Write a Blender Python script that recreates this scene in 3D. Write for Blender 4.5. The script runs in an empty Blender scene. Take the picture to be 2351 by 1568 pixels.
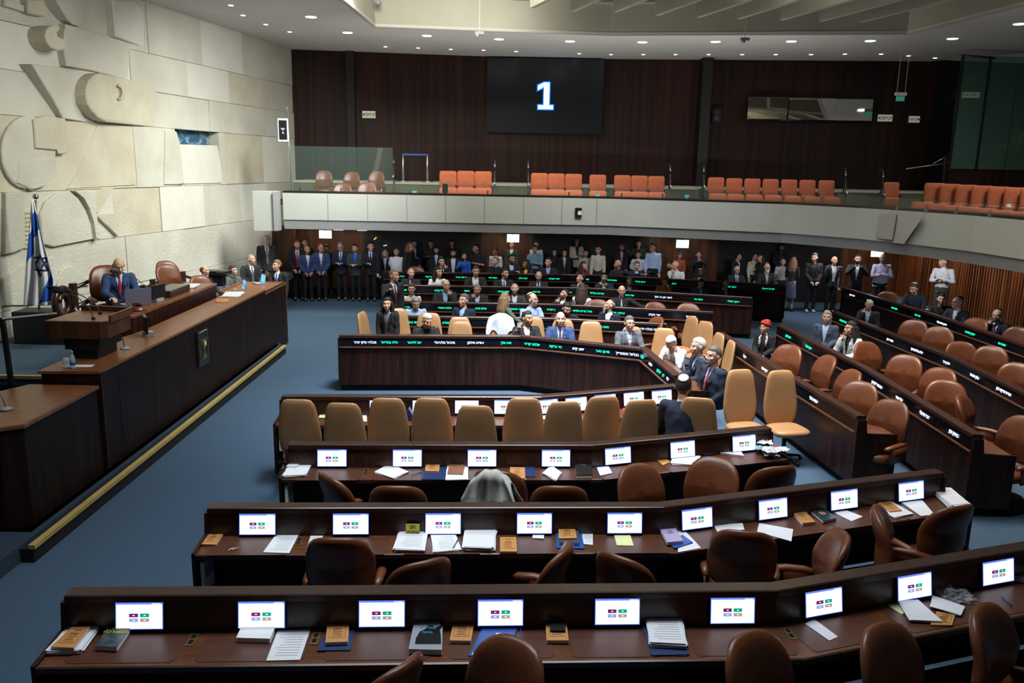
import bpy, bmesh, math, random
import numpy as np
from mathutils import Vector, Matrix, Quaternion, noise
R = math.radians; PI = math.pi
SC = bpy.context.scene; COL = SC.collection
V = Vector
# ---------------------------------------------------------------- camera, light, exposure
F_PX, PITCH, ROLL, CAM_H = 1898.4, R(11.986), R(1.059), 4.1
cam_d = bpy.data.cameras.new('camera'); cam = bpy.data.objects.new('camera', cam_d); COL.objects.link(cam)
cam_d.sensor_width = 36; cam_d.lens = 36*F_PX/2351; cam_d.clip_end = 200; cam_d.clip_start = .05
cam.matrix_world = Matrix.Translation((0, 0, CAM_H)) @ Matrix.Rotation(PI/2-PITCH, 4, 'X') @ Matrix.Rotation(ROLL, 4, 'Z')
SC.camera = cam
SC.view_settings.view_transform = 'Standard'; SC.view_settings.look = 'None'
SC.view_settings.exposure = 0.0; SC.view_settings.gamma = 1; SC.view_settings.use_curve_mapping = False
SC.cycles.max_bounces = 6; SC.cycles.diffuse_bounces = 3; SC.cycles.glossy_bounces = 3; SC.cycles.transmission_bounces = 4
SC.cycles.transparent_max_bounces = 8; SC.cycles.sample_clamp_indirect = 3; SC.cycles.sample_clamp_direct = 12
SC.cycles.caustics_reflective = False; SC.cycles.caustics_refractive = False
SC.cycles.use_denoising = True
w = bpy.data.worlds.new('world'); SC.world = w; w.use_nodes = True
w.node_tree.nodes['Background'].inputs[0].default_value = (.55, .62, .7, 1); w.node_tree.nodes['Background'].inputs[1].default_value = .05
def area(loc, size, power, col, target, sy=None, spread=140):
    d = bpy.data.lights.new('ceiling_or_fill_lamp', 'AREA'); d.shape = 'RECTANGLE'; d.size = size; d.size_y = sy or size
    d.energy = power; d.color = col; d.spread = R(spread)
    o = bpy.data.objects.new('ceiling_or_fill_lamp', d); COL.objects.link(o); o.location = loc
    o.rotation_euler = (V(target)-V(loc)).to_track_quat('-Z', 'Y').to_euler()
    return o
COOL = (.86, .94, 1); WARM = (1, .95, .84)
# banks of lamps up between the roof baffles, plus fill lights added where marked
area((0.5, 12.5, 9.6), 3.2, 560, COOL, (0.8, 14.2, 0.8), 3.0, 70)
area((-0.3, 6.8, 7.5), 5.5, 210, COOL, (-0.3, 6.9, 0), 1.6, 120)  # fill light added to brighten the nearest desks
area((0.5, 9.6, 9.2), 4.0, 150, COOL, (0.3, 9.4, 0), 1.5, 90)
area((5.5, 12, 9.6), 3.0, 420, (1, .92, .80), (6.6, 13.5, 0), 4.0, 90)
area((4.0, 17.6, 9.2), 3.0, 170, COOL, (5.0, 21.6, 1.0), 1.5, 90)  # added fill for the dark right part of the facing benches
area((-1.5, 13.5, 8.7), 1.2, 360, (.95, .98, .9), (-9.2, 16.5, 4.0), 6, 100)
area((-3.2, 18.5, 7.2), 1.0, 300, (.95, .98, .92), (-7.8, 22.0, 1.6), 2, 110)  # fill light added in mid-air for the lower stone wall
area((0, 18.0, 9.4), 8.0, 380, WARM, (0.5, 22.5, 4.5), 1.5, 120)
area((6.5, 17.5, 9.4), 4.0, 330, WARM, (10.5, 18.5, 3), 3, 110)
area((3, 14, 9.3), 10, 60, WARM, (3, 14, 12), 8, 160)  # added upward fill so the roof shows bright in the mirror windows
area((11.6, 16.8, 7.42), 1.5, 130, WARM, (10.9, 19.2, 3.2), 1.5, 120)  # added fill for the angled side gallery seats
# upward fill lights added by the gallery coping and podium to brighten the ceiling
area((2, 21.9, 3.45), 12, 155, (1, .98, .94), (2, 24.0, 7.5), .1, 150)
area((9.4, 15.5, 3.45), .1, 45, (1, .98, .94), (10.5, 15.5, 7.5), 6, 150)
area((-5.2, 14, 2.4), .2, 45, (1, .97, .9), (-5.5, 19, 7.5), 8, 150)
# ---------------------------------------------------------------- pixels of the 2351x1568 photograph to points on real planes
def ray(x, y):
    a = (x-1175.5)/F_PX; b = (y-784)/F_PX; cr, sr = math.cos(ROLL), math.sin(ROLL)
    X = cr*a+sr*b; Yc = sr*a-cr*b; ct, st = math.cos(PITCH), math.sin(PITCH)
    return V((X, ct+st*Yc, -st+ct*Yc))
def at_z(x, y, z): d = ray(x, y); return V((0, 0, CAM_H))+d*((z-CAM_H)/d.z)
def at_y(x, y, Y): d = ray(x, y); return V((0, 0, CAM_H))+d*(Y/d.y)
def at_x(x, y, X): d = ray(x, y); return V((0, 0, CAM_H))+d*(X/d.x)
WO = V((-7.45, 25.3, 0)); WD = V((math.sin(R(9.49)), math.cos(R(9.49)), 0)); WN = V((WD.y, -WD.x, 0))
def at_wall(x, y, off=0): d = ray(x, y); t = (WO.dot(WN)+off)/(d.x*WN.x+d.y*WN.y); return V((0, 0, CAM_H))+d*t
# ---------------------------------------------------------------- materials
MATS = {}
def mat(name, c1, c2=None, sc=(3, 3, 3), rough=.5, metal=0, bump=0, bsc=60, emit=0, trans=0, ior=1.45, alpha=1, lo=.35, hi=.65, attr=None, spec=None, c3=None, sheen=0):
    if name in MATS: return MATS[name]
    m = bpy.data.materials.new(name); m.use_nodes = True; nt = m.node_tree; N = nt.nodes; L = nt.links
    b = N['Principled BSDF']; b.inputs['Roughness'].default_value = rough; b.inputs['Metallic'].default_value = metal
    c1 = (*c1, 1)
    b.inputs['Base Color'].default_value = c1
    if spec is not None: b.inputs['Specular IOR Level'].default_value = spec
    if attr:
        a = N.new('ShaderNodeAttribute'); a.attribute_name = attr; L.new(a.outputs['Color'], b.inputs['Base Color'])
    if c2 or bump:
        tc = N.new('ShaderNodeTexCoord')
    if c2:
        mp = N.new('ShaderNodeMapping'); mp.inputs['Scale'].default_value = sc; L.new(tc.outputs['Object'], mp.inputs[0])
        n = N.new('ShaderNodeTexNoise'); n.inputs['Scale'].default_value = 1; n.inputs['Detail'].default_value = 5; L.new(mp.outputs[0], n.inputs[0])
        r = N.new('ShaderNodeValToRGB'); r.color_ramp.elements[0].position = lo; r.color_ramp.elements[1].position = hi
        r.color_ramp.elements[0].color = c1; r.color_ramp.elements[1].color = (*c2, 1)
        if c3: e = r.color_ramp.elements.new(min(.99, hi+.1)); e.color = (*c3, 1)
        L.new(n.outputs[0], r.inputs[0]); L.new(r.outputs[0], b.inputs['Base Color'])
    if bump:
        n2 = N.new('ShaderNodeTexNoise'); n2.inputs['Scale'].default_value = bsc; n2.inputs['Detail'].default_value = 3; L.new(tc.outputs['Object'], n2.inputs[0])
        bp = N.new('ShaderNodeBump'); bp.inputs['Strength'].default_value = bump; bp.inputs['Distance'].default_value = .02
        L.new(n2.outputs[0], bp.inputs['Height']); L.new(bp.outputs[0], b.inputs['Normal'])
    if emit: b.inputs['Emission Color'].default_value = c1; b.inputs['Emission Strength'].default_value = emit
    if trans: b.inputs['Transmission Weight'].default_value = trans; b.inputs['IOR'].default_value = ior
    if alpha < 1: b.inputs['Alpha'].default_value = alpha
    if sheen: b.inputs['Sheen Weight'].default_value = sheen
    MATS[name] = m; return m
def S(r, g, b):   # sRGB 0-255 to linear
    f = lambda u: ((u/255+.055)/1.055)**2.4 if u > 10 else u/255/12.92
    return (f(r), f(g), f(b))
WOOD = mat('dark_rosewood_veneer', (.013, .0045, .003), (.045, .014, .008), (14, 14, .8), rough=.42, lo=.38, hi=.72, spec=.25)
WOODP = mat('podium_dark_veneer', (.007, .003, .0022), (.020, .008, .005), (12, 12, .8), rough=.5, lo=.38, hi=.72, spec=.2)
DESKL = mat('lamplit_desktop', (.20, .07, .025), (.27, .10, .038), (6, 16, 6), rough=.35)  # lit copy of the desktop wood, warm lamplight put into the colour
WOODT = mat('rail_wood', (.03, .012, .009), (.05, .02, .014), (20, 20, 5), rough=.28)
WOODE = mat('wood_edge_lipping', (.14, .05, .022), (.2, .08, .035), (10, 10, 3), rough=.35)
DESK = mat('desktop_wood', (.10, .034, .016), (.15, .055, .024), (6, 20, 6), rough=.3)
PAD = mat('leather_blotter', (.085, .03, .017), (.10, .037, .02), (9, 9, 9), rough=.38, bump=.05, bsc=300)
BROWN = mat('brown_leather', (.125, .036, .013), (.16, .05, .019), (5, 5, 5), rough=.36, bump=.06, bsc=40)
TAN = mat('tan_leather', (.36, .185, .080), (.41, .215, .095), (4, 4, 4), rough=.42, bump=.05, bsc=40)
ORANGE = mat('orange_seat_fabric', (.42, .105, .045), (.48, .125, .055), (8, 8, 8), rough=.85, bump=.1, bsc=200)
ORANGED = mat('orange_shell', (.30, .075, .03), rough=.6)
BLACK = mat('black_metal', (.008, .008, .009), rough=.4)
BPL = mat('black_plastic', (.012, .012, .014), rough=.3)
VOID = mat('shadow_gap_black', (.004, .004, .006), rough=.8)
CHROME = mat('brushed_steel', (.5, .5, .5), rough=.28, metal=1)
BRASS = mat('brass_plate', (.30, .22, .09), rough=.4, metal=.8)
CARPET = mat('blue_carpet', (.036, .072, .122), (.060, .106, .165), (90, 90, 90), rough=.95, bump=.35, bsc=120, lo=.4, hi=.6)
STONE = mat('dressed_limestone', (.50, .475, .39), (.60, .58, .50), (.9, .9, .9), rough=.9, bump=.9, bsc=16, lo=.35, hi=.65)
STONE2 = mat('smooth_limestone', (.62, .60, .53), (.66, .64, .57), (2, 2, 2), rough=.85, bump=.12, bsc=60)
STONE3 = mat('buff_limestone', (.50, .45, .34), (.58, .53, .42), (1.5, 1.5, 1.5), rough=.9, bump=.9, bsc=18)
WALLW = mat('wall_rosewood', (.012, .004, .003), (.040, .011, .006), (7, 7, .22), rough=.5, lo=.40, hi=.70, c3=(.085, .022, .010), spec=.25)
WALLW2 = mat('ribbed_wall_wood', (.04, .013, .006), (.17, .055, .018), (9, 9, .3), rough=.42, lo=.35, hi=.7, c3=(.26, .09, .025))
WALLW3 = mat('door_wood', (.055, .019, .008), (.14, .05, .018), (7, 7, .35), rough=.4, lo=.38, hi=.68)
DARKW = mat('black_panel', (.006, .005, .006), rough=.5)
CEIL = mat('grey_ceiling', (.55, .54, .52), (.60, .59, .57), (.6, .6, .6), rough=.9)
CREAM = mat('cream_plaster', (.42, .41, .33), (.46, .45, .37), (.7, .7, .7), rough=.9)
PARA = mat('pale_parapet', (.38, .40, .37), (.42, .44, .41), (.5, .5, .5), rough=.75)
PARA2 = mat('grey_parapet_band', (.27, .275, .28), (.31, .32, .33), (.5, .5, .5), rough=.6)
PARA3 = mat('speaker_grille', (.33, .33, .31), rough=.9)
GLASS = mat('clear_glass', (.16, .24, .21), rough=.02, alpha=.09)
GLASSG = mat('green_booth_glass', (.10, .20, .15), rough=.03, alpha=.45)
PAPER = mat('white_paper', (.78, .79, .82), rough=.9)
PAPERY = mat('yellow_paper', (.75, .74, .38), rough=.9)
PRINT = mat('grey_print', (.32, .33, .35), rough=.9)
ORBK = mat('ochre_book_cover', (.55, .25, .07), (.6, .29, .09), (30, 30, 30), rough=.6)
ORBK2 = mat('ochre_cover_print', (.28, .11, .03), rough=.7)
NAVY = mat('navy_folder', (.015, .035, .13), rough=.45)
BLUEF = mat('blue_folder', (.02, .09, .36), rough=.4)
GOLD = mat('yellow_nosing', (.42, .29, .085), (.5, .36, .12), (5, 5, 5), rough=.5)
GREY = mat('grey_plastic', (.35, .36, .38), rough=.5)
WHITE = mat('white_paint', (.8, .8, .8), rough=.5)
MICG = mat('microphone_grey', (.10, .11, .12), rough=.5)
# ---------------------------------------------------------------- mesh helpers
def obj(name, bm, m, parent=None, smooth=False, loc=None):
    me = bpy.data.meshes.new(name)
    if isinstance(bm, bmesh.types.BMesh):
        bmesh.ops.recalc_face_normals(bm, faces=bm.faces); bm.to_mesh(me); bm.free()
    else: me = bm
    o = bpy.data.objects.new(name, me); COL.objects.link(o)
    if m is not None:
        for q in (m if isinstance(m, (list, tuple)) else [m]): me.materials.append(q)
    if smooth: me.shade_smooth()
    if parent is not None:
        o.parent = parent
        if loc is None: o.matrix_parent_inverse = Matrix.Identity(4); o.location = -V(parent.location) if parent.get('_w') else V((0, 0, 0))
    if loc is not None: o.location = loc
    return o
def tag(o, label, cat, group=None):
    o['label'] = label; o['category'] = cat
    if group: o['group'] = group
    return o
def thing(name, label, cat, loc=(0, 0, 0), rz=0, group=None, world=False):
    o = bpy.data.objects.new(name, None); COL.objects.link(o); o.location = loc; o.rotation_euler = (0, 0, rz); o.empty_display_size = .1
    if world: o['_w'] = 1
    return tag(o, label, cat, group)
def struct(name, bm, m, smooth=False):
    o = obj(name, bm, m, None, smooth); o['kind'] = 'structure'; return o
def dup(root, loc, rz, label, group=None, s=None):
    r = root.copy(); COL.objects.link(r); r.location = loc; r.rotation_euler = (0, 0, rz); r['label'] = label
    if s: r.scale = (s, s, s)
    if group: r['group'] = group
    for ch in root.children:
        c = ch.copy(); COL.objects.link(c); c.parent = r
        for g in ch.children:
            d = g.copy(); COL.objects.link(d); d.parent = c
    return r
def B(): return bmesh.new()
def box(bm, c, s, rz=0, mi=0, M=None):
    r = bmesh.ops.create_cube(bm, size=1, matrix=(M or Matrix.Translation(c) @ Matrix.Rotation(rz, 4, 'Z')) @ Matrix.Diagonal((*s, 1)))
    if mi:
        for v in r['verts']:
            for f in v.link_faces: f.material_index = mi
    return r['verts']
def tube(bm, pts, r, n=8, mi=0):
    pts = [V(p) for p in pts]; rs = r if isinstance(r, (list, tuple)) else [r]*len(pts); prev = None; up = None
    for i, p in enumerate(pts):
        t = (pts[min(i+1, len(pts)-1)]-pts[max(i-1, 0)]).normalized()
        if up is None: up = t.orthogonal().normalized()
        up = (up-t*up.dot(t)).normalized(); sd = t.cross(up)
        ring = [bm.verts.new(p+(up*math.cos(a)+sd*math.sin(a))*rs[i]) for a in [2*PI*k/n for k in range(n)]]
        if prev:
            for k in range(n): bm.faces.new((prev[k], prev[(k+1) % n], ring[(k+1) % n], ring[k])).material_index = mi
        else: bm.faces.new(ring[::-1]).material_index = mi
        prev = ring
    bm.faces.new(prev).material_index = mi
def lathe(bm, prof, n=20, c=(0, 0, 0), mi=0):
    c = V(c); prev = None
    for r, z in prof:
        ring = [bm.verts.new(c+V((r*math.cos(2*PI*k/n), r*math.sin(2*PI*k/n), z))) for k in range(n)]
        if prev:
            for k in range(n): bm.faces.new((prev[k], prev[(k+1) % n], ring[(k+1) % n], ring[k])).material_index = mi
        else: bm.faces.new(ring[::-1]).material_index = mi
        prev = ring
    bm.faces.new(prev).material_index = mi
def prism(bm, pts, d, mi=0):
    """closed solid: polygon pts extruded by vector d"""
    d = V(d); a = [bm.verts.new(p) for p in pts]; b = [bm.verts.new(V(p)+d) for p in pts]; n = len(pts)
    fs = [bm.faces.new(a[::-1]), bm.faces.new(b)]+[bm.faces.new((a[i], a[(i+1) % n], b[(i+1) % n], b[i])) for i in range(n)]
    for f in fs: f.material_index = mi
def normals(pts, side):
    pts = [V((p[0], p[1], 0)) for p in pts]; out = []
    for i in range(len(pts)):
        ds = []
        if i > 0: ds.append((pts[i]-pts[i-1]).normalized())
        if i < len(pts)-1: ds.append((pts[i+1]-pts[i]).normalized())
        ns = [V((d.y, -d.x, 0))*side for d in ds]; n = sum(ns, V()).normalized(); out.append(n/n.dot(ns[0]))
    return pts, out
def sweep(bm, pts, prof, side=1, mi=0):
    """closed profile [(offset,z)] swept along the plan polyline; side=1 offsets to the right of the direction"""
    P, Nn = normals(pts, side); prev = None; k = len(prof)
    for p, n in zip(P, Nn):
        ring = [bm.verts.new(p+n*o+V((0, 0, z))) for o, z in prof]
        if prev:
            for i in range(k): bm.faces.new((prev[i], prev[(i+1) % k], ring[(i+1) % k], ring[i])).material_index = mi
        else: bm.faces.new(ring[::-1]).material_index = mi
        prev = ring
    bm.faces.new(prev).material_index = mi
def slab(bm, W, H, T, n=2.6, deform=None, nt=36, nr=6, mi=0):
    """soft upholstered slab in the XZ plane, half sizes W, H, half thickness T; front is -Y"""
    rows = []
    for s in (-1, 1):
        rings = []
        for j in range(nr+1):
            r = j/nr; r = 1-(1-r)**1.7; t = T*(max(0, 1-r**5))**.5
            ring = []
            for i in range(nt):
                a = 2*PI*i/nt; ca, sa = math.cos(a), math.sin(a); q = (abs(ca)**n+abs(sa)**n)**(-1/n)
                p = V((W*r*q*ca, s*t, H*r*q*sa))
                ring.append(p)
            rings.append(ring)
        rows.append(rings)
    D = deform or (lambda p: p); vr = []
    for s, rings in zip((-1, 1), rows):
        vv = []
        for j, ring in enumerate(rings):
            if j == 0: vv.append([bm.verts.new(D(ring[0]))]); continue
            if j == nr and s == 1: vv.append(vr[0][nr]); continue
            vv.append([bm.verts.new(D(p)) for p in ring])
        for j in range(1, nr+1):
            for i in range(nt):
                k = (i+1) % nt
                f = (vv[0][0], vv[1][i], vv[1][k]) if j == 1 else (vv[j-1][i], vv[j][i], vv[j][k], vv[j-1][k])
                bm.faces.new(f if s < 0 else f[::-1]).material_index = mi
        vr.append(vv)
_tx = {}
def text_bm(s, size, ext=.002):
    """mesh of a line of text centred on the origin in XY, reading along +X; Hebrew is passed already reversed"""
    if (s, size) in _tx: return _tx[(s, size)]
    c = bpy.data.curves.new('t', 'FONT'); c.body = s; c.size = size; c.extrude = ext; c.align_x = 'CENTER'; c.align_y = 'CENTER'; c.resolution_u = 1; c.offset = size*.012
    o = bpy.data.objects.new('t', c); COL.objects.link(o); dg = bpy.context.evaluated_depsgraph_get(); dg.update()
    me = bpy.data.meshes.new_from_object(o.evaluated_get(dg)); me.materials.clear()
    bpy.data.objects.remove(o); bpy.data.curves.remove(c); _tx[(s, size)] = me; return me
def frame(o, x, z): x = V(x).normalized(); z = (V(z)-x*V(z).dot(x)).normalized(); y = z.cross(x); return Matrix.Translation(o) @ Matrix((x, y, z)).transposed().to_4x4()
def text(name, s, size, M, m, parent=None, ext=.002):
    o = obj(name, text_bm(s, size, ext).copy(), m, parent, loc=(0, 0, 0))
    if parent is not None: o.matrix_local = Matrix.Translation(-V(parent.location)) @ M if parent.get('_w') else M
    else: o.matrix_world = M
    return o
# ---------------------------------------------------------------- the room
bm = B(); box(bm, (2, 13.5, -.1), (24, 30, .2)); struct('floor', bm, CARPET)
bm = B(); box(bm, (1.5, 3.2, .06), (12, 5.9, .12)); struct('trim_1', bm, CARPET)      # low step under the row nearest the camera
def wall_pt(px, off=0): return at_wall(px[0], px[1], off)
# left wall: courses of limestone blocks, each a slightly different depth, plus carved relief
bm = B(); S0 = 2.05
def wp(s, z, off): return WO+WD*s+WN*off+V((0, 0, z))
def wblock(s0, s1, z0, z1, off, mi):
    c = [wp(s0, z0, 0), wp(s1, z0, 0), wp(s1, z1, 0), wp(s0, z1, 0)]
    prism(bm, [p-WN*.3 for p in c], WN*(.3+off), mi)
def s_of(px): p = wall_pt(px); return (p-WO).dot(WD), p.z
random.seed(4)
courses = [(-.1, 1.35, [50, 150, 300, 420, 560]), (1.35, 2.42, [282, 418, 540]), (2.42, 3.47, [255, 365, 465, 550, 610]), (3.47, 4.83, [305, 418, 515, 600]),
           (4.83, 5.62, [227, 362, 478, 645]), (5.62, 6.45, [135, 294, 423, 520, 610]), (6.45, 7.62, [245, 333, 455, 550, 635]), (7.62, 8.6, [300, 500])]
SWIN0, SWIN1 = s_of((400, 315))[0], s_of((500, 318))[0]
for zi, (z0, z1, cuts) in enumerate(courses):
    ss = [-14.5, -12]+[s_of((c, 600 if z1 < 1.5 else 500 if z1 < 2.5 else 440 if z1 < 4 else 330 if z1 < 5 else 250 if z1 < 6 else 120 if z1 < 7 else 20))[0] for c in cuts]+[S0]
    ss = sorted(ss)
    for a, b in zip(ss, ss[1:]):
        off = random.choice([.0, .012, .025, .035]); mi = random.choice([0, 0, 0, 1, 2])
        if zi == 3 and a < SWIN1+.3 and b > SWIN0-.3:
            segs = []
            if a < SWIN0: segs.append((a, SWIN0, z0, z1))
            lo, hi = max(a, SWIN0), min(b, SWIN1)
            if hi > lo: segs += [(lo, hi, z0, 4.38)]
            if b > SWIN1: segs.append((max(a, SWIN1), b, z0, z1))
            for q in segs: wblock(q[0]+.004, q[1]-.004, q[2]+.004, q[3]-.004, -.0 if q[3] < 4.5 else .03, 1 if q[3] < 4.5 else 0)
        else: wblock(a+.004, b-.004, z0+.005, z1-.005, off, mi)
wb = [wp(-14.5, -.1, -.30), wp(S0, -.1, -.30), wp(S0, 8.6, -.30), wp(-14.5, 8.6, -.30)]
prism(bm, wb, -WN*.1)
def relief(px, off, mi=0, base=0.0, bev=.02, g=None):
    fac = lambda p: 1 if g is None else max(.0, min(1, (g[1]-p[0])/(g[1]-g[0])))
    O_ = [max(.012, off*fac(p)) for p in px]
    P = [wall_pt(p) for p in px]; P = [p-WN*((p-WO).dot(WN)) for p in P]
    c = sum(P, V())/len(P); n = len(P)
    a = [bm.verts.new(p+WN*(base-.02)) for p in P]; b = [bm.verts.new(p+WN*(base+o-bev*min(1, o/.05))) for p, o in zip(P, O_)]
    e = [bm.verts.new(p+(c-p).normalized()*bev*1.2+WN*(base+o)) for p, o in zip(P, O_)]
    for q, r in ((a, b), (b, e)):
        for i in range(n): bm.faces.new((q[i], q[(i+1) % n], r[(i+1) % n], r[i])).material_index = mi
    bm.faces.new(e).material_index = mi
def circ(cx, cy, rx, ry, a0=0, a1=360, n=20): return [(cx+rx*math.cos(R(a0+(a1-a0)*i/(n-1))), cy+ry*math.sin(R(a0+(a1-a0)*i/(n-1)))) for i in range(n)]
relief([(200, 168), (183, 173), (170, 184), (163, 200), (162, 220), (167, 240), (178, 256), (195, 270), (221, 280), (360, 292), (355, 197), (290, 184)], .34, 2, g=(175, 360))
relief(circ(252, 211, 13, 19, -100, 100, 12)+circ(247, 212, 8, 15, 100, -100, 10), .10, 2, .17)
relief([(74, 61), (65, 68), (62, 80), (66, 97), (76, 110), (92, 117), (108, 114), (115, 103), (108, 92), (92, 84), (88, 72), (98, 62), (84, 59)], .38, 2)
relief([(43, 147), (130, 155), (190, 168), (165, 200), (166, 240), (190, 270), (219, 283), (131, 272), (100, 226)], .26, 0, g=(60, 220))
relief([(97, 0), (103, 12), (116, 30), (131, 46), (150, 57), (168, 61), (185, 55), (198, 42), (206, 25), (208, 0)], .30, 0, g=(110, 215))
relief([(45, 0), (47, 30), (70, 36), (86, 38), (84, 0)], .16, 2)
relief([(0, 0), (45, 12), (46, 28), (0, 14)], .1, 0)
relief([(238, 0), (247, 84), (330, 108), (330, 25), (300, 0)], .20, 1, g=(245, 330))
relief([(134, 55), (215, 75), (300, 98), (292, 183), (200, 162), (137, 152), (128, 105)], .17, 0, g=(134, 300))
relief(circ(55, 350, 63, 84, 0, 350, 26), .11, 0)
relief([(60, 275), (90, 266), (134, 272), (138, 352), (118, 354), (115, 345), (66, 340), (63, 300)], .08, 2, .08)
relief([(30, 372), (80, 362), (118, 366), (112, 400), (90, 428), (60, 436), (25, 420)], .05, 0, .08)
relief([(221, 284), (300, 290), (308, 425), (147, 434), (172, 400), (196, 345)], .05, 2)
relief([(0, 442), (42, 440), (46, 570), (20, 580), (0, 584)], .12, 0)
for i in range(9): relief([(50, 484+i*10), (68, 482+i*10), (67, 489+i*10), (51, 491+i*10)], .06, 2)
relief([(150, 437), (120, 445), (95, 465), (84, 492), (90, 560), (115, 567), (206, 549), (203, 520), (190, 484), (172, 455)], .09, 0)
relief([(158, 438), (176, 452), (190, 478), (200, 510), (206, 549), (214, 549), (208, 490), (203, 437)], .16, 0)
relief([(203, 437), (250, 431), (232, 460), (212, 490), (206, 488)], .13, 2)
relief([(210, 493), (255, 489), (262, 543), (236, 518)], .10, 2)
relief([(0, 640), (40, 608), (120, 590), (128, 640), (110, 700), (0, 702)], .06, 0)
relief([(125, 640), (135, 620), (150, 610), (165, 612), (178, 628), (192, 640), (205, 641), (200, 655), (125, 660)], .07, 0)
relief([(405, 331), (497, 334), (514, 420), (418, 423)], .05, 1, -.02)
relief([(375, 300), (400, 302), (408, 332), (418, 422), (405, 424), (372, 424)], .07, 0)
struct('wall_left', bm, [STONE, STONE2, STONE3])
# window cut into the stone wall
bm = B(); p = [wp(SWIN0, 4.36, -.27), wp(SWIN1, 4.36, -.27), wp(SWIN1, 4.86, -.27), wp(SWIN0, 4.86, -.27)]; prism(bm, p, WN*.02)
wn = struct('window_1', bm, mat('control_room_glass', (.05, .12, .19), (.25, .45, .6), (4, 4, 7), rough=.1, lo=.5, hi=.7))
# ceiling ring, fascia, roof recess
ZC = 7.55
outer = [(-9.6, 6), (-7.1, 27.6), (-.98, 28.3), (3, 28.5), (11.2, 27.8), (16.5, 28.6), (16.5, 6)]
inner = [(-4.6, 12), (-3.9, 19.8), (-3.6, 22.4), (2.4, 23.2), (9.8, 22.1), (10.5, 18.4), (10.9, 12)]
bm = B()
ch = [(-10, 5), (-10, 29), (17, 29), (17, 5)]
lower = [at_z(*q, ZC) for q in ((-150, -330), (430, -150), (700, -48), (862, 60), (1130, 69), (1400, 80), (2082, 77), (2351, 10), (2700, -100))]
lower = [V((-4.7, 9, ZC)), V((-4.1, 17.0, ZC)), V((-3.75, 19.0, ZC))]+[at_z(862, 60, ZC), at_z(1400, 80, ZC), at_z(2082, 77, ZC), at_z(2351, 10, ZC), V((11.2, 9, ZC))]
outp = [V((-10.5, 9, ZC)), V((-10.0, 17.0, ZC)), V((-9.5, 19.0, ZC)), V((-7.5, 28.4, ZC)), V((3.0, 29.4, ZC)), V((12.0, 28.6, ZC)), V((17, 22, ZC)), V((17, 9, ZC))]
for i in range(len(lower)-1):
    a, b, c, d = lower[i], lower[i+1], outp[i+1], outp[i]
    prism(bm, [a, b, c, d], (0, 0, .06))
struct('ceiling', bm, CEIL)
def fascia(bm, z0, z1, set0, set1, t=.12):
    # band following the opening edge, leaning outward from set0 to set1
    cen = V((3.4, 15, 0))
    for i in range(len(lower)-1):
        a, b = lower[i], lower[i+1]
        q = []
        for p, o, z in ((a, set0, z0), (b, set0, z0), (b, set1, z1), (a, set1, z1)):
            d = V((p.x-cen.x, p.y-cen.y, 0)).normalized(); q.append(V((p.x, p.y, z))+d*o)
        prism(bm, q, V(((a+b)/2-cen).xy.to_3d()).normalized()*t)
bm = B(); fascia(bm, ZC-.02, 8.35, 0, .05); struct('trim_2', bm, CREAM)
bm = B()
for i in range(len(lower)-1):
    a, b = lower[i], lower[i+1]; cen = V((3.4, 15, 0))
    f = lambda p, o: V((p.x, p.y, 8.33))+V((p.x-cen.x, p.y-cen.y, 0)).normalized()*o
    prism(bm, [f(a, .0), f(b, .0), f(b, 1.1), f(a, 1.1)], (0, 0, .05))
struct('trim_3', bm, CREAM)
bm = B(); fascia(bm, 8.38, 8.75, 1.0, 1.0); struct('trim_4', bm, CREAM)
bm = B(); fascia(bm, 8.75, 9.3, 1.0, 1.0); struct('wall_upper', bm, DARKW)
bm = B(); fascia(bm, 9.3, 10.6, 1.0, 1.0); struct('wall_upper_cream', bm, CREAM)
bm = B(); box(bm, (3, 15, 10.7), (28, 30, .2)); struct('roof', bm, CREAM)
bm = B(); box(bm, (3.5, 4.5, 7.6), (27, 9, .1)); struct('ceiling_near', bm, CEIL)
# roof baffles: deep tapering concrete fins
for i, (tx, ty, ux) in enumerate([(1217, 18, 22), (1310, 26, 26), (1408, 27, 40), (1504, 35, 55), (1598, 40, 65), (1692, 43, 72), (1790, 46, 120), (1880, 49, 150), (1972, 51, 155)]):
    t = at_y(tx, ty, 21.2-.08*i); bm = B()
    d = V((.62+.10*i*.25, -1, 0)).normalized(); L = 11.5
    prism(bm, [t, t+d*4+V((0, 0, .45)), t+d*L+V((0, 0, .15)), t+d*L+V((0, 0, 2.2)), t+V((-.1, .1, 1.9))], V((d.y, -d.x, 0))*-.13)
    o = obj('roof_baffle', bm, CREAM); tag(o, 'pale tapering concrete roof baffle, %s' % ['nearest the stone wall side, only its tip showing', 'its tip above the glowing figure', 'third along from the stone wall side', 'fourth along, above the right part of the big screen', 'fifth along, midway over the dark wall', 'above the loudspeaker with a drop camera rod beside it', 'above the first mirror window', 'above the last mirror window', 'the last and widest, by the fascia corner'][i], 'ceiling baffle', 'roof baffles')
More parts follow.
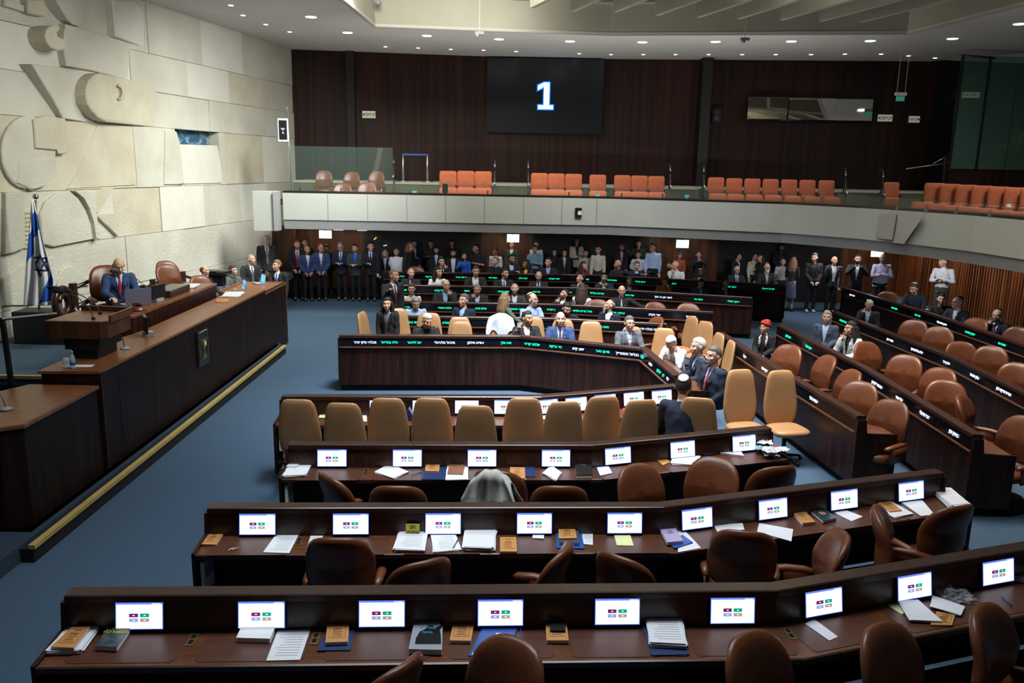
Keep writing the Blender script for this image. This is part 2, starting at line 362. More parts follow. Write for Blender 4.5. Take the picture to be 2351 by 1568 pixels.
# upper back wall
UW = [(-7.14, 27.25), (-.98, 28.1), (2.8, 28.2), (11.35, 27.45), (13.2, 27.3)]
bm = B(); sweep(bm, UW, [(0, 2.3), (-.25, 2.3), (-.25, 7.6), (0, 7.6)], 1); struct('wall_back', bm, WALLW)
bm = B(); sweep(bm, [(13.2, 27.3), (17, 27.9)], [(0, 2.3), (-.25, 2.3), (-.25, 7.6), (0, 7.6)], 1); struct('wall_booth', bm, DARKW)
def upil(px0, px1, y0, y1, m, off=.06, nm='trim_5'):   # dark vertical recess strips on the upper wall
    Y = 27.2; a = at_y(px0, y0, Y); b = at_y(px1, y0, Y); bm = B(); box(bm, ((a.x+b.x)/2, Y+.6, 5.2), (b.x-a.x, 1.0, 4.7)); struct(nm, bm, m)
upil(792, 811, 130, 330, DARKW); upil(1617, 1640, 140, 400, DARKW, nm='trim_6')
# lower back wall under the gallery: doors of lit wood between black openings
def lw(x0, x1, m, nm, Y=26.2):
    a = at_y(x0, 600, Y); b = at_y(x1, 600, Y); bm = B(); box(bm, ((a.x+b.x)/2, Y+.15, 1.4), (b.x-a.x, .3, 2.9)); struct(nm, bm, m)
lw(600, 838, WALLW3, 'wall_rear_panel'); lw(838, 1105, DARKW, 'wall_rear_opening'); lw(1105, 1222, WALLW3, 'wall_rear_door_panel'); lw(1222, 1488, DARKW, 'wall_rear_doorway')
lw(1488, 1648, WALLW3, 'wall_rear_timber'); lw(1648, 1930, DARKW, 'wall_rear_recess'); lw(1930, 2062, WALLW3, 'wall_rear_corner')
bm = B(); box(bm, (-7.1, 25.5, 1.5), (.75, .2, 3.0)); struct('trim_7', bm, WALLW3)
bm = B(); box(bm, (0, 25.68, .06), (16.4, 1.0, .12)); box(bm, (0, 25.85, .15), (16.4, .7, .30)); struct('trim_8', bm, DARKW)
XR = 12.0   # right wall under the gallery, narrow vertical ribs
bm = B(); box(bm, (XR+.3, 17, 1.17), (.4, 19, 2.34))
for k in range(150): box(bm, (XR+.06, 8+k*.123, 1.17), (.10, .06, 2.34))
struct('wall_right', bm, WALLW2)
bm = B(); box(bm, (11.5, 17, .18), (1.3, 18, .36)); struct('trim_9', bm, CARPET)
# gallery parapet: pale face over a darker raked band
PL = [(-5.95, 21.5), (2.4, 21.5)]+[tuple(at_z(*q, 3.32).xy) for q in ((1640, 464), (1800, 469), (1970, 477.5), (2125, 487.5), (2240, 496), (2351, 506))]+[(9.9, 7)]
ZP1, ZP2, ZP3 = 3.32, 2.64, 2.40
root = None
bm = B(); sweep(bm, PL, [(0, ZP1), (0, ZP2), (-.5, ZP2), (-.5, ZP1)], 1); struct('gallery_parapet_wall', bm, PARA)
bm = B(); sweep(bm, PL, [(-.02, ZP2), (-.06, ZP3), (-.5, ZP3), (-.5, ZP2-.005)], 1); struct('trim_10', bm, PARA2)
bm = B(); sweep(bm, PL, [(-.03, ZP1+.002), (-.5, ZP1+.002), (-.5, ZP1+.05), (-.03, ZP1+.05)], 1); struct('trim_11', bm, mat('dark_coping', (.02, .01, .009), rough=.3))
bm = B()   # joints between the parapet panels
for px in (753, 844, 934, 1023, 1112, 1202, 1290, 1370, 1445, 1535, 1640):
    p = at_y(px, 480, 21.5); box(bm, (p.x, 21.497, 2.97), (.012, .012, .69))
struct('trim_12', bm, mat('joint_grey', (.22, .23, .22), rough=.8))
bm = B(); box(bm, (-6.35, 21.45, 2.86), (.62, .3, 1.0)); box(bm, (-6.08, 21.38, 2.86), (.1, .3, .98), mi=1); struct('wall_parapet_end', bm, [PARA, PARA2])
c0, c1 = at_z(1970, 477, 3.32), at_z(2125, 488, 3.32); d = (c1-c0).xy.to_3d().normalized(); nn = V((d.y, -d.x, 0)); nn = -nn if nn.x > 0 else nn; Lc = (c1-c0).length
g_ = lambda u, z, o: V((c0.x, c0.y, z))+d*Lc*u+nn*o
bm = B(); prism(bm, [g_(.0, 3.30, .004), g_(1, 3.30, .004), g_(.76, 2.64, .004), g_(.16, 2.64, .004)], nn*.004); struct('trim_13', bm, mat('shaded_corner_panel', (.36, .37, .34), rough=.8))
bm = B(); prism(bm, [g_(.36, 3.24, .026), g_(.62, 3.24, .026), g_(.60, 2.70, .026), g_(.35, 2.70, .026)], nn*.015)
tag(obj('speaker_grille', bm, PARA3), 'flat grey speaker grille set in the corner of the gallery front', 'speaker grille')
# gallery floors: terraces
bm = B(); sweep(bm, PL, [(-.45, 2.40), (-.45, 2.5), (-2.1, 2.5), (-2.1, 2.40)], 1); struct('floor_gallery', bm, CARPET)
LB = [(-6.6, 23.3), (-1, 23.4), (2.8, 23.4), (6.6, 23.4), (13, 23.4)]
GREEN = mat('olive_carpet_riser', (.10, .10, .055), (.14, .14, .085), (40, 40, 3), rough=.9)
bm = B(); sweep(bm, LB, [(0, 2.42), (0, 2.9), (-2.3, 2.9), (-2.3, 2.42)], 1); struct('floor_gallery_terrace', bm, GREEN)
bm = B(); sweep(bm, [(-6.7, 25.4), (2.8, 25.4), (11, 25.3), (13.5, 25.3)], [(0, 2.5), (0, 3.5), (-3, 3.5), (-3, 2.5)], 1); struct('floor_gallery_aisle', bm, GREEN)
bm = B(); sweep(bm, [(-6.7, 25.38), (2.8, 25.38), (11, 25.28), (13.5, 25.28)], [(0, 3.5), (0, 3.56), (-3, 3.56), (-3, 3.5)], 1); struct('trim_14', bm, CREAM)
# slab under the gallery
bm = B(); prism(bm, [(-6.6, 22, 2.40), (-6.6, 27, 2.40), (14, 27, 2.40), (14, 7, 2.40), (10.4, 7, 2.40), (9.8, 15, 2.40), (9.4, 17.5, 2.40), (8.6, 19.3, 2.40), (7.2, 21, 2.40), (5.5, 21.9, 2.40), (2.4, 22, 2.40)], (0, 0, .04)); struct('ceiling_under_gallery', bm, mat('soffit_dark', (.10, .10, .10), rough=.9))
bm = B(); box(bm, (11.8, 18.2, 2.445), (4.1, 4.0, .03)); struct('floor_side_gallery', bm, CARPET)
bm = B(); prism(bm, [(9.7, 20.75, 2.45), (12.3, 18.15, 2.45), (14, 18.15, 2.45), (14, 22.6, 2.45), (9.7, 22.6, 2.45)], (0, 0, .42)); struct('floor_side_terrace', bm, GREEN)
# side wall behind the right-hand gallery seats and the glass booth on it
bm = B(); box(bm, (15.0, 24.6, 3.6), (4.9, .3, 2.2)); struct('wall_booth_base', bm, WALLW)
# ---------------------------------------------------------------- dais and podium wall
bm = B(); prism(bm, [(-9.9, 12.15, .70), (-9.6, 14.5, .7), (-7.6, 25, .7), (-6.6, 25.0, .7), (-6.1, 12.15, .7)], (0, 0, .15)); box(bm, (-6.9, 16.3, .35), (1.6, 8.2, .7)); struct('floor_dais', bm, CARPET)
bm = B(); box(bm, (-8.0, 12.13, .835), (3.6, .06, .05)); struct('trim_15', bm, GOLD)
bm = B(); box(bm, (-8.0, 12.25, .4), (3.6, .1, .78)); struct('trim_16', bm, DARKW)
bm = B(); box(bm, (-7, 7.9, .09), (3.94, 19.6, .18)); box(bm, (-5.6, 13, .1), (1.0, 9.6, .16), mi=0); struct('floor_podium_step', bm, mat('dark_carpet', (.02, .035, .06), rough=.95))
bm = B(); a, b = at_z(80, 1253, .19), at_z(658, 792, .19)
sweep(bm, [(a.x, a.y), (b.x, b.y)], [(.0, .15), (.0, .195), (.07, .195), (.07, .15)], -1); struct('trim_17', bm, GOLD)
bm = B(); sweep(bm, [(a.x, a.y), (b.x, b.y)], [(.02, 0), (.02, .15), (.6, .15), (.6, 0)], -1); struct('trim_18', bm, VOID)
# ---------------------------------------------------------------- member desks
LED = {'g': mat('green_led', (.0, .85, .40), emit=1.6), 'w': mat('white_led', (.60, .72, 1.0), emit=1.7)}
BAND = mat('black_display_glass', (.006, .006, .010), rough=.12)
SCR = [mat('screen_white', (.80, .88, 1.0), emit=1.25), mat('screen_maroon', (.22, .02, .12), emit=.8), mat('screen_green', (.0, .36, .22), emit=1.0), mat('screen_lilac', (.30, .36, .75), emit=1.0), mat('screen_tan', (.42, .33, .28), emit=1.0), mat('screen_blue_bar_and_bloom', (.10, .20, .85), emit=1.1)]
SW, SH, TILT = .311, .180, R(10)
def mon_mesh():
    bm = B()
    def q(x0, x1, z0, z1, y, mi): box(bm, ((x0+x1)/2, y, (z0+z1)/2), (x1-x0, .0015, z1-z0), mi=mi)
    q(-SW/2-.005, SW/2+.005, -SH/2-.005, SH/2+.005, -.0130, 5); q(-SW/2, SW/2, -SH/2, SH/2, -.0138, 0)  # blue border painted round the screen as lens bloom
    X = lambda f: -SW/2+SW*f
    Z = lambda f: SH/2-SH*f
    for a, b, c, d, mi in ((.28, .475, .41, .55, 1), (.52, .715, .41, .55, 2), (.28, .475, .60, .73, 3), (.52, .715, .60, .73, 4), (0, 1, 0, .055, 5)):
        q(X(a), X(b), Z(d), Z(c), -.0150, mi)
    for fx in (.37, .61):
        for fz in (.48, .665): box(bm, (X(fx+.01), -.0162, Z(fz)), (.014, .0006, .006))
    box(bm, (X(.87), -.0162, Z(.03)), (.06, .0006, .004))
    me = bpy.data.meshes.new('screen'); bmesh.ops.recalc_face_normals(bm, faces=bm.faces); bm.to_mesh(me); bm.free()
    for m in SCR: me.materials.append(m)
    bm = B(); box(bm, (0, 0, 0), (SW+.022, .024, SH+.022)); bmesh.ops.bevel(bm, geom=bm.edges[:], offset=.004, segments=2, affect='EDGES')
    m2 = bpy.data.meshes.new('monitor'); bm.to_mesh(m2); bm.free(); m2.materials.append(BPL)
    return me, m2
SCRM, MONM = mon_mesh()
def knob_mesh():
    bm = B(); bmesh.ops.create_cone(bm, cap_ends=True, segments=12, radius1=.009, radius2=.007, depth=.012, matrix=Matrix.Rotation(PI/2, 4, 'X'))
    me = bpy.data.meshes.new('knob'); bm.to_mesh(me); bm.free(); me.materials.append(GREY); return me
KNOB = knob_mesh()
def sock_mesh():
    bm = B(); box(bm, (0, 0, 0), (.055, .15, .004)); box(bm, (0, .035, .003), (.03, .04, .003), mi=1); box(bm, (0, -.03, .003), (.03, .045, .003), mi=1)
    me = bpy.data.meshes.new('socket_plate'); bm.to_mesh(me); bm.free(); me.materials.append(BRASS); me.materials.append(BPL); return me
SOCK = sock_mesh()
def link(me, name, parent, M):
    o = bpy.data.objects.new(name, me); COL.objects.link(o); o.parent = parent
    o.matrix_local = Matrix.Translation(-V(parent.location)) @ M if parent.get('_w') else M; return o
def desk(label, pts, side, z=0, dep=.45, mons=(), names=(), sockets=(), band=True, group=None, panel_z=.12, cap=.115, pads=True, fname=.062):
    pts = [V((p[0], p[1], 0)) for p in pts]
    root = thing('member_desk', label, 'desk', (pts[0].x, pts[0].y, 0), group=group, world=True)
    def sw(name, prof, m):
        bm = B(); sweep(bm, pts, [(o, h+z) for o, h in prof], side); return obj(name, bm, m, root)
    sw('top_rail', [(-.075, 1.0), (-.075, 1.045), (-.07, 1.052), (cap-.07, 1.052), (cap-.06, 1.045), (cap-.06, 1.0)], WOODT)
    sw('upstand', [(-.05, .74), (-.05, 1.0), (.03, 1.0), (.052, .78), (.052, .74)], WOODT)
    sw('desktop', [(.05, .745), (.05, .783), (dep, .783), (dep, .745)], DESK)
    sw('edge_lipping', [(dep, .742), (dep, .786), (dep+.014, .780), (dep+.014, .742)], WOODT)
    sw('front_panel', [(-.052, panel_z), (-.052, .82), (-.02, .82), (-.02, panel_z)], WOOD)
    sw('ledge_moulding', [(-.092, .822), (-.092, .842), (-.05, .846), (-.05, .818)], WOODE)
    sw('plinth', [(.03, -z if z else 0), (.03, panel_z), (.07, panel_z), (.07, -z if z else 0)], VOID)
    if band: sw('display_band', [(-.074, .85), (-.060, .995), (-.05, .995), (-.05, .85)], BAND)
    P, Nn = normals(pts, side)
    for i, sg in ((0, -1), (len(pts)-1, 1)):
        p, n = P[i], Nn[i]; t = (P[1]-P[0]).normalized() if i == 0 else (P[-1]-P[-2]).normalized()
        prof = [(-.07, panel_z), (-.07, 1.0), (.05, 1.0), (.075, .82), (dep+.015, .80), (dep+.015, panel_z)]
        bm = B(); prism(bm, [p+n*o+V((0, 0, h+z)) for o, h in prof], t*sg*.03); obj('end_panel', bm, WOOD, root)
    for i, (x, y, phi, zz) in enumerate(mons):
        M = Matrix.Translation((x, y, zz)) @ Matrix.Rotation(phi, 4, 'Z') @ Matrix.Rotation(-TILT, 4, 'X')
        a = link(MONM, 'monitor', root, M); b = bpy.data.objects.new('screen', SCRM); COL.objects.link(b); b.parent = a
        if pads:
            c = V((x, y, z+.7845))+Matrix.Rotation(phi, 3, 'Z') @ V((0, -.215, 0)); bm = B(); box(bm, (0, 0, 0), (.70, .33, .004)); bmesh.ops.bevel(bm, geom=[e for e in bm.edges if abs(e.verts[0].co.z-e.verts[1].co.z) > .001], offset=.02, segments=3, affect='EDGES')
            pd = obj('blotter', bm, PAD, root, loc=(0, 0, 0)); pd.matrix_local = Matrix.Translation(-V(root.location)) @ Matrix.Translation(c) @ Matrix.Rotation(phi, 4, 'Z')
            link(KNOB, 'button', root, Matrix.Translation((x, y, zz+.0)) @ Matrix.Rotation(phi, 4, 'Z') @ Matrix.Translation((-.31, .035, -.01)))
        if i in sockets: link(SOCK, 'socket_plate', root, Matrix.Translation((x, y, z+.787)) @ Matrix.Rotation(phi, 4, 'Z') @ Matrix.Translation((.385, -.12, 0)))
    for px, py, c, s in names:
        best = None
        for i in range(len(P)-1):
            a, b = P[i]+Nn[i]*-.07, P[i+1]+Nn[i+1]*-.07; d = (b-a).normalized(); n = V((d.y, -d.x, 0)); r = ray(px, py)
            t = (a.dot(n))/(r.x*n.x+r.y*n.y); h = V((0, 0, CAM_H))+r*t; u = (h-a).xy.to_3d().dot(d)
            e = max(0, -u, u-(b-a).length)
            if best is None or e < best[0]: best = (e, a, d, n, h, u)
        e, a, d, n, h, u = best; nf = n*(1 if n.dot(Nn[0])*-1 > 0 else -1)
        hp = a+d*u+V((0, 0, z+.922))+nf*.006
        up = V((0, 0, 1))+nf*-.1
        text('name_text', s[::-1], fname, frame(hp, d, -nf if False else d.cross(up)), LED[c], root)
    return root
def mrow(x0, y0, n, phi, z): return [(x0+.83*j*math.cos(phi), y0+.83*j*math.sin(phi), phi, z) for j in range(n)]
PL1, PR1 = R(2.97), R(18.38)
def rowpts(x0, y0, nl, x1, y1, nr, el=.45, er=.4):
    """rail line a little behind the screens, with the kink where the two straight runs meet"""
    dl, dr = V((math.cos(PL1), math.sin(PL1))), V((math.cos(PR1), math.sin(PR1)))
    a = V((x0, y0))+V((-dl.y, dl.x))*.055; b = V((x1, y1))+V((-dr.y, dr.x))*.055
    t = ((b-a).x*dr.y-(b-a).y*dr.x)/(dl.x*dr.y-dl.y*dr.x); k = a+dl*t
    return [a-dl*el, k, b+dr*(.83*(nr-1)+er)]
D1 = desk('long curved desk nearest the camera, its eight lit monitors above ochre books and papers', rowpts(-2.533, 5.183, 6, 2.313, 5.540, 4, .50, .6), 1, .115, .47,
     mrow(-2.533, 5.183, 6, PL1, 1.02)+mrow(2.313, 5.540, 4, PR1, 1.02), sockets=(0, 1, 5, 8), band=False)
D2 = desk('second curved desk from the camera, with a yellow card and heaps of white paper', rowpts(-2.252, 6.913, 5, 1.753, 7.214, 4, .44, .42), 1, .015, .42,
     mrow(-2.252, 6.913, 5, PL1, .915)+mrow(1.753, 7.214, 4, PR1, .915), sockets=(0,), band=False)
D3 = desk('third curved desk from the camera, ending in a messy heap of papers', rowpts(-1.969, 8.689, 4, 1.225, 8.937, 3, .48, .38), 1, 0, .40,
     mrow(-1.969, 8.689, 4, PL1, .90)+mrow(1.225, 8.937, 3, PR1, .90), sockets=(0,), band=False)
r4 = [at_z(648, 908, 1.05), at_z(1240, 909, 1.05), at_z(1552, 883, 1.05)]
rm = []
for px, py in ((697, 930), (785, 930), (877, 932), (975, 932), (1072, 932), (1162, 933)): p = at_z(px, py, .915); rm.append((p.x, p.y-.02, R(3), .915))
for px, py in ((1255, 932), (1322, 927), (1389, 920), (1454, 914), (1518, 910)): p = at_z(px, py, .915); rm.append((p.x, p.y-.02, R(20), .915))
D4 = desk('ministers desk run whose monitors peep over a row of high tan chair backs', [p for p in r4], 1, 0, .45, rm, band=False, pads=False)
CN = [(838, 776, 'w', 'מכלוף מיקי זוהר'), (894, 777, 'g', 'גילה גמליאל'), (951, 778, 'g', 'אבי דיכטר'), (1021, 779, 'w', 'מיכאל מלכיאלי'), (1092, 780, 'w', 'עידית סילמן'), (1162, 781, 'g', 'מאי גולן'),
      (1222, 784, 'g', 'שלמה קרעי'), (1276, 788, 'g', 'ניר ברקת'), (1328, 791, 'w', 'יואב קיש'), (1384, 795, 'g', 'גדעון סער'), (1441, 798, 'w', "בצלאל סמוטריץ'"), (1475, 807, 'g', 'ישראל'), (1494, 826, 'w', 'נתניהו'), (1513, 846, 'g', 'יריב לוין'), (1523, 860, 'g', 'כץ'), (1532, 879, 'w', 'אלי')]
cen = [at_z(780, 768, 1.05), at_z(1195, 770, 1.05), at_z(1478, 798, 1.05), at_z(1557, 862, 1.05)]
DC = desk('great dark rosewood government table facing the camera, with lit name strip and bent end', cen, -1, 0, .5, names=CN, pads=False, cap=.13)
def crow(label, pts, names, fname=.062): return desk(label, [at_z(x, y, 1.05) for x, y in pts], -1, 0, .45, names=names, pads=False, fname=fname)
crow('front row of the facing benches, directly behind the government table, lit names on its rail', [(905, 724), (1262, 729), (1530, 742)],
     [(948, 732, 'g', 'דוד ביטן'), (1030, 732, 'g', 'טלי גוטליב'), (1385, 743, 'g', 'משה גפני'), (1490, 752, 'w', 'אריה מכלוף דרעי')])
crow('second facing bench row, its rail ending in a pale lipped corner behind the tan chairs', [(895, 691), (1270, 697), (1637, 715)],
     [(932, 698, 'g', 'טל חמו'), (1021, 701, 'g', 'ניסים ואטורי'), (1104, 702, 'g', 'שלום דנינו'), (1186, 703, 'g', 'משה אבוטבול'), (1268, 704, 'g', 'ינון אזולאי'), (1337, 706, 'g', 'מיכל מרים וולדיגר'), (1420, 711, 'g', 'צביקה פוגל'), (1503, 716, 'w', 'אורי מקלב'), (1587, 720, 'w', 'אבי מעוז')])
crow('third facing bench row with one white name among the green ones', [(893, 653), (1350, 660), (1727, 682)],
     [(923, 661, 'g', 'דב מלניק'), (1008, 662, 'g', 'אלי גמליב'), (1072, 663, 'g', 'כישמי'), (1156, 664, 'g', 'משה סעדה'), (1232, 665, 'g', 'אלי דלל'), (1310, 666, 'g', 'ירי'), (1371, 669, 'g', 'אברהם בצלאל'), (1446, 673, 'g', 'יוסף טייב'), (1523, 677, 'w', 'לימור סון הר מלך'), (1604, 682, 'g', 'אוהד טל'), (1684, 686, 'g', 'יעקב טסלר')])
crow('rearmost facing bench row, in front of the standing crowd, with green names', [(880, 623), (1380, 631), (1803, 654)],
     [(920, 629, 'g', 'אופיר כץ'), (985, 630, 'g', 'ואל קלנר'), (1059, 632, 'g', 'ת אתי עטייה'), (1132, 633, 'g', 'עמית הלוי'), (1201, 634, 'g', 'חנוך מילב'), (1273, 636, 'g', 'אושר שקלים'), (1349, 637, 'g', 'קטי'), (1405, 639, 'g', 'ששון גואטה'), (1470, 642, 'g', 'יצחק קרויזר'), (1548, 646, 'g', 'יצחק'), (1610, 649, 'g', 'סימון'), (1680, 653, 'g', 'יעקב אשר'), (1764, 657, 'g', 'ישראל אייכלר')])
desk('side bench nearest the ministers, its bare ochre lit desktop running towards the camera', [at_z(x, y, 1.05) for x, y in ((1655, 762), (1788, 844), (1980, 955))], -1, 0, .48,
     names=[(1677, 782, 'g', 'אורית סטרוק'), (1711, 804, 'w', 'מיכל'), (1757, 831, 'w', 'יוסף עודד'), (1793, 857, 'w', 'יגאל'), (1867, 929, 'w', 'עמית הלר')], pads=False)
desk('second side bench, with eight lit names and a lone pair seated at its far end', [at_z(x, y, 1.05) for x, y in ((1793, 745), (1990, 843), (2248, 998))], -1, 0, .45,
     names=[(1811, 760, 'g', 'זאב אלקין'), (1858, 781, 'g', 'שרן השכל'), (1909, 805, 'w', 'זמיר אבני'), (1966, 832, 'w', 'עודד פורר'), (2016, 860, 'w', 'אביגדור ליברמן'), (2067, 893, 'w', 'אלי שפר'), (2125, 933, 'w', 'צבי מיכאלי'), (2193, 976, 'w', 'בנימין גנץ')], pads=False)
desk('third side bench, with white names and mostly empty brown armchairs', [at_z(x, y, 1.05) for x, y in ((1920, 715), (2200, 822), (2420, 930))], -1, 0, .45,
     names=[(1937, 728, 'g', 'מיכל מרגלית'), (2045, 768, 'w', 'אמיר כהן'), (2107, 791, 'w', 'יוליה מלינובסקי'), (2175, 817, 'w', 'שרון ניר'), (2240, 845, 'w', 'אלון שוסטר'), (2307, 882, 'w', 'אורית פרקש כהן')], pads=False)
desk('side bench farthest out, below the ribbed timber wall, with seated members', [at_z(x, y, 1.05) for x, y in ((1940, 660), (2150, 722), (2430, 815))], -1, 0, .45,
     names=[(1957, 674, 'w', 'עופר כסיף'), (1998, 686, 'g', 'אימאן יאסין'), (2054, 705, 'g', 'משה סעד'), (2107, 720, 'g', 'אורי מלר'), (2163, 737, 'w', 'איימן עודה מגלי'), (2228, 759, 'g', 'יצחק פינדרוס'), (2302, 781, 'g', 'משה רוט')], pads=False)
# ---------------------------------------------------------------- chairs
def make_armchair():
    t = thing('armchair', 'x', 'chair', (0, 0, -50))
    bm = B(); slab(bm, .29, .30, .055, 3.1, lambda p: V((p.x*(1-.06*(p.z/.3) if p.z < 0 else 1-.09*(p.z/.3)**1.5), p.y+.20-.95*p.x*p.x*1.0+.10*max(0, p.z)/.3, p.z+.86)))
    obj('backrest', bm, BROWN, t, True)
    bm = B(); slab(bm, .265, .27, .065, 3.2, lambda p: V((p.x, -.03-p.z*.95, .46+p.y*-1+(.02 if p.y < 0 else 0)))); obj('seat', bm, BROWN, t, True)
    for s in (-1, 1):
        bm = B()
        tube(bm, [(s*.285, .16, .64), (s*.30, .05, .665), (s*.305, -.10, .665), (s*.29, -.24, .645), (s*.275, -.275, .63)], [.03, .04, .042, .040, .02], 10)
        for v in bm.verts: v.co.z = .65+(v.co.z-.65)*.75
        prism(bm, [(s*.29, .18, .64), (s*.29, -.20, .64), (s*.275, -.16, .42), (s*.275, .18, .42)], (s*.02, 0, 0)); obj('armrest', bm, BROWN, t, True)
    bm = B(); lathe(bm, [(.03, .1), (.03, .40), (.12, .405)], 14); obj('pedestal', bm, BLACK, t, True)
    bm = B(); lathe(bm, [(.25, 0), (.25, .10), (.22, .16), (.03, .17)], 20); obj('base', bm, VOID, t, True)
    return t
def make_highchair():
    t = thing('high_back_chair', 'x', 'chair', (0, 0, -50))
    bm = B(); slab(bm, .268, .40, .042, 6.5, lambda p: V((p.x*(1-.24*max(0, p.z+.05)/.45-.10*max(0, -p.z-.15)/.25), p.y+.22+.14*p.z-.25*p.x*p.x, p.z+.88))); obj('backrest', bm, TAN, t, True)
    bm = B(); slab(bm, .275, .265, .06, 3.6, lambda p: V((p.x*(1+.08*p.z/.26), -.04-p.z, .475-p.y))); obj('seat', bm, TAN, t, True)
    bm = B(); lathe(bm, [(.03, .08), (.03, .41), (.11, .415)], 14); obj('gas_column', bm, BLACK, t, True)
    bm = B()
    for k in range(5): tube(bm, [(0, 0, .09), (.28*math.cos(k*1.2566), .28*math.sin(k*1.2566), .06)], [.03, .015], 8); bmesh.ops.create_uvsphere(bm, u_segments=8, v_segments=6, radius=.03, matrix=Matrix.Translation((.28*math.cos(k*1.2566), .28*math.sin(k*1.2566), .03)))
    obj('star_base', bm, BLACK, t, True); return t
ARM0, HIGH0 = make_armchair(), make_highchair()
used = set()
def place(proto, x, y, yaw, label, group=None, z=0, s=None):
    if proto.name not in used:
        used.add(proto.name); proto.location = (x, y, z); proto.rotation_euler = (0, 0, R(yaw)); proto['label'] = label
        if group: proto['group'] = group
        if s: proto.scale = (s, s, s)
        return proto
    return dup(proto, (x, y, z), R(yaw), label, group, s or 1)
def arm(px, py, yaw, label, z=0, zt=1.16):
    p = at_z(px, py, zt+z); a = R(yaw); k = .12 if px > 1790 and z == 0 and py > 640 and abs(yaw) < 100 and px not in (2012, 1940) else .28
    return place(ARM0, p.x+math.sin(a)*k, p.y-math.cos(a)*k, yaw, label, 'brown leather armchairs', z)
def high(px, py, yaw, label, zt=1.28):
    if abs(yaw) < 20: zt = 1.16
    p = at_z(px, py, zt); a = R(yaw); return place(HIGH0, p.x+math.sin(a)*.27, p.y-math.cos(a)*.27, yaw, label, 'high tan ministers chairs')
for px, py, yw, l in ((682, 916, 180, 'high tan chair at the aisle end of the ministers row, over a white shelf'), (787, 924, 178, 'high tan chair, lower than both neighbours, in front of a beige folder'),
    (889, 913, 181, 'high tan chair back between a white sheet and the ninth minister desk screen gap'), (990, 913, 179, 'high tan chair back beside the dark triangular desk stand'),
    (1092, 930, 180, 'shortest high tan chair back, just below a lit monitor'), (1204, 913, 182, 'tall tan chair back in front of the screen with coloured buttons'), (1297, 921, 190, 'tan chair turned slightly, where the ministers desk begins to bend'),
    (1386, 909, 191, 'tallest tan chair back, between two lit screens past the bend'), (1474, 917, 192, 'tan chair back beside the red folder on the ministers desk'), (1604, 912, 168, 'tan chair behind the man in a white skullcap, seen from its back'),
    (1697, 866, 14, 'empty tan chair facing the camera, nearer to the standing man in the red tie'), (1790, 868, 12, 'empty tan chair facing the camera, up against the side bench')): high(px, py, yw, l)
def highY(px, py, Y, yaw, label):
    p = at_y(px, py, Y) if Y > 0 else at_x(px, py, -Y); a = R(yaw); return place(HIGH0, p.x+math.sin(a)*.27, p.y-math.cos(a)*.27, yaw, label, 'high tan ministers chairs', 0, s=min(1.12, max(.86, p.z/1.28)))
for px, py, yw, l in ((829, 716, 78, 'tan chair turned sideways in the aisle at the end of the government table'), (908, 708, 20, 'tan chair behind the woman in a striped top'), (985, 718, 0, 'tan chair behind the white-haired man in black'),
    (1055, 727, 5, 'rear one of two overlapping empty tan chairs at the government table'), (1060, 737, 0, 'front one of two overlapping empty tan chairs at the government table'), (1150, 722, 0, 'tan chair carrying a draped white jacket'), (1222, 727, 15, 'tan chair behind the man holding a white phone'),
    (1292, 733, 5, 'tan chair behind the bald man in a bright blue suit'), (1357, 737, 0, 'empty tan chair between the blue suit and the striped tie'), (1450, 749, 0, 'tan chair behind the man with a red striped tie'), (1527, 752, -15, 'empty tan chair behind the man in a white shirt at the bent table end'),
    (1592, 768, -62, 'tan chair behind the grey-haired man at the bent table end'), (1622, 779, -50, 'tan chair half hidden behind two heads, next to the side bench'), (1656, 797, -75, 'tan chair behind the smiling man in a red tie'), (1683, 828, -85, 'tan chair seen edge-on against the side bench')): highY(px, py, 15.75 if px < 1000 else 16.0 if px in (1055, 908) else 15.75 if px < 1400 else {1450: 15.7, 1527: 15.6, 1592: -3.8, 1622: -3.95, 1656: -3.95, 1683: -4.0}.get(px, 15.7), yw, l)
for px, py, yw, l, z in ((750, 1088, 132, 'brown armchair turned edgeways at the aisle end of the third desk', 0), (910, 1113, 180, 'brown armchair pushed square under the third desk, between pen and book pile', 0), (1140, 1078, 165, 'brown armchair under the draped beige jacket', 0),
    (1287, 1113, 180, 'brown armchair square to the third desk, below the folded white letters', 0), (1457, 1065, 28, 'brown armchair swung round to face the camera, below the black book', 0), (1647, 1050, -30, 'brown armchair facing the camera below the loose papers and navy wallet', 0), (1790, 1068, 195, 'brown armchair with its back to us under the messy paper heap', 0),
    (772, 1232, 181, 'big brown armchair back in front of the second monitor of the second desk', 0), (975, 1284, -150, 'brown armchair twisted aside below the yellow card', 0), (1300, 1252, -112, 'brown armchair seen side-on facing the aisle, below the blue folder', 0), (1420, 1272, 140, 'brown armchair turned away below the yellow note sheet', 0),
    (1712, 1216, 168, 'brown armchair back below the long white envelope', 0), (1940, 1224, -98, 'brown armchair side-on with both arms showing, left of the tall one', 0), (2012, 1165, 66, 'tall brown armchair swung towards the right-hand aisle', 0), (2205, 1158, 200, 'brown armchair back beside the white paper stack at the end of the second desk', 0),
    (925, 1519, -125, 'brown armchair poking up at the frame edge below the black-and-white book', .115), (1190, 1467, -38, 'brown armchair back overlapping the blue folder on the nearest desk', .115), (1714, 1453, 34, 'brown armchair back below the brass socket plate of the nearest desk', .115), (2018, 1433, 32, 'brown armchair back below the overlapping papers of the nearest desk', .115), (2254, 1392, 40, 'brown armchair at the frame corner, below the clear plastic bag', .115)): arm(px, py, yw, l, z)
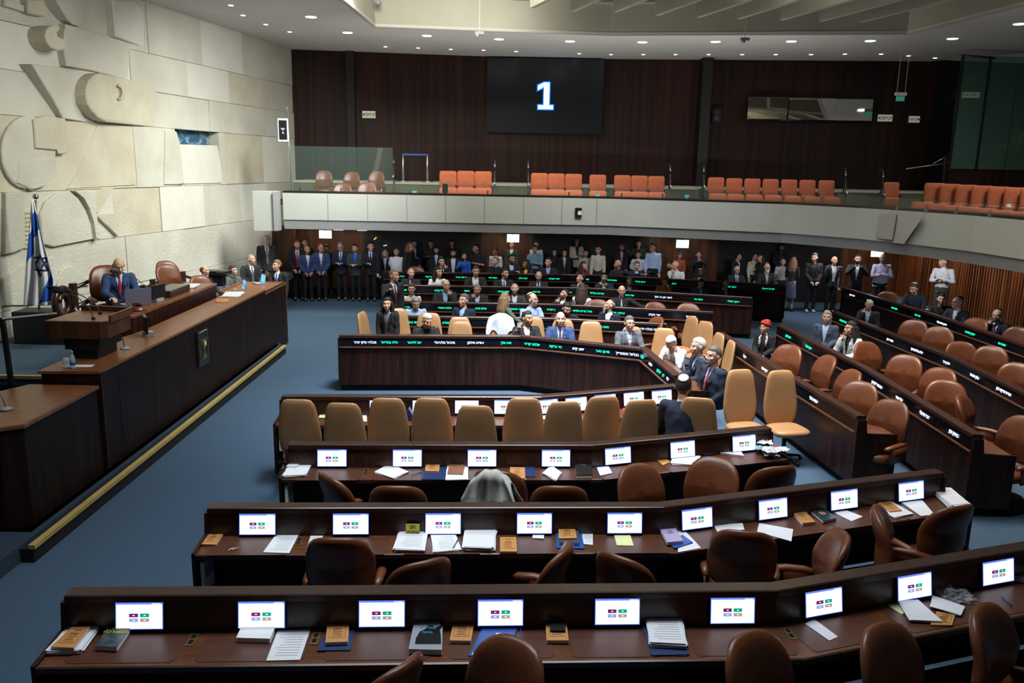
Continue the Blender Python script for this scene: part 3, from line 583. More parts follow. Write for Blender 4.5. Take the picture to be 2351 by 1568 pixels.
for px, py, yw, l in ((1806, 794, -50, 'brown armchair facing out at the side bench, just behind the woman in a red turban'), (1888, 817, -80, 'second empty brown armchair along the ochre-topped bench'), (1943, 850, -80, 'third empty brown armchair along the ochre-topped bench'), (1972, 880, -48, 'fourth and widest-looking armchair along the ochre-topped bench'), (2040, 922, -58, 'brown armchair at the near end of the ochre-topped bench, its base visible'),
    (1998, 788, 15, 'brown armchair beside the woman in a white blazer'), (2078, 818, -42, 'brown armchair facing us behind the fourth lit name of the second side bench'), (2155, 848, -55, 'brown armchair with one low arm behind the fifth lit name'), (2176, 878, -20, 'narrow upright armchair behind the sixth lit name'), (2232, 911, 48, 'brown armchair turned away from the others behind the seventh lit name'), (2345, 960, -65, 'brown armchair cut by the frame at the end of the second side bench'),
    (2098, 737, -40, 'brown armchair beside the bald man resting his cheek'), (2156, 753, -35, 'wider brown armchair two seats along from the bald man resting his cheek'), (2212, 788, -8, 'low dark armchair turned from the light at the third side bench'), (2277, 798, -35, 'brown armchair behind the white name near the third bench corner'), (2338, 837, -35, 'brown armchair cut by the frame at the third side bench'),
    (2037, 671, -40, 'brown armchair in front of the man with folded arms in a lilac shirt'), (2335, 751, -60, 'brown armchair behind the man in a black skullcap at the frame edge'), (2238, 731, -60, 'pale-edged armchair between the two black skullcaps'),
    (955, 611, 0, 'brown armchair beside the laughing man in a white shirt'), (1372, 687, 5, 'brown armchair next to the long-haired woman in white'), (1580, 696, -5, 'empty brown armchair with blue sheen behind the last white name'), (1502, 693, 10, 'brown armchair under the long arm of the man with a pale tie'), (1515, 727, -70, 'brown armchair side-on behind the bearded man in a skullcap')): arm(px, py, yw, l)
# ---------------------------------------------------------------- gallery seating
def make_gseat():
    t = thing('gallery_seat', 'x', 'seat', (0, 0, -50))
    bm = B(); slab(bm, .228, .228, .04, 12, lambda p: V((p.x, p.y+.10+.10*p.z, p.z+.70))); obj('backrest', bm, ORANGE, t, True)
    bm = B(); slab(bm, .218, .13, .05, 10, lambda p: V((p.x, p.y-.02-.2*p.z, p.z+.38))); obj('tip_up_seat', bm, ORANGE, t, True)
    for s in (-1, 1):
        bm = B(); box(bm, (s*.245, .03, .54), (.035, .22, .03)); box(bm, (s*.245, .06, .28), (.02, .06, .52)); obj('armrest', bm, BPL, t)
    return t
G0 = make_gseat()
back = [(1028, 392), (1069, 392), (1109, 393), (1239, 397), (1278, 398), (1318, 399), (1374, 401), (1431, 402), (1470, 403), (1509, 404), (1647, 407), (1689, 409), (1731, 410), (1773, 411), (1816, 412), (1858, 413), (1902, 414), (2052, 418)]
words = ['first', 'second', 'third', 'fourth', 'fifth', 'sixth', 'seventh']
blk = [(0, 3, 'left of the first handrail pair'), (3, 6, 'block of three right of the handrails'), (6, 7, 'alone'), (7, 10, 'block of three before the black recess'), (10, 17, 'long block of seven'), (17, 18, 'alone by the stair rail')]
for a, b, w_ in blk:
    for k in range(a, b):
        px, py = back[k]; p = at_y(px, py, 24.3)
        l = {'alone': 'single orange gallery seat standing between two blocks of three', 'alone by the stair rail': 'single orange gallery seat beside the stair rail'}.get(w_) or {0: 'orange gallery seat, %s in the back-row block next to the roped opening', 3: 'orange gallery seat, %s in the back-row block of three past the handrails', 7: 'orange gallery seat, %s in the back-row block just before the black wall recess', 10: 'orange gallery seat, %s in the back-row block of seven'}[a] % words[k-a]
        place(G0, p.x, 24.3, 0, l, 'orange seats in the back gallery row', 2.9, s=(p.z-2.9)/.93)
fr = [(1028, 430), (1069, 430), (1109, 431), (1239, 434), (1278, 435), (1318, 436), (1374, 438), (1433, 439), (1471, 440), (1510, 441), (1651, 444), (1692, 446), (1735, 447), (1779, 448), (1824, 450), (1869, 452), (1914, 453)]
for k, (px, py) in enumerate(fr):
    p = at_y(px, py, 22.7); a = [q for q in (0, 3, 6, 7, 10) if q <= k][-1]
    l = 'front-row orange seat low behind the glass, %s below the %s' % (words[k-a] if a != 6 else 'alone', {0: 'block by the roped opening', 3: 'block past the handrails', 6: 'single seat', 7: 'block before the black recess', 10: 'block of seven'}[a])
    place(G0, p.x, 22.7, 0, l, 'orange seats in the front gallery row', 2.5, s=(p.z-2.5)/.93)
for k, (px, py, yw) in enumerate([(2148, 420, -28), (2184, 422, -28), (2221, 424, -28), (2258, 426, -29), (2296, 428, -29), (2334, 430, -30), (2372, 432, -30)]):
    p = at_y(px, py, 21.0-.30*k); place(G0, p.x, p.y, yw, 'angled orange seat in the upper side row, %s from the stair' % words[k], 'angled orange seats on the side gallery', 2.87, s=(p.z-2.87)/.93)
for k, (px, py, yw) in enumerate([(2118, 464, -26), (2152, 468, -26), (2188, 471, -26), (2224, 474, -27), (2262, 478, -28), (2302, 482, -28), (2345, 486, -28)]):
    p = at_y(px, py, 19.6-.32*k); place(G0, p.x, p.y, yw, 'angled orange seat in the lower side row behind the parapet, %s from the stair' % words[k], 'angled orange seats low on the side gallery', 2.45, s=(p.z-2.45)/.93)
for px, py, Y, l, yw in ((747, 391, 24.3, 'brown leather gallery armchair nearest the stone wall', 12), (808, 394, 24.3, 'middle brown leather armchair of the rear gallery three', 0), (864, 393, 24.3, 'brown leather gallery armchair beside the open handrail', -5), (788, 420, 22.8, 'front brown gallery armchair nearer the stone wall', 5), (843, 418, 22.8, 'front brown gallery armchair nearer the handrail', 0)):
    p = at_y(px, py, Y); fz = 2.9 if Y > 24 else 2.5; place(ARM0, p.x, Y-.2, yw, l, 'brown armchairs in the gallery', fz, s=(p.z-fz)/1.16)
# ---------------------------------------------------------------- people
def c8(*a): return S(*a)
SKIN = {1: S(206, 160, 138), 2: S(188, 140, 115), 3: S(158, 110, 82), 4: S(88, 58, 44)}
PAL = dict(blk=(.010, .010, .012), nav=(.008, .013, .028), blu=(.022, .050, .14), chr=(.028, .03, .034), gry=(.09, .10, .115), bgr=(.055, .075, .115), wht=(.62, .64, .68), lbl=(.30, .44, .72), sky=(.42, .56, .80), lil=(.50, .48, .68), sil=(.42, .43, .46),
           red=(.36, .012, .022), mar=(.12, .01, .02), dbl=(.02, .06, .25), cob=(.02, .12, .55), rst=(.36, .09, .045), ochre=(.30, .13, .03), cream=(.56, .52, .40), oat=(.50, .45, .38), grn=(.03, .055, .05), teal=(.15, .27, .36), yel=(.65, .52, .03), stn=(.36, .36, .33), olv=(.05, .055, .04), brn=(.05, .024, .012), pnk=(.45, .3, .38), dgr=(.02, .035, .03))
HAIRC = dict(k=(.008, .007, .006), b=(.035, .018, .010), lb=(.13, .07, .03), g=(.20, .19, .18), w=(.46, .45, .43), sp=(.07, .065, .06), r=(.12, .045, .02))
def cloth(c, kind='cloth'):
    return mat('%s_%s' % (kind, c), PAL[c], tuple(min(1, u*1.18) for u in PAL[c]), (25, 25, 25), rough=.85, bump=.15, bsc=90)
SKINM = mat('skin', (.5, .3, .2), rough=.55, attr='Col', bump=.03, bsc=150)
HM = {k: mat('hair_'+k, v, tuple(u*1.6 for u in v), (30, 30, 8), rough=.6, bump=.4, bsc=120) for k, v in HAIRC.items()}
LENS = mat('spectacle_frame', (.03, .03, .03), rough=.3)
def cap(bm, p0, p1, r0, r1, n=10, sq=1.0):
    p0, p1 = V(p0), V(p1); d = p1-p0
    if d.length < 1e-4: d = V((0, 0, 1e-3))
    d.normalize(); pts = [p0-d*r0, p0-d*r0*.72, p0, p1, p1+d*r1*.72, p1+d*r1]; tube(bm, pts, [r0*.12, r0*.7, r0, r1, r1*.7, r1*.12], n)
def loft(bm, rings, n=16):
    """rings: (centre, side axis, front axis, rx, ry)"""
    prev = None
    for c, a, f, rx, ry in rings:
        ring = [bm.verts.new(c+a*rx*math.cos(t)*(1-.0)+f*ry*math.sin(t)) for t in [2*PI*k/n for k in range(n)]]
        if prev:
            for k in range(n): bm.faces.new((prev[k], prev[(k+1) % n], ring[(k+1) % n], ring[k]))
        else: bm.faces.new(ring[::-1])
        prev = ring
    bm.faces.new(prev)
def ell(bm, M, r, u=14, v=9): bmesh.ops.create_uvsphere(bm, u_segments=u, v_segments=v, radius=1, matrix=M @ Matrix.Diagonal((*r, 1)))
def remesh(bm, vox, smooth=3, ratio=1.0, wr=0.0, fac=.5):
    bmesh.ops.recalc_face_normals(bm, faces=bm.faces)
    me = bpy.data.meshes.new('tmp'); bm.to_mesh(me); bm.free(); o = bpy.data.objects.new('tmp', me); COL.objects.link(o)
    m = o.modifiers.new('r', 'REMESH'); m.mode = 'VOXEL'; m.voxel_size = vox
    if smooth: s = o.modifiers.new('s', 'SMOOTH'); s.iterations = smooth; s.factor = fac
    if ratio < 1: d = o.modifiers.new('d', 'DECIMATE'); d.ratio = ratio
    dg = bpy.context.evaluated_depsgraph_get(); out = bpy.data.meshes.new_from_object(o.evaluated_get(dg)); bpy.data.objects.remove(o); bpy.data.meshes.remove(me)
    if wr:
        co = np.empty(len(out.vertices)*3); out.vertices.foreach_get('co', co); co = co.reshape(-1, 3); no = np.empty_like(co).reshape(-1); out.vertices.foreach_get('normal', no); no = no.reshape(-1, 3)
        ph = wr*1000 % 7; d = wr*(np.sin(co[:, 2]*38+np.sin(co[:, 0]*21+ph)*2.2+co[:, 1]*17)*.6+np.sin(co[:, 0]*47+co[:, 2]*23+ph)*.4)
        out.vertices.foreach_set('co', (co+no*d[:, None]).ravel())
    out.shade_smooth(); return out
ARMS = {  # shoulder -> elbow, elbow -> wrist: (outward, forward, up)
 'down': ((.10, -.04, -1), (-.02, .22, -1)), 'desk': ((.22, .42, -.85), (-.30, .90, -.10)), 'lap': ((.16, .10, -1), (-.45, .80, -.35)),
 'cross': ((.22, .30, -.9), (-1, .30, .22)), 'cross2': ((.22, .34, -.9), (-1, .16, .10)), 'clasp': ((.16, .02, -1), (-.55, .55, -.70)), 'hold': ((.14, .12, -1), (-.55, .80, .15)),
 'face': ((.02, .62, -.75), (-.36, -.02, 1)), 'face2': ((.20, .70, -.60), (-.75, -.20, .95)), 'photo': ((.25, .75, -.55), (-.75, .35, .85)), 'back': ((.22, -.30, -1), (-.70, -.25, -.45)),
 'side': ((1, .15, -.55), (1, .10, -.25)), 'fwd': ((.15, .75, -.60), (0, 1, .10)), 'wave': ((.30, .50, -.70), (.10, .70, .70)), 'up': ((.15, .40, -.85), (-.1, .35, 1)), 'hip': ((.55, -.1, -.85), (-.75, .15, -.6)), 'book': ((.1, .4, -.9), (-.3, .95, -.05)),
 'lean': ((.10, .55, -1), (.0, .25, -1)), 'reach': ((.9, .45, -.2), (.9, .2, .2))}
def hand(bm, w, d, up, side, k, curl):
    """palm, four unequal fingers with a bend, and a thumb from the side of the palm"""
    d = d.normalized(); lat = d.cross(up); lat = (lat.normalized() if lat.length > .1 else d.orthogonal().normalized()); nrm = lat.cross(d).normalized()*-1
    for q in (-.026, -.009, .009, .026): cap(bm, w+lat*q*.6*k, w+d*.078*k+lat*q*k, .0145*k, .0125*k, 6)
    for q, L in ((-.029, .060), (-.010, .074), (.010, .078), (.029, .068)):
        a = w+d*.082*k+lat*q*k; c = R(curl); b = a+(d*math.cos(c*.6)+nrm*math.sin(c*.6))*L*.5*k; e = b+(d*math.cos(c*1.7)+nrm*math.sin(c*1.7))*L*.5*k
        cap(bm, a, b, .0092*k, .0085*k, 6); cap(bm, b, e, .0085*k, .0072*k, 6)
    t0 = w+d*.02*k+lat*.026*side*k; t1 = t0+(d*.6+lat*side*.75+nrm*.3)*.042*k; t2 = t1+(d*.95+nrm*.35)*.030*k
    cap(bm, t0, t1, .0125*k, .0105*k, 6); cap(bm, t1, t2, .0105*k, .0085*k, 6)
NP = [0]
def person(px, py, plane, val, pose, yaw, opt, label, floor=0.0, chair=None, group=None):
    NP[0] += 1; rnd = random.Random(NP[0]*7)
    o = dict(j='', s='', t='', h='short', hc='k', b='', k='', g=0, sk='1', L='desk', R='desk', lean=4, tilt=0, hy=0, hp=0, tw=0, fat=1.0, tr='blk', open=0, sleeve='long', ph='', fem=0, curl=35, sh='blk', sock=0)
    for w_ in opt.split():
        a, _, b = w_.partition('='); o[a] = b if b else 1
    for q in ('lean', 'tilt', 'hy', 'hp', 'tw', 'fat', 'curl'): o[q] = float(o[q])
    top = at_y(px, py, val) if plane == 'y' else at_x(px, py, val)
    sit = pose.startswith('sit'); nat = 1.37 if sit else 1.76
    sc = (top.z-floor)/nat; sc = min(1.10, max(.86, sc))
    near = (top.y < 18); vox = (.0068 if near else .0085)/sc
    sk = V(SKIN[int(o['sk'])]); fem = int(o['fem']); fat = o['fat']*(0.90 if fem else 1.0)
    hz = .56 if sit else .95
    Q = lambda *a: V(a)
    ln, tl, tw = R(o['lean']), R(o['tilt']), R(o['tw'])
    up = Q(math.sin(tl), -math.sin(ln)*math.cos(tl), math.cos(ln)*math.cos(tl)).normalized()
    side = Q(math.cos(tw), math.sin(tw), 0); side = (side-up*side.dot(up)).normalized(); fr = up.cross(side)*-1
    if fr.y > 0 and abs(tw) < 1.5: fr = -fr
    Pv = Q(0, 0, hz); sd0 = (side+Q(1, 0, 0)).normalized(); Pt = lambda t, x=0, f=0: Pv+up*t+side*x+fr*f
    cw = (.165 if fem else .188)
    SHL = {s: Pt(.455, s*cw) for s in (-1, 1)}
    neck = Pt(.50, 0, -.01)
    hy, hp = R(o['hy'])+tw*.5, R(o['hp'])
    hM = Matrix.Rotation(hy, 4, 'Z') @ Matrix.Rotation(hp+ln*.6, 4, 'X')
    Hc = neck+up*.06+(hM.to_3x3() @ Q(0, -.035, .115))
    HM4 = Matrix.Translation(Hc) @ hM @ Matrix.Scale(1.14 if near else 1.09, 4)
    h = lambda x, y, z: HM4 @ Q(x, y, z)
    hs = .95 if fem else 1.0
    # ---- body
    bm = B()
    ell(bm, HM4 @ Matrix.Translation((0, .012, .022)), (.076*hs, .096*hs, .098*hs), 20, 14)
    ell(bm, HM4 @ Matrix.Translation((0, -.028, -.035)), (.060*hs, .064, .078), 16, 12)
    cap(bm, h(0, -.068, -.092), h(0, -.070, -.088), .024, .022, 10)               # chin
    cap(bm, h(0, -.088, .022), h(0, -.100, -.022), .008, .014, 8)                  # nose
    cap(bm, h(-.012, -.094, -.027), h(.012, -.094, -.027), .009, .009, 8)
    cap(bm, h(-.038, -.076, .037), h(.038, -.076, .037), .010, .010, 8)            # brow
    cap(bm, h(-.018, -.088, -.060), h(.018, -.088, -.060), .010, .010, 8)          # lips
    for s in (-1, 1):
        ell(bm, HM4 @ Matrix.Translation((s*.046, -.062, -.018)), (.022, .024, .022), 8, 6)
        ell(bm, HM4 @ Matrix.Translation((s*.081*hs, .012, .0)) @ Matrix.Rotation(s*R(-20), 4, 'Z'), (.010, .022, .034), 8, 6)
    nr = (.046 if fem else .056)
    cap(bm, neck-up*.05, h(0, .012, -.06), nr*1.12, nr, 12)
    loft(bm, [(Pt(-.06), sd0, fr, .10*fat, .08), (Pt(.10), side, fr, .115*fat, .085), (Pt(.30), side, fr, .13*fat, .085), (Pt(.42), side, fr, .15, .075), (Pt(.475), side, fr, .10, .06), (Pt(.50), side, fr, .06, .05)])
    W = {}
    for s, nm in ((-1, 'R'), (1, 'L')):
        a = ARMS[o[nm]]; f = Q(0, -1, 0); f = (fr-up*fr.dot(up)).normalized() if True else f
        dirs = [(side*s*q[0]+fr*q[1]+Q(0, 0, 1)*q[2]).normalized() for q in a]
        e = SHL[s]+dirs[0]*.285; w_ = e+dirs[1]*.25; W[s] = (e, w_, dirs)
        cap(bm, SHL[s], e, .040, .032, 10); cap(bm, e, w_, .033, .022, 10); ell(bm, Matrix.Translation(SHL[s]), (.05, .05, .05))
        cap(bm, SHL[s], Pt(.40, s*.06), .045, .05)
        upv = Q(0, 0, 1) if abs(dirs[1].z) < .8 else fr*-1
        hd = dirs[1] if not o[nm].startswith('face') else (dirs[1]*.5+(Hc-w_).normalized()*.5)
        hand(bm, w_+dirs[1]*.012, hd, upv, -s, .95 if fem else 1.05, o['curl'])
    K = {}
    for s in (-1, 1):
        hip = Pv+sd0*s*.09
        if sit: kn = hip+Q(s*.03, -.42, -.04); an = kn+Q(0, .02 if not chair else .04, -.42)
        elif pose == 'lean': kn = Q(s*.10, .02, .49); an = Q(s*.11, .04, .09)
        else: kn = Q(s*.095, -.01, .49); an = Q(s*.10, .02, .09)
        K[s] = (hip, kn, an)
        cap(bm, hip, kn, .068, .046); cap(bm, kn, an, .046, .030); cap(bm, an, an+Q(0, -.10, -.05), .028, .022)
    body = remesh(bm, vox, 2, 1.0 if near else .6, fac=.35)
    # ---- colour the skin
    n = len(body.vertices); co = np.empty(n*3); body.vertices.foreach_get('co', co); co = co.reshape(-1, 3)
    iM = np.array(HM4.inverted()); lc = co @ iM[:3, :3].T+iM[:3, 3]; x, y, z = lc.T
    col = np.ones((n, 4)); col[:, :3] = np.array(sk); ax = abs(x)
    def paint(m, c, f=1.0): col[m, :3] = col[m, :3]*(1-f)+np.array(c)*f
    head = (z > -.13) & (np.sqrt(x*x+y*y) < .14)
    front = head & (y < -.045)
    paint(front & (z < .0) & (z > -.045) & (ax < .06), sk*1.04+V((.04, 0, 0)), .5)
    hc = HAIRC[o['hc']]
    st = o['h']
    if st in ('buzz', 'short', 'balding', 'bald') and st != 'bald':
        zl = .078 if st == 'short' else .076
        m = head & (((z > zl) & (y < .01)) | ((y >= -.015) & (z > .02)) | ((y >= .03) & (z > -.03)) | ((y > .05) & (z > -.065)))
        if st == 'balding': m = head & (y > .01) & (z < .085) & (z > -.05) & ~((ax > .072) & (y < .035) & (z < .03))
        if st == 'balding': paint(m, hc, .85)
        elif st == 'buzz': paint(m, hc, .75)
        else: paint(m, hc, .9)
    b = o['b']
    if not fem and not b: paint(head & (y < .0) & (z < -.03) & (z > -.125), np.array(sk)*.72, .35)
    if b:
        bc = HAIRC[b[0]]
        m = head & ((z < -.045) | ((z < -.005) & (ax > .060) & (y < .0))) & (y < .01) & (z > -.135)
        m |= front & (z < -.036) & (z > -.052) & (ax < .035)
        paint(m, bc, .85 if b[-1] != '~' else .5)
    paint(front & (abs(z-.013) < .015) & (abs(ax-.031) < .019), np.array(sk)*.55, .45)  # eye-socket shade painted into the skin colour
    paint(front & (abs(z-.012) < .0075) & (abs(ax-.030) < .015), (.55, .52, .5), .8)
    paint(front & (abs(z-.012) < .0085) & (abs(ax-.030) < .0075), (.02, .015, .012), 1)
    paint(front & (abs(z-.036) < .0065) & (abs(ax-.030) < .022), np.array(hc)*.7, .75)
    paint(front & (abs(z+.060) < .0075) & (ax < .024), (sk[0]*.72, sk[1]*.38, sk[2]*.38), .7)
    if o.get('sm'): paint(front & (abs(z+.060) < .0045) & (ax < .022), (.7, .68, .65), .9)
    ca = body.color_attributes.new('Col', 'FLOAT_COLOR', 'POINT'); ca.data.foreach_set('color', col.ravel())
    EYE = None
    # ---- placing: the top of the head goes to its measured point
    hz_top = h(0, .01, .121); ry = R(yaw)
    Mz = Matrix.Rotation(ry, 4, 'Z') @ Matrix.Scale(sc, 4); off = Mz @ V((hz_top.x, hz_top.y, 0))
    root = obj('person', body, SKINM, loc=(top.x-off.x, top.y-off.y, floor)); root.rotation_euler = (0, 0, ry); root.scale = (sc,)*3
    root.data.name = 'person'; tag(root, label, 'person', group)
    def child(name, me, m): c = obj(name, me, m, root, loc=(0, 0, 0)); c.data.name = name; return c
    cv = .0125/sc if near else .0155/sc
    if top.y < 20.5:
        for s in (-1, 1):
            bm = B(); bmesh.ops.create_uvsphere(bm, u_segments=10, v_segments=8, radius=.0135, matrix=HM4 @ Matrix.Translation((s*.030, -.0665, .012)))
            n0 = len(bm.faces); bmesh.ops.create_uvsphere(bm, u_segments=8, v_segments=6, radius=.0065, matrix=HM4 @ Matrix.Translation((s*.030, -.0752, .0105)))
            for k_, f in enumerate(bm.faces): f.material_index = 1 if k_ >= n0 else 0
            child('eye', bm, [mat('eye_white', (.42, .40, .38), rough=.3), mat('iris_dark', (.018, .012, .010), rough=.2)]).data.shade_smooth()
    def torso(bm, g, t0=-.10, t1=.52, flare=0):
        tab = [(-.16, .155, .115), (-.10, .160, .118), (-.02, .158, .118), (.08, .148, .112), (.20, .158, .115), (.32, .172, .120), (.40, .176, .112), (.45, .160, .090), (.49, .105, .070), (.52, .066, .058)]
        rr = [(Pt(t, 0, -.008+(.02 if fat > 1.1 and t < .25 else 0)) if t > .0 else Pv+Q(0, 0, t)+fr*-.008, side if t > .05 else sd0, fr, (rx*(fat if t < .42 else (1+fat)/2)+g)*(.93 if fem and .02 < t < .15 else 1)*(.92 if fem else 1), ry*(fat if t < .4 else 1)+g+(.012 if fem and .25 < t < .38 else 0)) for t, rx, ry in tab if t0 <= t <= t1]
        loft(bm, rr, 20)
    def sleeves(bm, g, upto='long', spread=0):
        for s in (-1, 1):
            e, w_, dirs = W[s]; cap(bm, Pt(.435, s*.10), SHL[s]-up*.005, .060+g, .056+g, 12)
            if upto == 'short': cap(bm, SHL[s], SHL[s]+(e-SHL[s])*.72, .056+g, .060+g, 12); continue
            cap(bm, SHL[s], e, .056+g, .047+g, 12)
            end = e+dirs[1]*(.235 if upto == 'long' else .12 if upto == 'roll' else .25); cap(bm, e, end, .047+g, .036+g, 12)
            tube(bm, [e, end, end+dirs[1]*.012], [.045+g, .036+g, .036+g], 12)
    jk, sh = o['j'], o['s'] or 'wht'
    def legs(bm, g):
        rr = [(Pv+Q(0, 0, t), sd0, fr, (rx*fat+g), ry*fat+g) for t, rx, ry in ((-.10, .15, .115), (-.02, .158, .118), (.06, .150, .112))]
        if sit: rr = [(Pv+Q(0, 0, t), sd0, Q(0, -1, 0), rx*fat+g, ry*fat+g) for t, rx, ry in ((-.085, .15, .12), (-.02, .16, .125), (.08, .150, .115))]
        loft(bm, rr)
        for s in (-1, 1):
            hip, kn, an = K[s]; cap(bm, hip, kn, .080+g, .062+g, 12); cap(bm, kn, an+Q(0, 0, .02), .060+g, .050+g, 12)
    if o['tr'] != 'skirt' and o['tr'] != 'dress':
        bm = B(); legs(bm, .006); child('trousers', remesh(bm, .018/sc, 3, .5), cloth(o['tr'] if o['tr'] in PAL else 'blk'))
    else:
        bm = B(); cc = o.get('skc', 'blk')
        if sit:
            legs(bm, .012); cap(bm, (K[-1][0]+K[1][0])/2, (K[-1][1]+K[1][1])/2, .09, .08)
        else: loft(bm, [(Q(0, .01, z_), Q(1, 0, 0), Q(0, -1, 0), rx, ry) for z_, rx, ry in ((.42, .22, .17), (.6, .20, .155), (.85, .17, .13), (1.0, .13, .105))])
        child('skirt', remesh(bm, .018/sc, 2, .6, .004), cloth(cc if cc in PAL else 'blk'))
    for s in (-1, 1):
        an = K[s][2]; bm = B(); loft(bm, [(an+Q(0, .05, z_), Q(1, 0, 0), Q(0, -1, 0), .001, .001) for z_ in ()] or [(an+Q(0, y_, -.055-(0 if y_ > -.1 else .004)), Q(1, 0, 0), Q(0, 0, 1), w2, h2) for y_, w2, h2 in ((.055, .020, .020), (.045, .034, .034), (.0, .036, .045), (-.06, .042, .032), (-.13, .040, .024), (-.165, .018, .015))]); child('shoe', bm, mat('shoe_'+o['sh'], PAL.get(o['sh'], PAL['blk']), rough=.35)).data.shade_smooth()
    if jk:
        bm = B(); torso(bm, .0, -.05, .49); cap(bm, neck-up*.035+fr*.004, neck+up*.012+fr*.006, nr+.012, nr+.008, 14)
        for s in (-1, 1):
            e, w_, dirs = W[s]; cap(bm, w_-dirs[1]*.04, w_-dirs[1]*.002, .034, .031, 10)
        child('shirt', remesh(bm, cv, 3, .6), cloth(sh))
        bm = B(); torso(bm, .018, -.16 if not sit else -.05, .53); sleeves(bm, .014, 'full'); me = remesh(bm, cv, 4, 1.0, .004)
        b2 = bmesh.new(); b2.from_mesh(me); wv = .075 if int(o['open']) else .058
        kill = []
        for f in b2.faces:
            c = f.calc_center_median()-Pv; t = c.dot(up); u = abs(c.dot(side)); v = c.dot(fr)
            if v > .02:
                w_ = (wv*(t-.10)/.38 if t > .10 else 0) if not int(o['open']) else (.035+.05*max(0, t)/.5)
                if t > .515: w_ = .2
                if u < w_: kill.append(f)
            elif t > .512: kill.append(f)
        bmesh.ops.delete(b2, geom=kill, context='FACES'); b2.to_mesh(me); b2.free()
        jo = child('jacket' if not o.get('coat') else 'coat', me, cloth(jk)); sm = jo.modifiers.new('thickness', 'SOLIDIFY'); sm.thickness = .006; sm.offset = 1
        if near:      # lapels
            for s in (-1, 1):
                bm = B(); q = []
                for t, a, b_ in ((.485, .070, .105), (.40, .052, .115), (.33, .042, .120), (.30, .038, .085), (.20, .018, .050), (.115, .004, .012)):
                    for uu in (a, b_):
                        ff = (.128*fat+.016)*math.sqrt(max(.05, 1-(uu/(.195*fat))**2)) if t < .36 else (.128-.45*(t-.36))*math.sqrt(max(.1, 1-(uu/.20)**2))
                        q.append(bm.verts.new(Pt(t, s*uu, ff+.010)))
                for i in range(5): bm.faces.new((q[2*i], q[2*i+1], q[2*i+3], q[2*i+2]))
                bmesh.ops.solidify(bm, geom=bm.faces[:], thickness=.005); child('lapel', bm, cloth(jk))
    else:
        bm = B(); torso(bm, .006, -.10 if not sit else -.06); sl = o['sleeve']; sleeves(bm, .004, sl)
        if not o.get('crew'): cap(bm, neck-up*.035+fr*.004, neck+up*.015+fr*.006, nr+.012, nr+.010, 14)
        child('shirt' if not o.get('knit') else 'jumper', remesh(bm, cv, 3, .7, .005), cloth(sh))
    if o['t']:
        bm = B(); rr = []
        for t, w2 in ((.492, .016), (.475, .019), (.455, .014), (.35, .021), (.22, .028), (.08 if jk else .0, .034), (.04 if jk else -.04, .006)):
            ff = (.120*fat+.010 if t < .34 else .120-.42*(t-.34)+.006)+.010; rr.append((Pt(t, 0, ff), side, fr, w2, .006))
        loft(bm, rr, 8); c = o['t']
        if c == 'stripe': m = mat('striped_tie', PAL['red'], (.6, .6, .6), (0, 30, 60), rough=.6, lo=.49, hi=.51)
        else: m = cloth(c, 'tie')
        child('tie', bm, m)
    # ---- hair and headwear
    def blob(fn, r=(.083, .104, .106), c=(0, .012, .024), n=28, k=18):
        bm = B(); rows = []
        for i in range(1, k):
            th = PI*i/k; row = []
            for j in range(n):
                ph = 2*PI*j/n; d = Q(math.sin(th)*math.sin(ph), -math.sin(th)*math.cos(ph), math.cos(th)); f = fn(d)
                row.append(bm.verts.new(h(c[0]+d.x*r[0]*hs*f, c[1]+d.y*r[1]*hs*f, c[2]+d.z*r[2]*hs*f)))
            rows.append(row)
        t = bm.verts.new(h(c[0], c[1], c[2]+r[2]*hs*fn(Q(0, 0, 1)))); bt = bm.verts.new(h(c[0], c[1], c[2]-r[2]*hs*fn(Q(0, 0, -1))))
        for j in range(n):
            q = (j+1) % n; bm.faces.new((t, rows[0][j], rows[0][q])); bm.faces.new((bt, rows[-1][q], rows[-1][j]))
            for i in range(len(rows)-1): bm.faces.new((rows[i][j], rows[i+1][j], rows[i+1][q], rows[i][q]))
        return bm
    ss = lambda a, b_, v: max(0, min(1, (v-a)/(b_-a)))
    def shortfn(vol=1.04):
        def fn(d):
            line = .60-.10*abs(d.x) if d.y < -.35 else .55+(-.85)*ss(-.35, .20, d.y)
            k = ss(line-.07, line+.07, d.z)
            if d.y > .25: k = ss(-.62, -.45, d.z)
            return .82+(vol-.82+.03*ss(.3, 1, d.z))*k+.008*math.sin(d.x*40+d.y*31)*k
        return fn
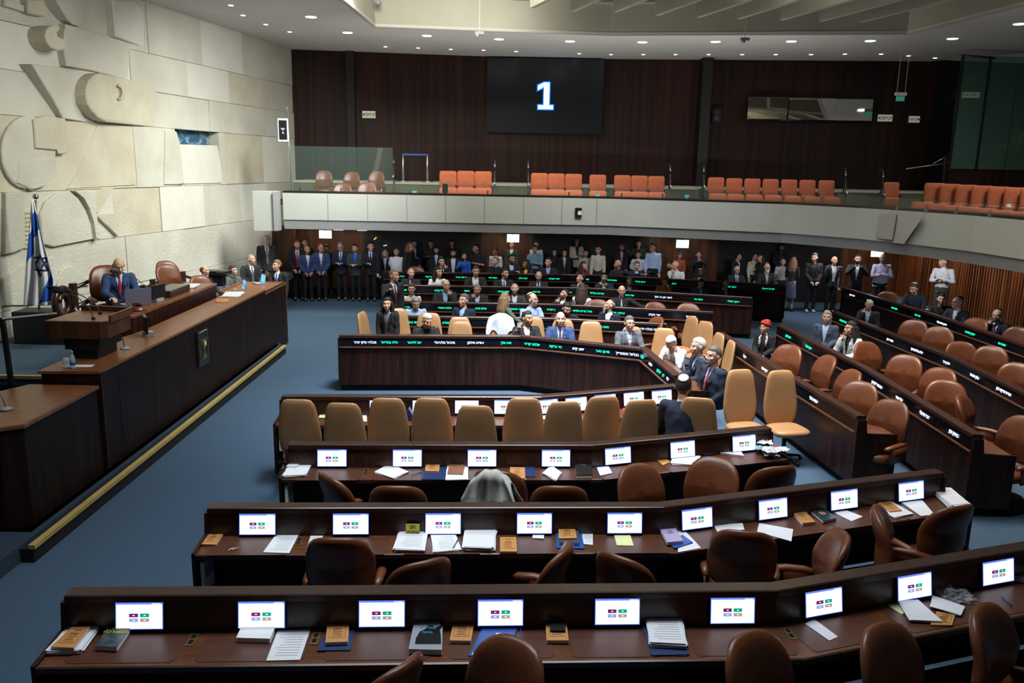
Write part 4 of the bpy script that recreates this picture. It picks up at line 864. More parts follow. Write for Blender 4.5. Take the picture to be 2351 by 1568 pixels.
    if st == 'short': child('hair', blob(shortfn(1.035 if not o.get('big') else 1.12)), HM[o['hc']]).data.shade_smooth()
    elif st == 'balding':
        def fb(d):
            k = ss(-.62, -.45, d.z)*(1-ss(.50, .62, d.z))*ss(-.25, .05, d.y); return .82+.20*k
        child('hair', blob(fb), HM[o['hc']]).data.shade_smooth()
    elif st in ('long', 'wavy', 'bob', 'bun'):
        bm = blob(shortfn(1.08)); L = {'long': .26, 'wavy': .34, 'bob': .16, 'bun': .02}[st]
        if st != 'bun':
            for a in range(-105, 106, 21):
                q = R(a); bx, by = math.sin(q)*.085, math.cos(q)*.088+.02; dl = min(L, L*(1-.0*abs(a)/125))
                jx = rnd.uniform(-.02, .02) if st == 'wavy' else 0
                p0 = h(bx*.9, by, .03); p1 = h(bx*1.12+jx, by*1.05+.01, -.08); p2 = p1+Q(0, 0, -dl)+(p1-Hc).xy.to_3d()*.25+Q(jx, jx, 0)
                tube(bm, [p0, p1, (p1+p2)/2+Q(jx, .01, 0), p2], [.030, .034, .032 if st != 'wavy' else .042, .014], 8)
        else: ell(bm, HM4 @ Matrix.Translation((0, .125, .0)), (.04, .04, .045)) if not o.get('tall') else ell(bm, HM4 @ Matrix.Translation((0, .05, .135)), (.06, .07, .07))
        child('hair', remesh(bm, .011/sc, 2, .7, .003), HM[o['hc']])
    elif st == 'turban':
        bm = blob(lambda d: .82+.46*ss(-.05, .35, d.z+.55*d.y+.1)+.05*math.sin(d.z*22+d.x*6), (.088, .108, .112)); ell(bm, HM4 @ Matrix.Translation((0, .05, .10)), (.085, .09, .065))
        child('head_wrap', remesh(bm, .010/sc, 2, .8, .003), mat('wrap_'+o.get('wc', 'gr'), {'red': (.45, .03, .012), 'mus': (.24, .09, .012), 'gr': (.16, .16, .17)}[o.get('wc', 'gr')], {'red': (.01, .005, .005), 'mus': (.30, .12, .02), 'gr': (.03, .03, .03)}[o.get('wc', 'gr')], (30, 30, 60), rough=.8, lo=.5, hi=.62))
    if o['b'] and len(o['b']) > 1 and o['b'][1] == 'L':
        bm = B(); cap(bm, h(0, -.075, -.085), h(0, -.085, -.17), .048, .022); cap(bm, h(-.04, -.05, -.06), h(.04, -.05, -.06), .028, .028); child('beard', remesh(bm, .009/sc, 2, .8, .002), HM[o['b'][0]])
    if o['k']:
        kc = {'w': (.62, .62, .60), 'k': (.008, .008, .009), 'r': (.30, .02, .02), 'b': (.25, .35, .5)}[o['k']]; bm = B(); Mk = HM4 @ Matrix.Translation((0, .018, .022)) @ Matrix.Rotation(R(-28), 4, 'X')
        big = 1.0 if o['k'] != 'k' else 1.18; rings = []
        for i in range(7):
            th = R(38*big)*i/6; rings.append((math.sin(th), math.cos(th)))
        prev = None; rr = (.085, .108, .110)
        for lay in (1.035, 1.0):
            prev = None
            for a, b_ in (rings if lay > 1.01 else rings):
                ring = [bm.verts.new(Mk @ V((rr[0]*a*math.cos(q)*lay*1.02, rr[1]*a*math.sin(q)*lay, rr[2]*b_*lay*1.02))) for q in [2*PI*j/20 for j in range(20)]] if a > 1e-6 else [bm.verts.new(Mk @ V((0, 0, rr[2]*lay*1.02)))]
                if prev:
                    for j in range(20):
                        k2 = (j+1) % 20
                        f = (prev[0], ring[j], ring[k2]) if len(prev) == 1 else (prev[j], ring[j], ring[k2], prev[k2])
                        bm.faces.new(f if lay > 1.01 else f[::-1])
                prev = ring
            if lay > 1.01: outer_ = prev
        for j in range(20): k2 = (j+1) % 20; bm.faces.new((outer_[j], prev[j], prev[k2], outer_[k2]))
        child('skullcap', bm, mat('skullcap_'+o['k'], kc, rough=.9)).data.shade_smooth()
    if int(o['g']):
        bm = B()
        for s in (-1, 1):
            ps = [h(s*.032+.024*math.cos(q), -.105-.0*math.cos(q), .010+.017*math.sin(q)) for q in [2*PI*j/14 for j in range(15)]]; tube(bm, ps, .0026, 6)
            tube(bm, [h(s*.056, -.100, .014), h(s*.080, -.05, .016), h(s*.084, .015, .012)], .0024, 6)
        tube(bm, [h(-.009, -.108, .014), h(0, -.112, .018), h(.009, -.108, .014)], .0024, 6); child('glasses', bm, LENS)
    if o.get('pin'):
        bm = B(); ell(bm, Matrix.Translation(Pt(.36, .085, .128)), (.008, .006, .014), 8, 6); child('lapel_pin', bm, mat('pin_'+str(o['pin']), (.7, .6, .05) if o['pin'] == 'y' else (.7, .7, .75), rough=.4))
    if o['ph']:
        for s in (-1, 1):
            if o['ph'] in ('both', 'L' if s > 0 else 'R'):
                e, w_, dirs = W[s]; hd = w_+dirs[1]*.10; bm = B(); pc = 'phw' if o.get('phw') else 'ph'
                if o.get('ear'): M = frame(h(s*.095, -.02, -.02), h(0, -.3, -.5)-h(0, 0, 0), h(1, 0, 0)-h(0, 0, 0))
                elif o[('L' if s > 0 else 'R')] in ('photo', 'up'): M = frame(hd+fr*.02+up*.04, Q(0, 0, 1), fr)
                else: M = frame(hd+up*.03, (fr+up*.5).normalized(), side)
                wm = root.matrix_basis @ M; box(bm, (0, 0, 0), (.145, .07, .009)); bmesh.ops.bevel(bm, geom=bm.edges[:], offset=.003, segments=1, affect='EDGES')
                q = obj('phone', bm, GREY if o.get('phw') else BPL); q.matrix_world = Matrix.LocRotScale(root.location, root.rotation_euler, root.scale) @ M; tag(q, 'phone held by the '+label[:1].lower()+label[1:] if len(label.split()) < 12 else 'phone held by the '+' '.join(label.split()[:10]), 'phone', 'phones in hands')
                break
    if chair is not None:
        a = ry; cx, cy = root.location.x, root.location.y; k = {1: ARM0, 2: HIGH0}[chair]
        sub = ' '.join(label.replace('person ', '', 1).replace('in ', 'in ', 1).split()[:9])
        place(k, cx-math.sin(a)*.10, cy+math.cos(a)*.10, yaw, 'chair under the person '+sub, 'chairs of seated people', floor, s=.97)
    return root
# ---------------------------------------------------------------- podium furniture
t = thing('podium_wall', 'long dark rosewood podium front with brass state emblem and louvred vent', 'podium', (-5.25, 10.05, .18), world=True)
bm = B(); sweep(bm, [(-5.15, 10.05), (-5.15, 17.0)], [(0, .2), (0, 1.50), (-.05, 1.50), (-.05, .2)], 1); sweep(bm, [(-5.15, 17.0), (-5.15, 18.62)], [(0, .04), (0, 1.44), (-.05, 1.44), (-.05, .04)], 1); obj('front_panel', bm, WOODP, t)
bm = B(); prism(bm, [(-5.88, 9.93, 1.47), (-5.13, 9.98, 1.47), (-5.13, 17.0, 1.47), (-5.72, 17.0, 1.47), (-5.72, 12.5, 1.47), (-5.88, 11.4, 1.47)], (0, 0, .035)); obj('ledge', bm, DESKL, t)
bm = B(); box(bm, (-5.5, 10.02, .85), (.74, .05, 1.27)); box(bm, (-5.75, 13.6, .8), (.05, 6.8, 1.3)); obj('end_panel', bm, WOOD, t)
bm = B(); box(bm, (-5.45, 18.60, .75), (.6, .05, 1.38)); box(bm, (-5.62, 17.8, 1.405), (.95, 1.6, .04)); box(bm, (-6.1, 17.8, 1.1), (.05, 1.6, .7)); obj('clerk_top', bm, DESKL, t)
bm = B()
for k in range(26): box(bm, (-5.145, 10.62, .38+k*.036), (.012, .30, .010))
obj('vent_grille', bm, BPL, t)
bm = B(); c = at_x(463, 798, -5.15); box(bm, (-5.135, c.y, c.z), (.03, .50, .62)); bmesh.ops.bevel(bm, geom=bm.edges[:], offset=.02, segments=2, affect='EDGES')
pq = obj('emblem_plaque', bm, BPL, t)
bm = B(); O = V((-5.112, c.y, c.z+.02)); e_ = lambda y, z: O+V((0, y, z))
for r_ in (.05, .09, .13): tube(bm, [e_(r_*math.cos(a), .12+r_*math.sin(a)*1.1) for a in [PI+PI*i/14 for i in range(15)]], .009, 6)
tube(bm, [e_(0, .13), e_(0, -.12)], .010, 6); tube(bm, [e_(-.145, .13), e_(.145, .13)], .007, 6)
for k, w_ in enumerate((.04, .08, .12)): box(bm, e_(0, -.12-k*.035), (.02, w_*2, .03))
for s in (-1, 1): tube(bm, [e_(s*.19, .26), e_(s*.19, -.26)], .006, 6)
for k in range(9): bmesh.ops.create_uvsphere(bm, u_segments=6, v_segments=5, radius=.014, matrix=Matrix.Translation(e_(-.16+.04*k, .255)))
q = obj('menorah', bm, mat('aged_brass', (.35, .30, .14), rough=.35, metal=.9), pq); q.location = (0, 0, 0)
t = thing('stenographers_desk', 'lower dark desk with ochre-lit top at the left frame edge', 'desk', (-5.9, 9.1, .18), world=True)
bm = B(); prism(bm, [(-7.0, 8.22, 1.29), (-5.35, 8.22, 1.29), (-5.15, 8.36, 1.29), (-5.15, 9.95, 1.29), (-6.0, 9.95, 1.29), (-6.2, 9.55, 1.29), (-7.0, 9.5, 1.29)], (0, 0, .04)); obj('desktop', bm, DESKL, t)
bm = B(); sweep(bm, [(-7.0, 8.24), (-5.36, 8.24), (-5.17, 8.38), (-5.17, 9.95)], [(0, .18), (0, 1.29), (-.04, 1.29), (-.04, .18)], 1); obj('front_panel', bm, WOODP, t)
bm = B(); sweep(bm, [(-7.0, 8.22), (-5.35, 8.22), (-5.15, 8.36), (-5.15, 9.95)], [(.01, 1.325), (-.015, 1.335), (-.015, 1.29), (.01, 1.29)], 1); obj('edge_lipping', bm, WOODE, t)
t = thing('lectern', 'wooden speaking lectern with raised rim, standing on the podium ledge', 'lectern', (-5.62, 10.9, 1.505), world=True)
bm = B(); prism(bm, [(-6.05, 10.5, 1.80), (-5.34, 10.5, 1.80), (-5.27, 10.57, 1.80), (-5.27, 11.2, 1.80), (-5.75, 11.3, 1.80), (-6.05, 11.3, 1.80)], (0, 0, .22)); obj('case', bm, WALLW3, t)
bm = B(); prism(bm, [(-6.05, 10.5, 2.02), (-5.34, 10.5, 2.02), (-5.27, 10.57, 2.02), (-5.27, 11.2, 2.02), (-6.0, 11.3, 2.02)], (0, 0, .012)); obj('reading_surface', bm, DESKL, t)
bm = B(); sweep(bm, [(-5.27, 10.6), (-5.27, 11.22), (-6.0, 11.32)], [(0, 2.0), (0, 2.10), (-.025, 2.10), (-.025, 2.0)], -1); obj('rim', bm, DESK, t)
bm = B(); loft(bm, [(V((-5.62, 10.9, z_)), V((1, 0, 0)), V((0, 1, 0)), rx, ry) for z_, rx, ry in ((1.505, .14, .26), (1.56, .15, .27), (1.60, .19, .30), (1.80, .24, .33))], 4)
bm.free(); bm = B(); prism(bm, [(-5.80, 10.62, 1.508), (-5.46, 10.62, 1.508), (-5.46, 11.15, 1.508), (-5.80, 11.15, 1.508)], (0, 0, .14)); prism(bm, [(-5.86, 10.57, 1.64), (-5.40, 10.57, 1.64), (-5.40, 11.18, 1.64), (-5.86, 11.18, 1.64)], (0, 0, .17)); obj('pedestal', bm, DARKW, t)
t = thing('presiding_desk', 'upper rosewood desk in front of the presiding man in blue', 'desk', (-6.2, 14.5, .85), world=True)
bm = B(); sweep(bm, [(-6.7, 12.6), (-6.05, 12.6), (-5.95, 12.72), (-5.95, 16.4)], [(0, .18), (0, 1.68), (-.05, 1.68), (-.05, .18)], 1); obj('front_panel', bm, WOOD, t)
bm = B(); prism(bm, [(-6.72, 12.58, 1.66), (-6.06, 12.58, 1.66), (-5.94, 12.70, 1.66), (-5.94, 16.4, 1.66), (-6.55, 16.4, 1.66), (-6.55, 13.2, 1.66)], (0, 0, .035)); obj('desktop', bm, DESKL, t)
bm = B(); box(bm, (-6.25, 14.95, 1.76), (.35, .9, .12)); obj('riser_box', bm, WOODT, t)
bm = B(); sweep(bm, [(-6.72, 12.57), (-6.055, 12.57), (-5.935, 12.69), (-5.935, 16.4)], [(.01, 1.70), (-.012, 1.705), (-.012, 1.66), (.01, 1.66)], 1); obj('edge_lipping', bm, WOODE, t)
bm = B(); box(bm, (-8.35, 14.55, 1.14), (.95, .5, .58)); bmesh.ops.bevel(bm, geom=bm.edges[:], offset=.01, segments=1, affect='EDGES'); tag(obj('low_cabinet', bm, DARKW), 'plain dark cabinet in front of the blue and white flag', 'cabinet')
bm = B(); box(bm, (-8.02, 14.4, 1.55), (.10, .10, .22)); bmesh.ops.bevel(bm, geom=bm.edges[:], offset=.03, segments=3, affect='EDGES'); o = obj('air_monitor', bm, WHITE); tag(o, 'small rounded white device on the dark cabinet beside the flag', 'device')
t = thing('balustrade', 'dark zigzag balustrade running along the stone wall behind the podium', 'balustrade', (-8.0, 15, .85), world=True)
RP = [(-7.9, 14.7, 1.80), (-8.0, 16.17, 1.90), (-8.0, 17.7, 1.34), (-8.0, 18.2, 1.40), (-8.0, 19.9, 1.36), (-7.9, 20.6, 1.15)]
bm = B(); tube(bm, RP, .035, 10); obj('handrail', bm, WOODT, t, True)
bm = B(); tube(bm, [(x_, y_, z_-.35) for x_, y_, z_ in RP], .045, 8); obj('lower_rail', bm, WOODT, t, True)
for x_, y_, z_ in RP[:5]:
    bm = B(); box(bm, (x_, y_, (z_+.10+.85)/2), (.09, .12, z_+.10-.85)); obj('post', bm, WOODT, t)
bm = B(); tube(bm, [(-7.8, 14.12+.30*math.cos(a)*(1-a/16), 1.62+.30*math.sin(a)*(1-a/16)) for a in [k*.35-.4 for k in range(28)]], .055, 12); tube(bm, [(-7.8, 14.4, 1.5), (-7.75, 14.6, 1.25), (-7.7, 14.9, .9)], .08, 12)
tag(obj('volute', bm, mat('carved_dark_wood', (.035, .014, .012), rough=.25), None, True), 'carved dark scroll ending the stair rail beside the flag', 'carving')
t = thing('stair_barrier', 'black square barrier frame at the left frame edge before the blue steps', 'barrier', (-6.3, 9.9, .2), world=True)
a, b = at_y(5, 733, 9.9), at_y(24, 866, 9.9); bm = B(); tube(bm, [a, b, (b.x, 9.9, .2)], .035, 4); obj('post', bm, BPL, t)
bm = B(); tube(bm, [a-V((1.2, 0, 0)), a, (-5.95, 10.6, a.z-.05)], .022, 6); obj('top_bar', bm, BPL, t)
# flag with stripes and star, hanging in folds from its pole
t = thing('national_flag', 'blue and white star flag hanging in folds on a silver-topped pole', 'flag', (-8.52, 14.72, .85), world=True)
bm = B(); tube(bm, [(-8.60, 14.72, .86), (-8.43, 14.72, 3.36)], .018, 8); lathe(bm, [(.14, .85), (.14, .88), (.03, .9)], 16, (-8.60, 14.72, 0)); obj('pole', bm, BRASS, t, True)
bm = B(); bmesh.ops.create_uvsphere(bm, u_segments=14, v_segments=10, radius=.05, matrix=Matrix.Translation((-8.425, 14.72, 3.42))); obj('finial', bm, CHROME, t, True)
LE = [(458, 72), (500, 68), (540, 65), (600, 61), (650, 58), (700, 55)]; RE = [(458, 76), (480, 83), (520, 93), (560, 103), (600, 114), (640, 125), (700, 131)]
itp = lambda tb, y: next((x0+(x1-x0)*(y-y0)/(y1-y0) for (y0, x0), (y1, x1) in zip(tb, tb[1:]) if y0 <= y <= y1), tb[-1][1])
def inside(p, poly):
    c = False; n = len(poly)
    for i in range(n):
        (x1, y1), (x2, y2) = poly[i], poly[i-1]
        if (y1 > p[1]) != (y2 > p[1]) and p[0] < (x2-x1)*(p[1]-y1)/(y2-y1)+x1: c = not c
    return c
ST1 = [(80, 480), (88, 506), (91, 526), (79, 550), (78, 580), (63, 609), (65, 562), (76, 520), (77, 492)]; ST2 = [(121, 610), (127, 636), (124, 664), (118, 690), (92, 695), (109, 655)]
T1 = [(94, 573), (114, 623), (79, 621)]; T2 = [(94, 638), (78, 588), (112, 591)]
def tri(p, T):
    c = (sum(q[0] for q in T)/3, sum(q[1] for q in T)/3); I = [(c[0]+(q[0]-c[0])*.70, c[1]+(q[1]-c[1])*.72) for q in T]; return inside(p, T) and not inside(p, I)
bm = B(); NU, NV = 64, 150; g = []
for j in range(NV+1):
    y = 458+(700-458)*j/NV; row = []
    for i in range(NU+1):
        x = itp(LE, y)+(itp(RE, y)-itp(LE, y))*i/NU; k = j/NV
        p = at_y(x, y, 14.62); p.y += (.012+.028*k)*math.sin(i/NU*21+k*2.5)+.014*math.sin(i/NU*9+k*7)-.05*k
        row.append(bm.verts.new(p))
    g.append(row)
for j in range(NV):
    y = 458+242*(j+.5)/NV
    for i in range(NU):
        x = itp(LE, y)+(itp(RE, y)-itp(LE, y))*(i+.5)/NU
        f = bm.faces.new((g[j][i], g[j][i+1], g[j+1][i+1], g[j+1][i]))
        f.material_index = 1 if inside((x, y), ST1) or inside((x, y), ST2) else 2 if tri((x, y), T1) or tri((x, y), T2) else 0
fo = obj('cloth', bm, [mat('flag_white', (.8, .82, .85), rough=.8), mat('flag_blue', (.008, .10, .50), rough=.8), mat('flag_navy', (.008, .022, .12), rough=.8)], t, True)
m = fo.modifiers.new('thickness', 'SOLIDIFY'); m.thickness = .004
# microphones, laptops, small things on the podium
def mic(x, y, z, dx, dy, h, label, base=True):
    bm = B(); t = thing('gooseneck_microphone', label, 'microphone', (x, y, z))
    bm = B(); tube(bm, [(0, 0, .01), (dx*.1, dy*.1, h*.4), (dx*.55, dy*.55, h*.85), (dx, dy, h)], .007, 8); obj('stem', bm, MICG, t, True)
    d = V((dx, dy, h*.15)).normalized(); bm = B(); cap(bm, V((dx, dy, h)), V((dx, dy, h))+d*.11, .022, .030, 12); obj('head', bm, mat('foam_black', (.02, .021, .023), rough=.9), t, True)
    bm = B(); lathe(bm, [(.07 if base else .025, 0), (.065 if base else .025, .015), (.02, .03)], 18); obj('base', bm, GREY if base else BPL, t, True)
def cap(bm, p0, p1, r0, r1, n=10, sq=1.0):
    p0, p1 = V(p0), V(p1); d = p1-p0
    if d.length < 1e-4: d = V((0, 0, 1e-3))
    d.normalize(); pts = [p0-d*r0, p0-d*r0*.72, p0, p1, p1+d*r1*.72, p1+d*r1]; tube(bm, pts, [r0*.12, r0*.7, r0, r1, r1*.7, r1*.12], n)
mic(-5.50, 10.66, 2.034, -.34, -.05, .36, 'microphone bending from the lectern top', False); mic(-5.6, 11.05, 2.034, -.55, .0, .34, 'second long microphone reaching back from the lectern rim', False)
mic(-5.40, 11.25, 1.506, -.22, -.10, .45, 'microphone with a pale round base on the podium ledge'); mic(-6.45, 14.5, 1.70, -.35, -.35, .50, 'grey microphone in front of the presiding man', False)
mic(-5.55, 17.05, 1.43, -.40, -.22, .42, 'microphone leaning over papers at the clerks desk'); p = at_z(14, 940, 1.335); mic(p.x, p.y, 1.335, -.4, .2, .35, 'microphone on the stenographers desk with a looping cord')
t = thing('water_bottle', 'small clear water bottle with a green cap and blue label on the podium corner', 'bottle', (*at_z(168, 847, 1.506).xy, 1.508)); bm = B(); lathe(bm, [(.030, 0), (.033, .02), (.033, .13), (.028, .155), (.013, .19), (.013, .205)], 16); obj('body', bm, mat('clear_plastic', (.6, .68, .75), rough=.1, alpha=.5), t, True)
bm = B(); lathe(bm, [(.0335, .05), (.0338, .11)], 16); obj('label_band', bm, mat('blue_label', (.03, .22, .6), rough=.5), t, True); bm = B(); lathe(bm, [(.016, .20), (.016, .225)], 12); obj('cap', bm, mat('green_cap', (.25, .7, .05), rough=.4), t, True)
t = thing('drinking_glass', 'upturned drinking glass beside the green-capped bottle', 'glass', (*at_z(153, 845, 1.506).xy, 1.508)); bm = B(); lathe(bm, [(.040, 0), (.036, .03), (.040, .09), (.034, .13), (.020, .132)], 18); obj('bowl', bm, mat('clear_plastic', (.6, .68, .75)), t, True)
def laptop(x, y, z, yaw, label, lit, sz=.34, op=100):
    t = thing('laptop', label, 'laptop', (x, y, z), R(yaw)); bm = B(); box(bm, (0, 0, .009), (sz, sz*.68, .016)); obj('keyboard_deck', bm, GREY, t)
    M = Matrix.Translation((0, sz*.34, .012)) @ Matrix.Rotation(R(90-op), 4, 'X') @ Matrix.Translation((0, 0, sz*.34)); bm = B(); box(bm, (0, 0, 0), (sz, .010, sz*.68), M=M); l = obj('lid', bm, GREY if lit else mat('silver_blue_lid', (.16, .17, .26), rough=.35), t)
    bm = B(); box(bm, (0, 0, 0), (sz*.93, .002, sz*.60), M=M @ Matrix.Translation((0, -.0065, 0))); obj('screen', bm, mat('laptop_screen_blue', (.12, .42, .95), emit=1.3), l)
laptop(-6.36, 13.75, 1.70, 222, 'open laptop seen from behind, its lid glowing blue, before the presiding man', 0, .42)
laptop(-5.78, 17.25, 1.43, -62, 'black laptop with a blue screen at the clerks desk', 1, .30); laptop(-5.68, 18.3, 1.43, -55, 'laptop with a pale blue screen at the podium end', 1, .28)
t = thing('gavel', 'wooden gavel resting on its round block', 'gavel', (-6.08, 13.2, 1.70)); bm = B(); lathe(bm, [(.13, 0), (.13, .02), (.105, .03), (.105, .05), (.09, .06)], 24); obj('sound_block', bm, DESK, t, True); bm = B(); cap(bm, (-.05, 0, .095), (.05, 0, .095), .032, .032, 12); tube(bm, [(0, .02, .095), (-.05, -.25, .075)], .010, 8); obj('mallet', bm, mat('gavel_wood', (.10, .02, .012), rough=.3), t, True)
def monitor_box(x, y, z, yaw, w_, h_, label, nm='desk_monitor'):
    t = thing(nm, label, 'monitor', (x, y, z), R(yaw)); bm = B(); box(bm, (0, 0, h_/2+.05), (w_, .04, h_), rz=0); bmesh.ops.bevel(bm, geom=bm.edges[:], offset=.008, segments=2, affect='EDGES'); obj('housing', bm, BPL, t); bm = B(); box(bm, (0, .03, .03), (w_*.5, .14, .06)); obj('stand', bm, GREY, t)
monitor_box(-6.12, 14.1, 1.70, 75, .36, .24, 'small black monitor beside the laptop on the presiding desk'); monitor_box(-5.50, 12.15, 1.506, -60, .34, .26, 'square black monitor with chrome edge on the podium ledge')
bm = B(); box(bm, (-6.7, 18.6, 1.62), (.55, .35, .10)); box(bm, (-6.7, 18.6, 1.45), (.3, .25, .25)); tag(obj('printer', bm, BPL), 'black office machine between the clerks and the balding man', 'printer')
bm = B(); prism(bm, [(-6.6, 19.3, 1.1), (-6.6, 20.9, 1.1), (-6.6, 20.9, 1.72), (-6.6, 19.45, 1.68), (-6.6, 19.3, 1.55)], (.02, 0, 0)); tag(obj('glass_screen', bm, GLASS), 'low green-tinted glass screen by the stone wall at the podium end', 'glass screen')
# ---------------------------------------------------------------- paper, books and pens on the desks
def quad(px, z): return [at_z(x, y, z) for x, y in px]
def sheets(px, z, label, n=1, lines=False, m=None, group=None, cat='paper', name=None):
    rnd = random.Random(int(px[0][0]*7)); Q_ = quad(px, z); c = sum(Q_, V())/4; bm = B()
    for k in range(n):
        Rm = Matrix.Rotation(R(rnd.uniform(-5, 5) if k else 0), 3, 'Z'); o_ = V((rnd.uniform(-.012, .012), rnd.uniform(-.012, .012), 0)) if k and k < n-1 else V()
        pts = [c+Rm @ (p-c)+o_+V((0, 0, k*.0045)) for p in Q_]; prism(bm, pts, (0, 0, .0035 if n > 1 else .0015))
    o = obj(name or ('paper_stack' if n > 1 else 'sheet_of_paper'), bm, m or PAPER); tag(o, label, cat, group)
    if lines:
        a, b, c2, d = [p+V((0, 0, n*.0045-.0008 if n > 1 else .0018)) for p in Q_]; bm = B()
        for k in range(9):
            f = .14+k*.085; l0, l1 = a.lerp(d, f), b.lerp(c2, f); e = .12+rnd.random()*.25; p, q = l0.lerp(l1, e), l0.lerp(l1, .88); u = (d-a).normalized()*.0045
            prism(bm, [p, q, q+u, p+u], (0, 0, .0006))
        obj('print', bm, PRINT, o)
    return o
def book(px, z, th, label, cov=None, title='', tm=None, ts=.035, frame_=False, cat='book'):
    Q_ = quad(px, z+th); Q0 = [p-V((0, 0, th)) for p in Q_]; c = sum(Q0, V())/4; t = thing('book', label, cat, tuple(c), world=True)
    bm = B(); I = [c+(p-c)*.975 for p in Q0]; prism(bm, [p+V((0, 0, .002)) for p in I], (0, 0, th-.004)); obj('pages', bm, PAPER, t)
    bm = B(); prism(bm, [p+V((0, 0, th-.003)) for p in Q0], (0, 0, .003)); prism(bm, Q0, (0, 0, .002)); obj('cover', bm, cov or ORBK, t)
    a, b, c2, d = Q_; ux = (b-a).normalized(); uy = (d-a); ctr = sum(Q_, V())/4+V((0, 0, .0024))
    if frame_:
        bm = B(); f = lambda s_, r_: a.lerp(b, s_).lerp(d.lerp(c2, s_), r_)+V((0, 0, .0008)); pp = [f(.14, .2), f(.86, .2), f(.86, .86), f(.14, .86), f(.14, .2)]
        for p, q in zip(pp, pp[1:]): tube(bm, [p, q], .0016, 4)
        for k in range(6): tube(bm, [f(.26+.04*(k % 2), .28+k*.075), f(.74-.05*(k % 3), .28+k*.075)], .0022, 4)
        obj('cover_frame', bm, ORBK2, t)
    for k, s_ in enumerate(title.split('|') if title else []):
        M = frame(ctr+(uy*(.30-.15*k if title.count('|') else .22)), ux, V((0, 0, 1))); text('title', s_[::-1], ts, M, tm or ORBK2, t, .0006)
    return t
Z1, Z2, Z3 = .903, .8035, .7885
OG = 'ochre regulation books'
def ochre(px, z, th, label): o = book(px, z, th, label, title='תקנון|הכנסת', frame_=True, ts=.022); o['group'] = OG; return o
sheets([(108, 1504), (188, 1501), (242, 1427), (166, 1432)], Z1, 'untidy pile of white papers at the left end of the nearest desk', 7)
ochre([(116, 1485), (169, 1487), (208, 1438), (166, 1438)], Z1+.033, .018, 'ochre book lying on the untidy paper pile at the end of the nearest desk')
YEL = mat('yellow_ink', (.7, .6, .05), rough=.6); CY = mat('cyan_ink', (.05, .5, .6), rough=.6)
book([(220, 1483), (268, 1486), (301, 1439), (252, 1431)], Z1, .035, 'dark blue book with yellow title leaning beside the paper pile', mat('petrol_cover', (.02, .05, .07), (.09, .11, .10), (14, 14, 14), rough=.4), 'גלעד|המערכה', YEL, .045)
book([(542, 1464), (620, 1466), (632, 1438), (553, 1440)], Z1, .035, 'thick blank white note block under the second monitor', WHITE)
sheets([(611, 1517), (689, 1515), (713, 1445), (638, 1447)], Z1, 'single printed white sheet on the nearest desk', 1, True)
sheets([(727, 1495), (802, 1495), (819, 1432), (758, 1432)], Z1, 'navy folder under an ochre book beside the brass socket', 2, m=NAVY, cat='folder', name='folder')
ochre([(747, 1475), (799, 1473), (802, 1427), (752, 1427)], Z1+.01, .025, 'ochre book on the navy folder of the nearest desk')
t = book([(938, 1490), (1015, 1492), (1017, 1416), (953, 1417)], Z1, .04, 'thick pale book with a black raised-fist silhouette on its cover', mat('silver_cover', (.33, .36, .40), rough=.4), 'אנו|מכריזים|בזאת', CY, .035)
f = lambda x_, y_: at_z(938+(x_*.8)+y_*.15, 1492-y_*.76*.98, Z1+.0412)
bm = B(); prism(bm, [f(*q) for q in ((15, 18), (90, 18), (84, 45), (78, 62), (88, 78), (80, 92), (73, 90), (78, 76), (62, 68), (55, 76), (42, 76), (38, 66), (22, 56), (14, 36))], (0, 0, .0006)); obj('silhouette', bm, BPL, t)
ochre([(1032, 1470), (1081, 1471), (1089, 1427), (1042, 1421)], Z1, .025, 'ochre book with a torn front cover, next to the silhouette book')
t = sheets([(1079, 1509), (1162, 1513), (1184, 1443), (1107, 1441)], Z1, 'large royal blue folder with a small white crest', 2, m=BLUEF, cat='folder', name='folder')
bm = B(); cc = at_z(1144, 1457, Z1+.01); box(bm, cc, (.035, .04, .001)); obj('crest', bm, WHITE, t); bm = B(); prism(bm, quad([(1083, 1504), (1162, 1508), (1163, 1503), (1085, 1498)], Z1+.0098), (0, 0, .0006)); obj('white_band', bm, WHITE, t)
ochre([(1255, 1470), (1306, 1470), (1300, 1425), (1252, 1424)], Z1, .025, 'ochre book half covered by a black pouch')
bm = B(); prism(bm, quad([(1263, 1451), (1298, 1452), (1298, 1422), (1263, 1422)], Z1+.027), (0, 0, .014)); tag(obj('black_pouch', bm, mat('black_felt', (.006, .006, .007), rough=.95)), 'black felt pouch on an ochre book', 'pouch')
sheets([(1492, 1504), (1578, 1506), (1573, 1433), (1475, 1433)], Z1, 'navy folder beneath a thick heap of typed pages', 2, m=NAVY, cat='folder', name='folder')
sheets([(1494, 1487), (1576, 1489), (1561, 1426), (1482, 1424)], Z1+.01, 'thick heap of typed pages on a navy folder', 9, True)
sheets([(1848, 1432), (1869, 1421), (1924, 1462), (1904, 1471)], Z1, 'narrow white envelope lying askew on the nearest desk', 1)
sheets([(2036, 1389), (2063, 1382), (2080, 1403), (2071, 1411)], Z1, 'pale yellow note slip under loose white pages', 1, m=PAPERY)
ochre([(2136, 1434), (2186, 1435), (2193, 1412), (2151, 1403)], Z1, .012, 'ochre book almost hidden under loose white pages')
sheets([(2065, 1382), (2109, 1380), (2163, 1430), (2090, 1426)], Z1+.014, 'loose white pages over a yellow slip', 3); sheets([(2134, 1393), (2143, 1368), (2216, 1395), (2205, 1414)], Z1+.016, 'spiral-bound white pad before the crumpled plastic bag', 2)
bm = B(); bmesh.ops.create_icosphere(bm, subdivisions=4, radius=1)
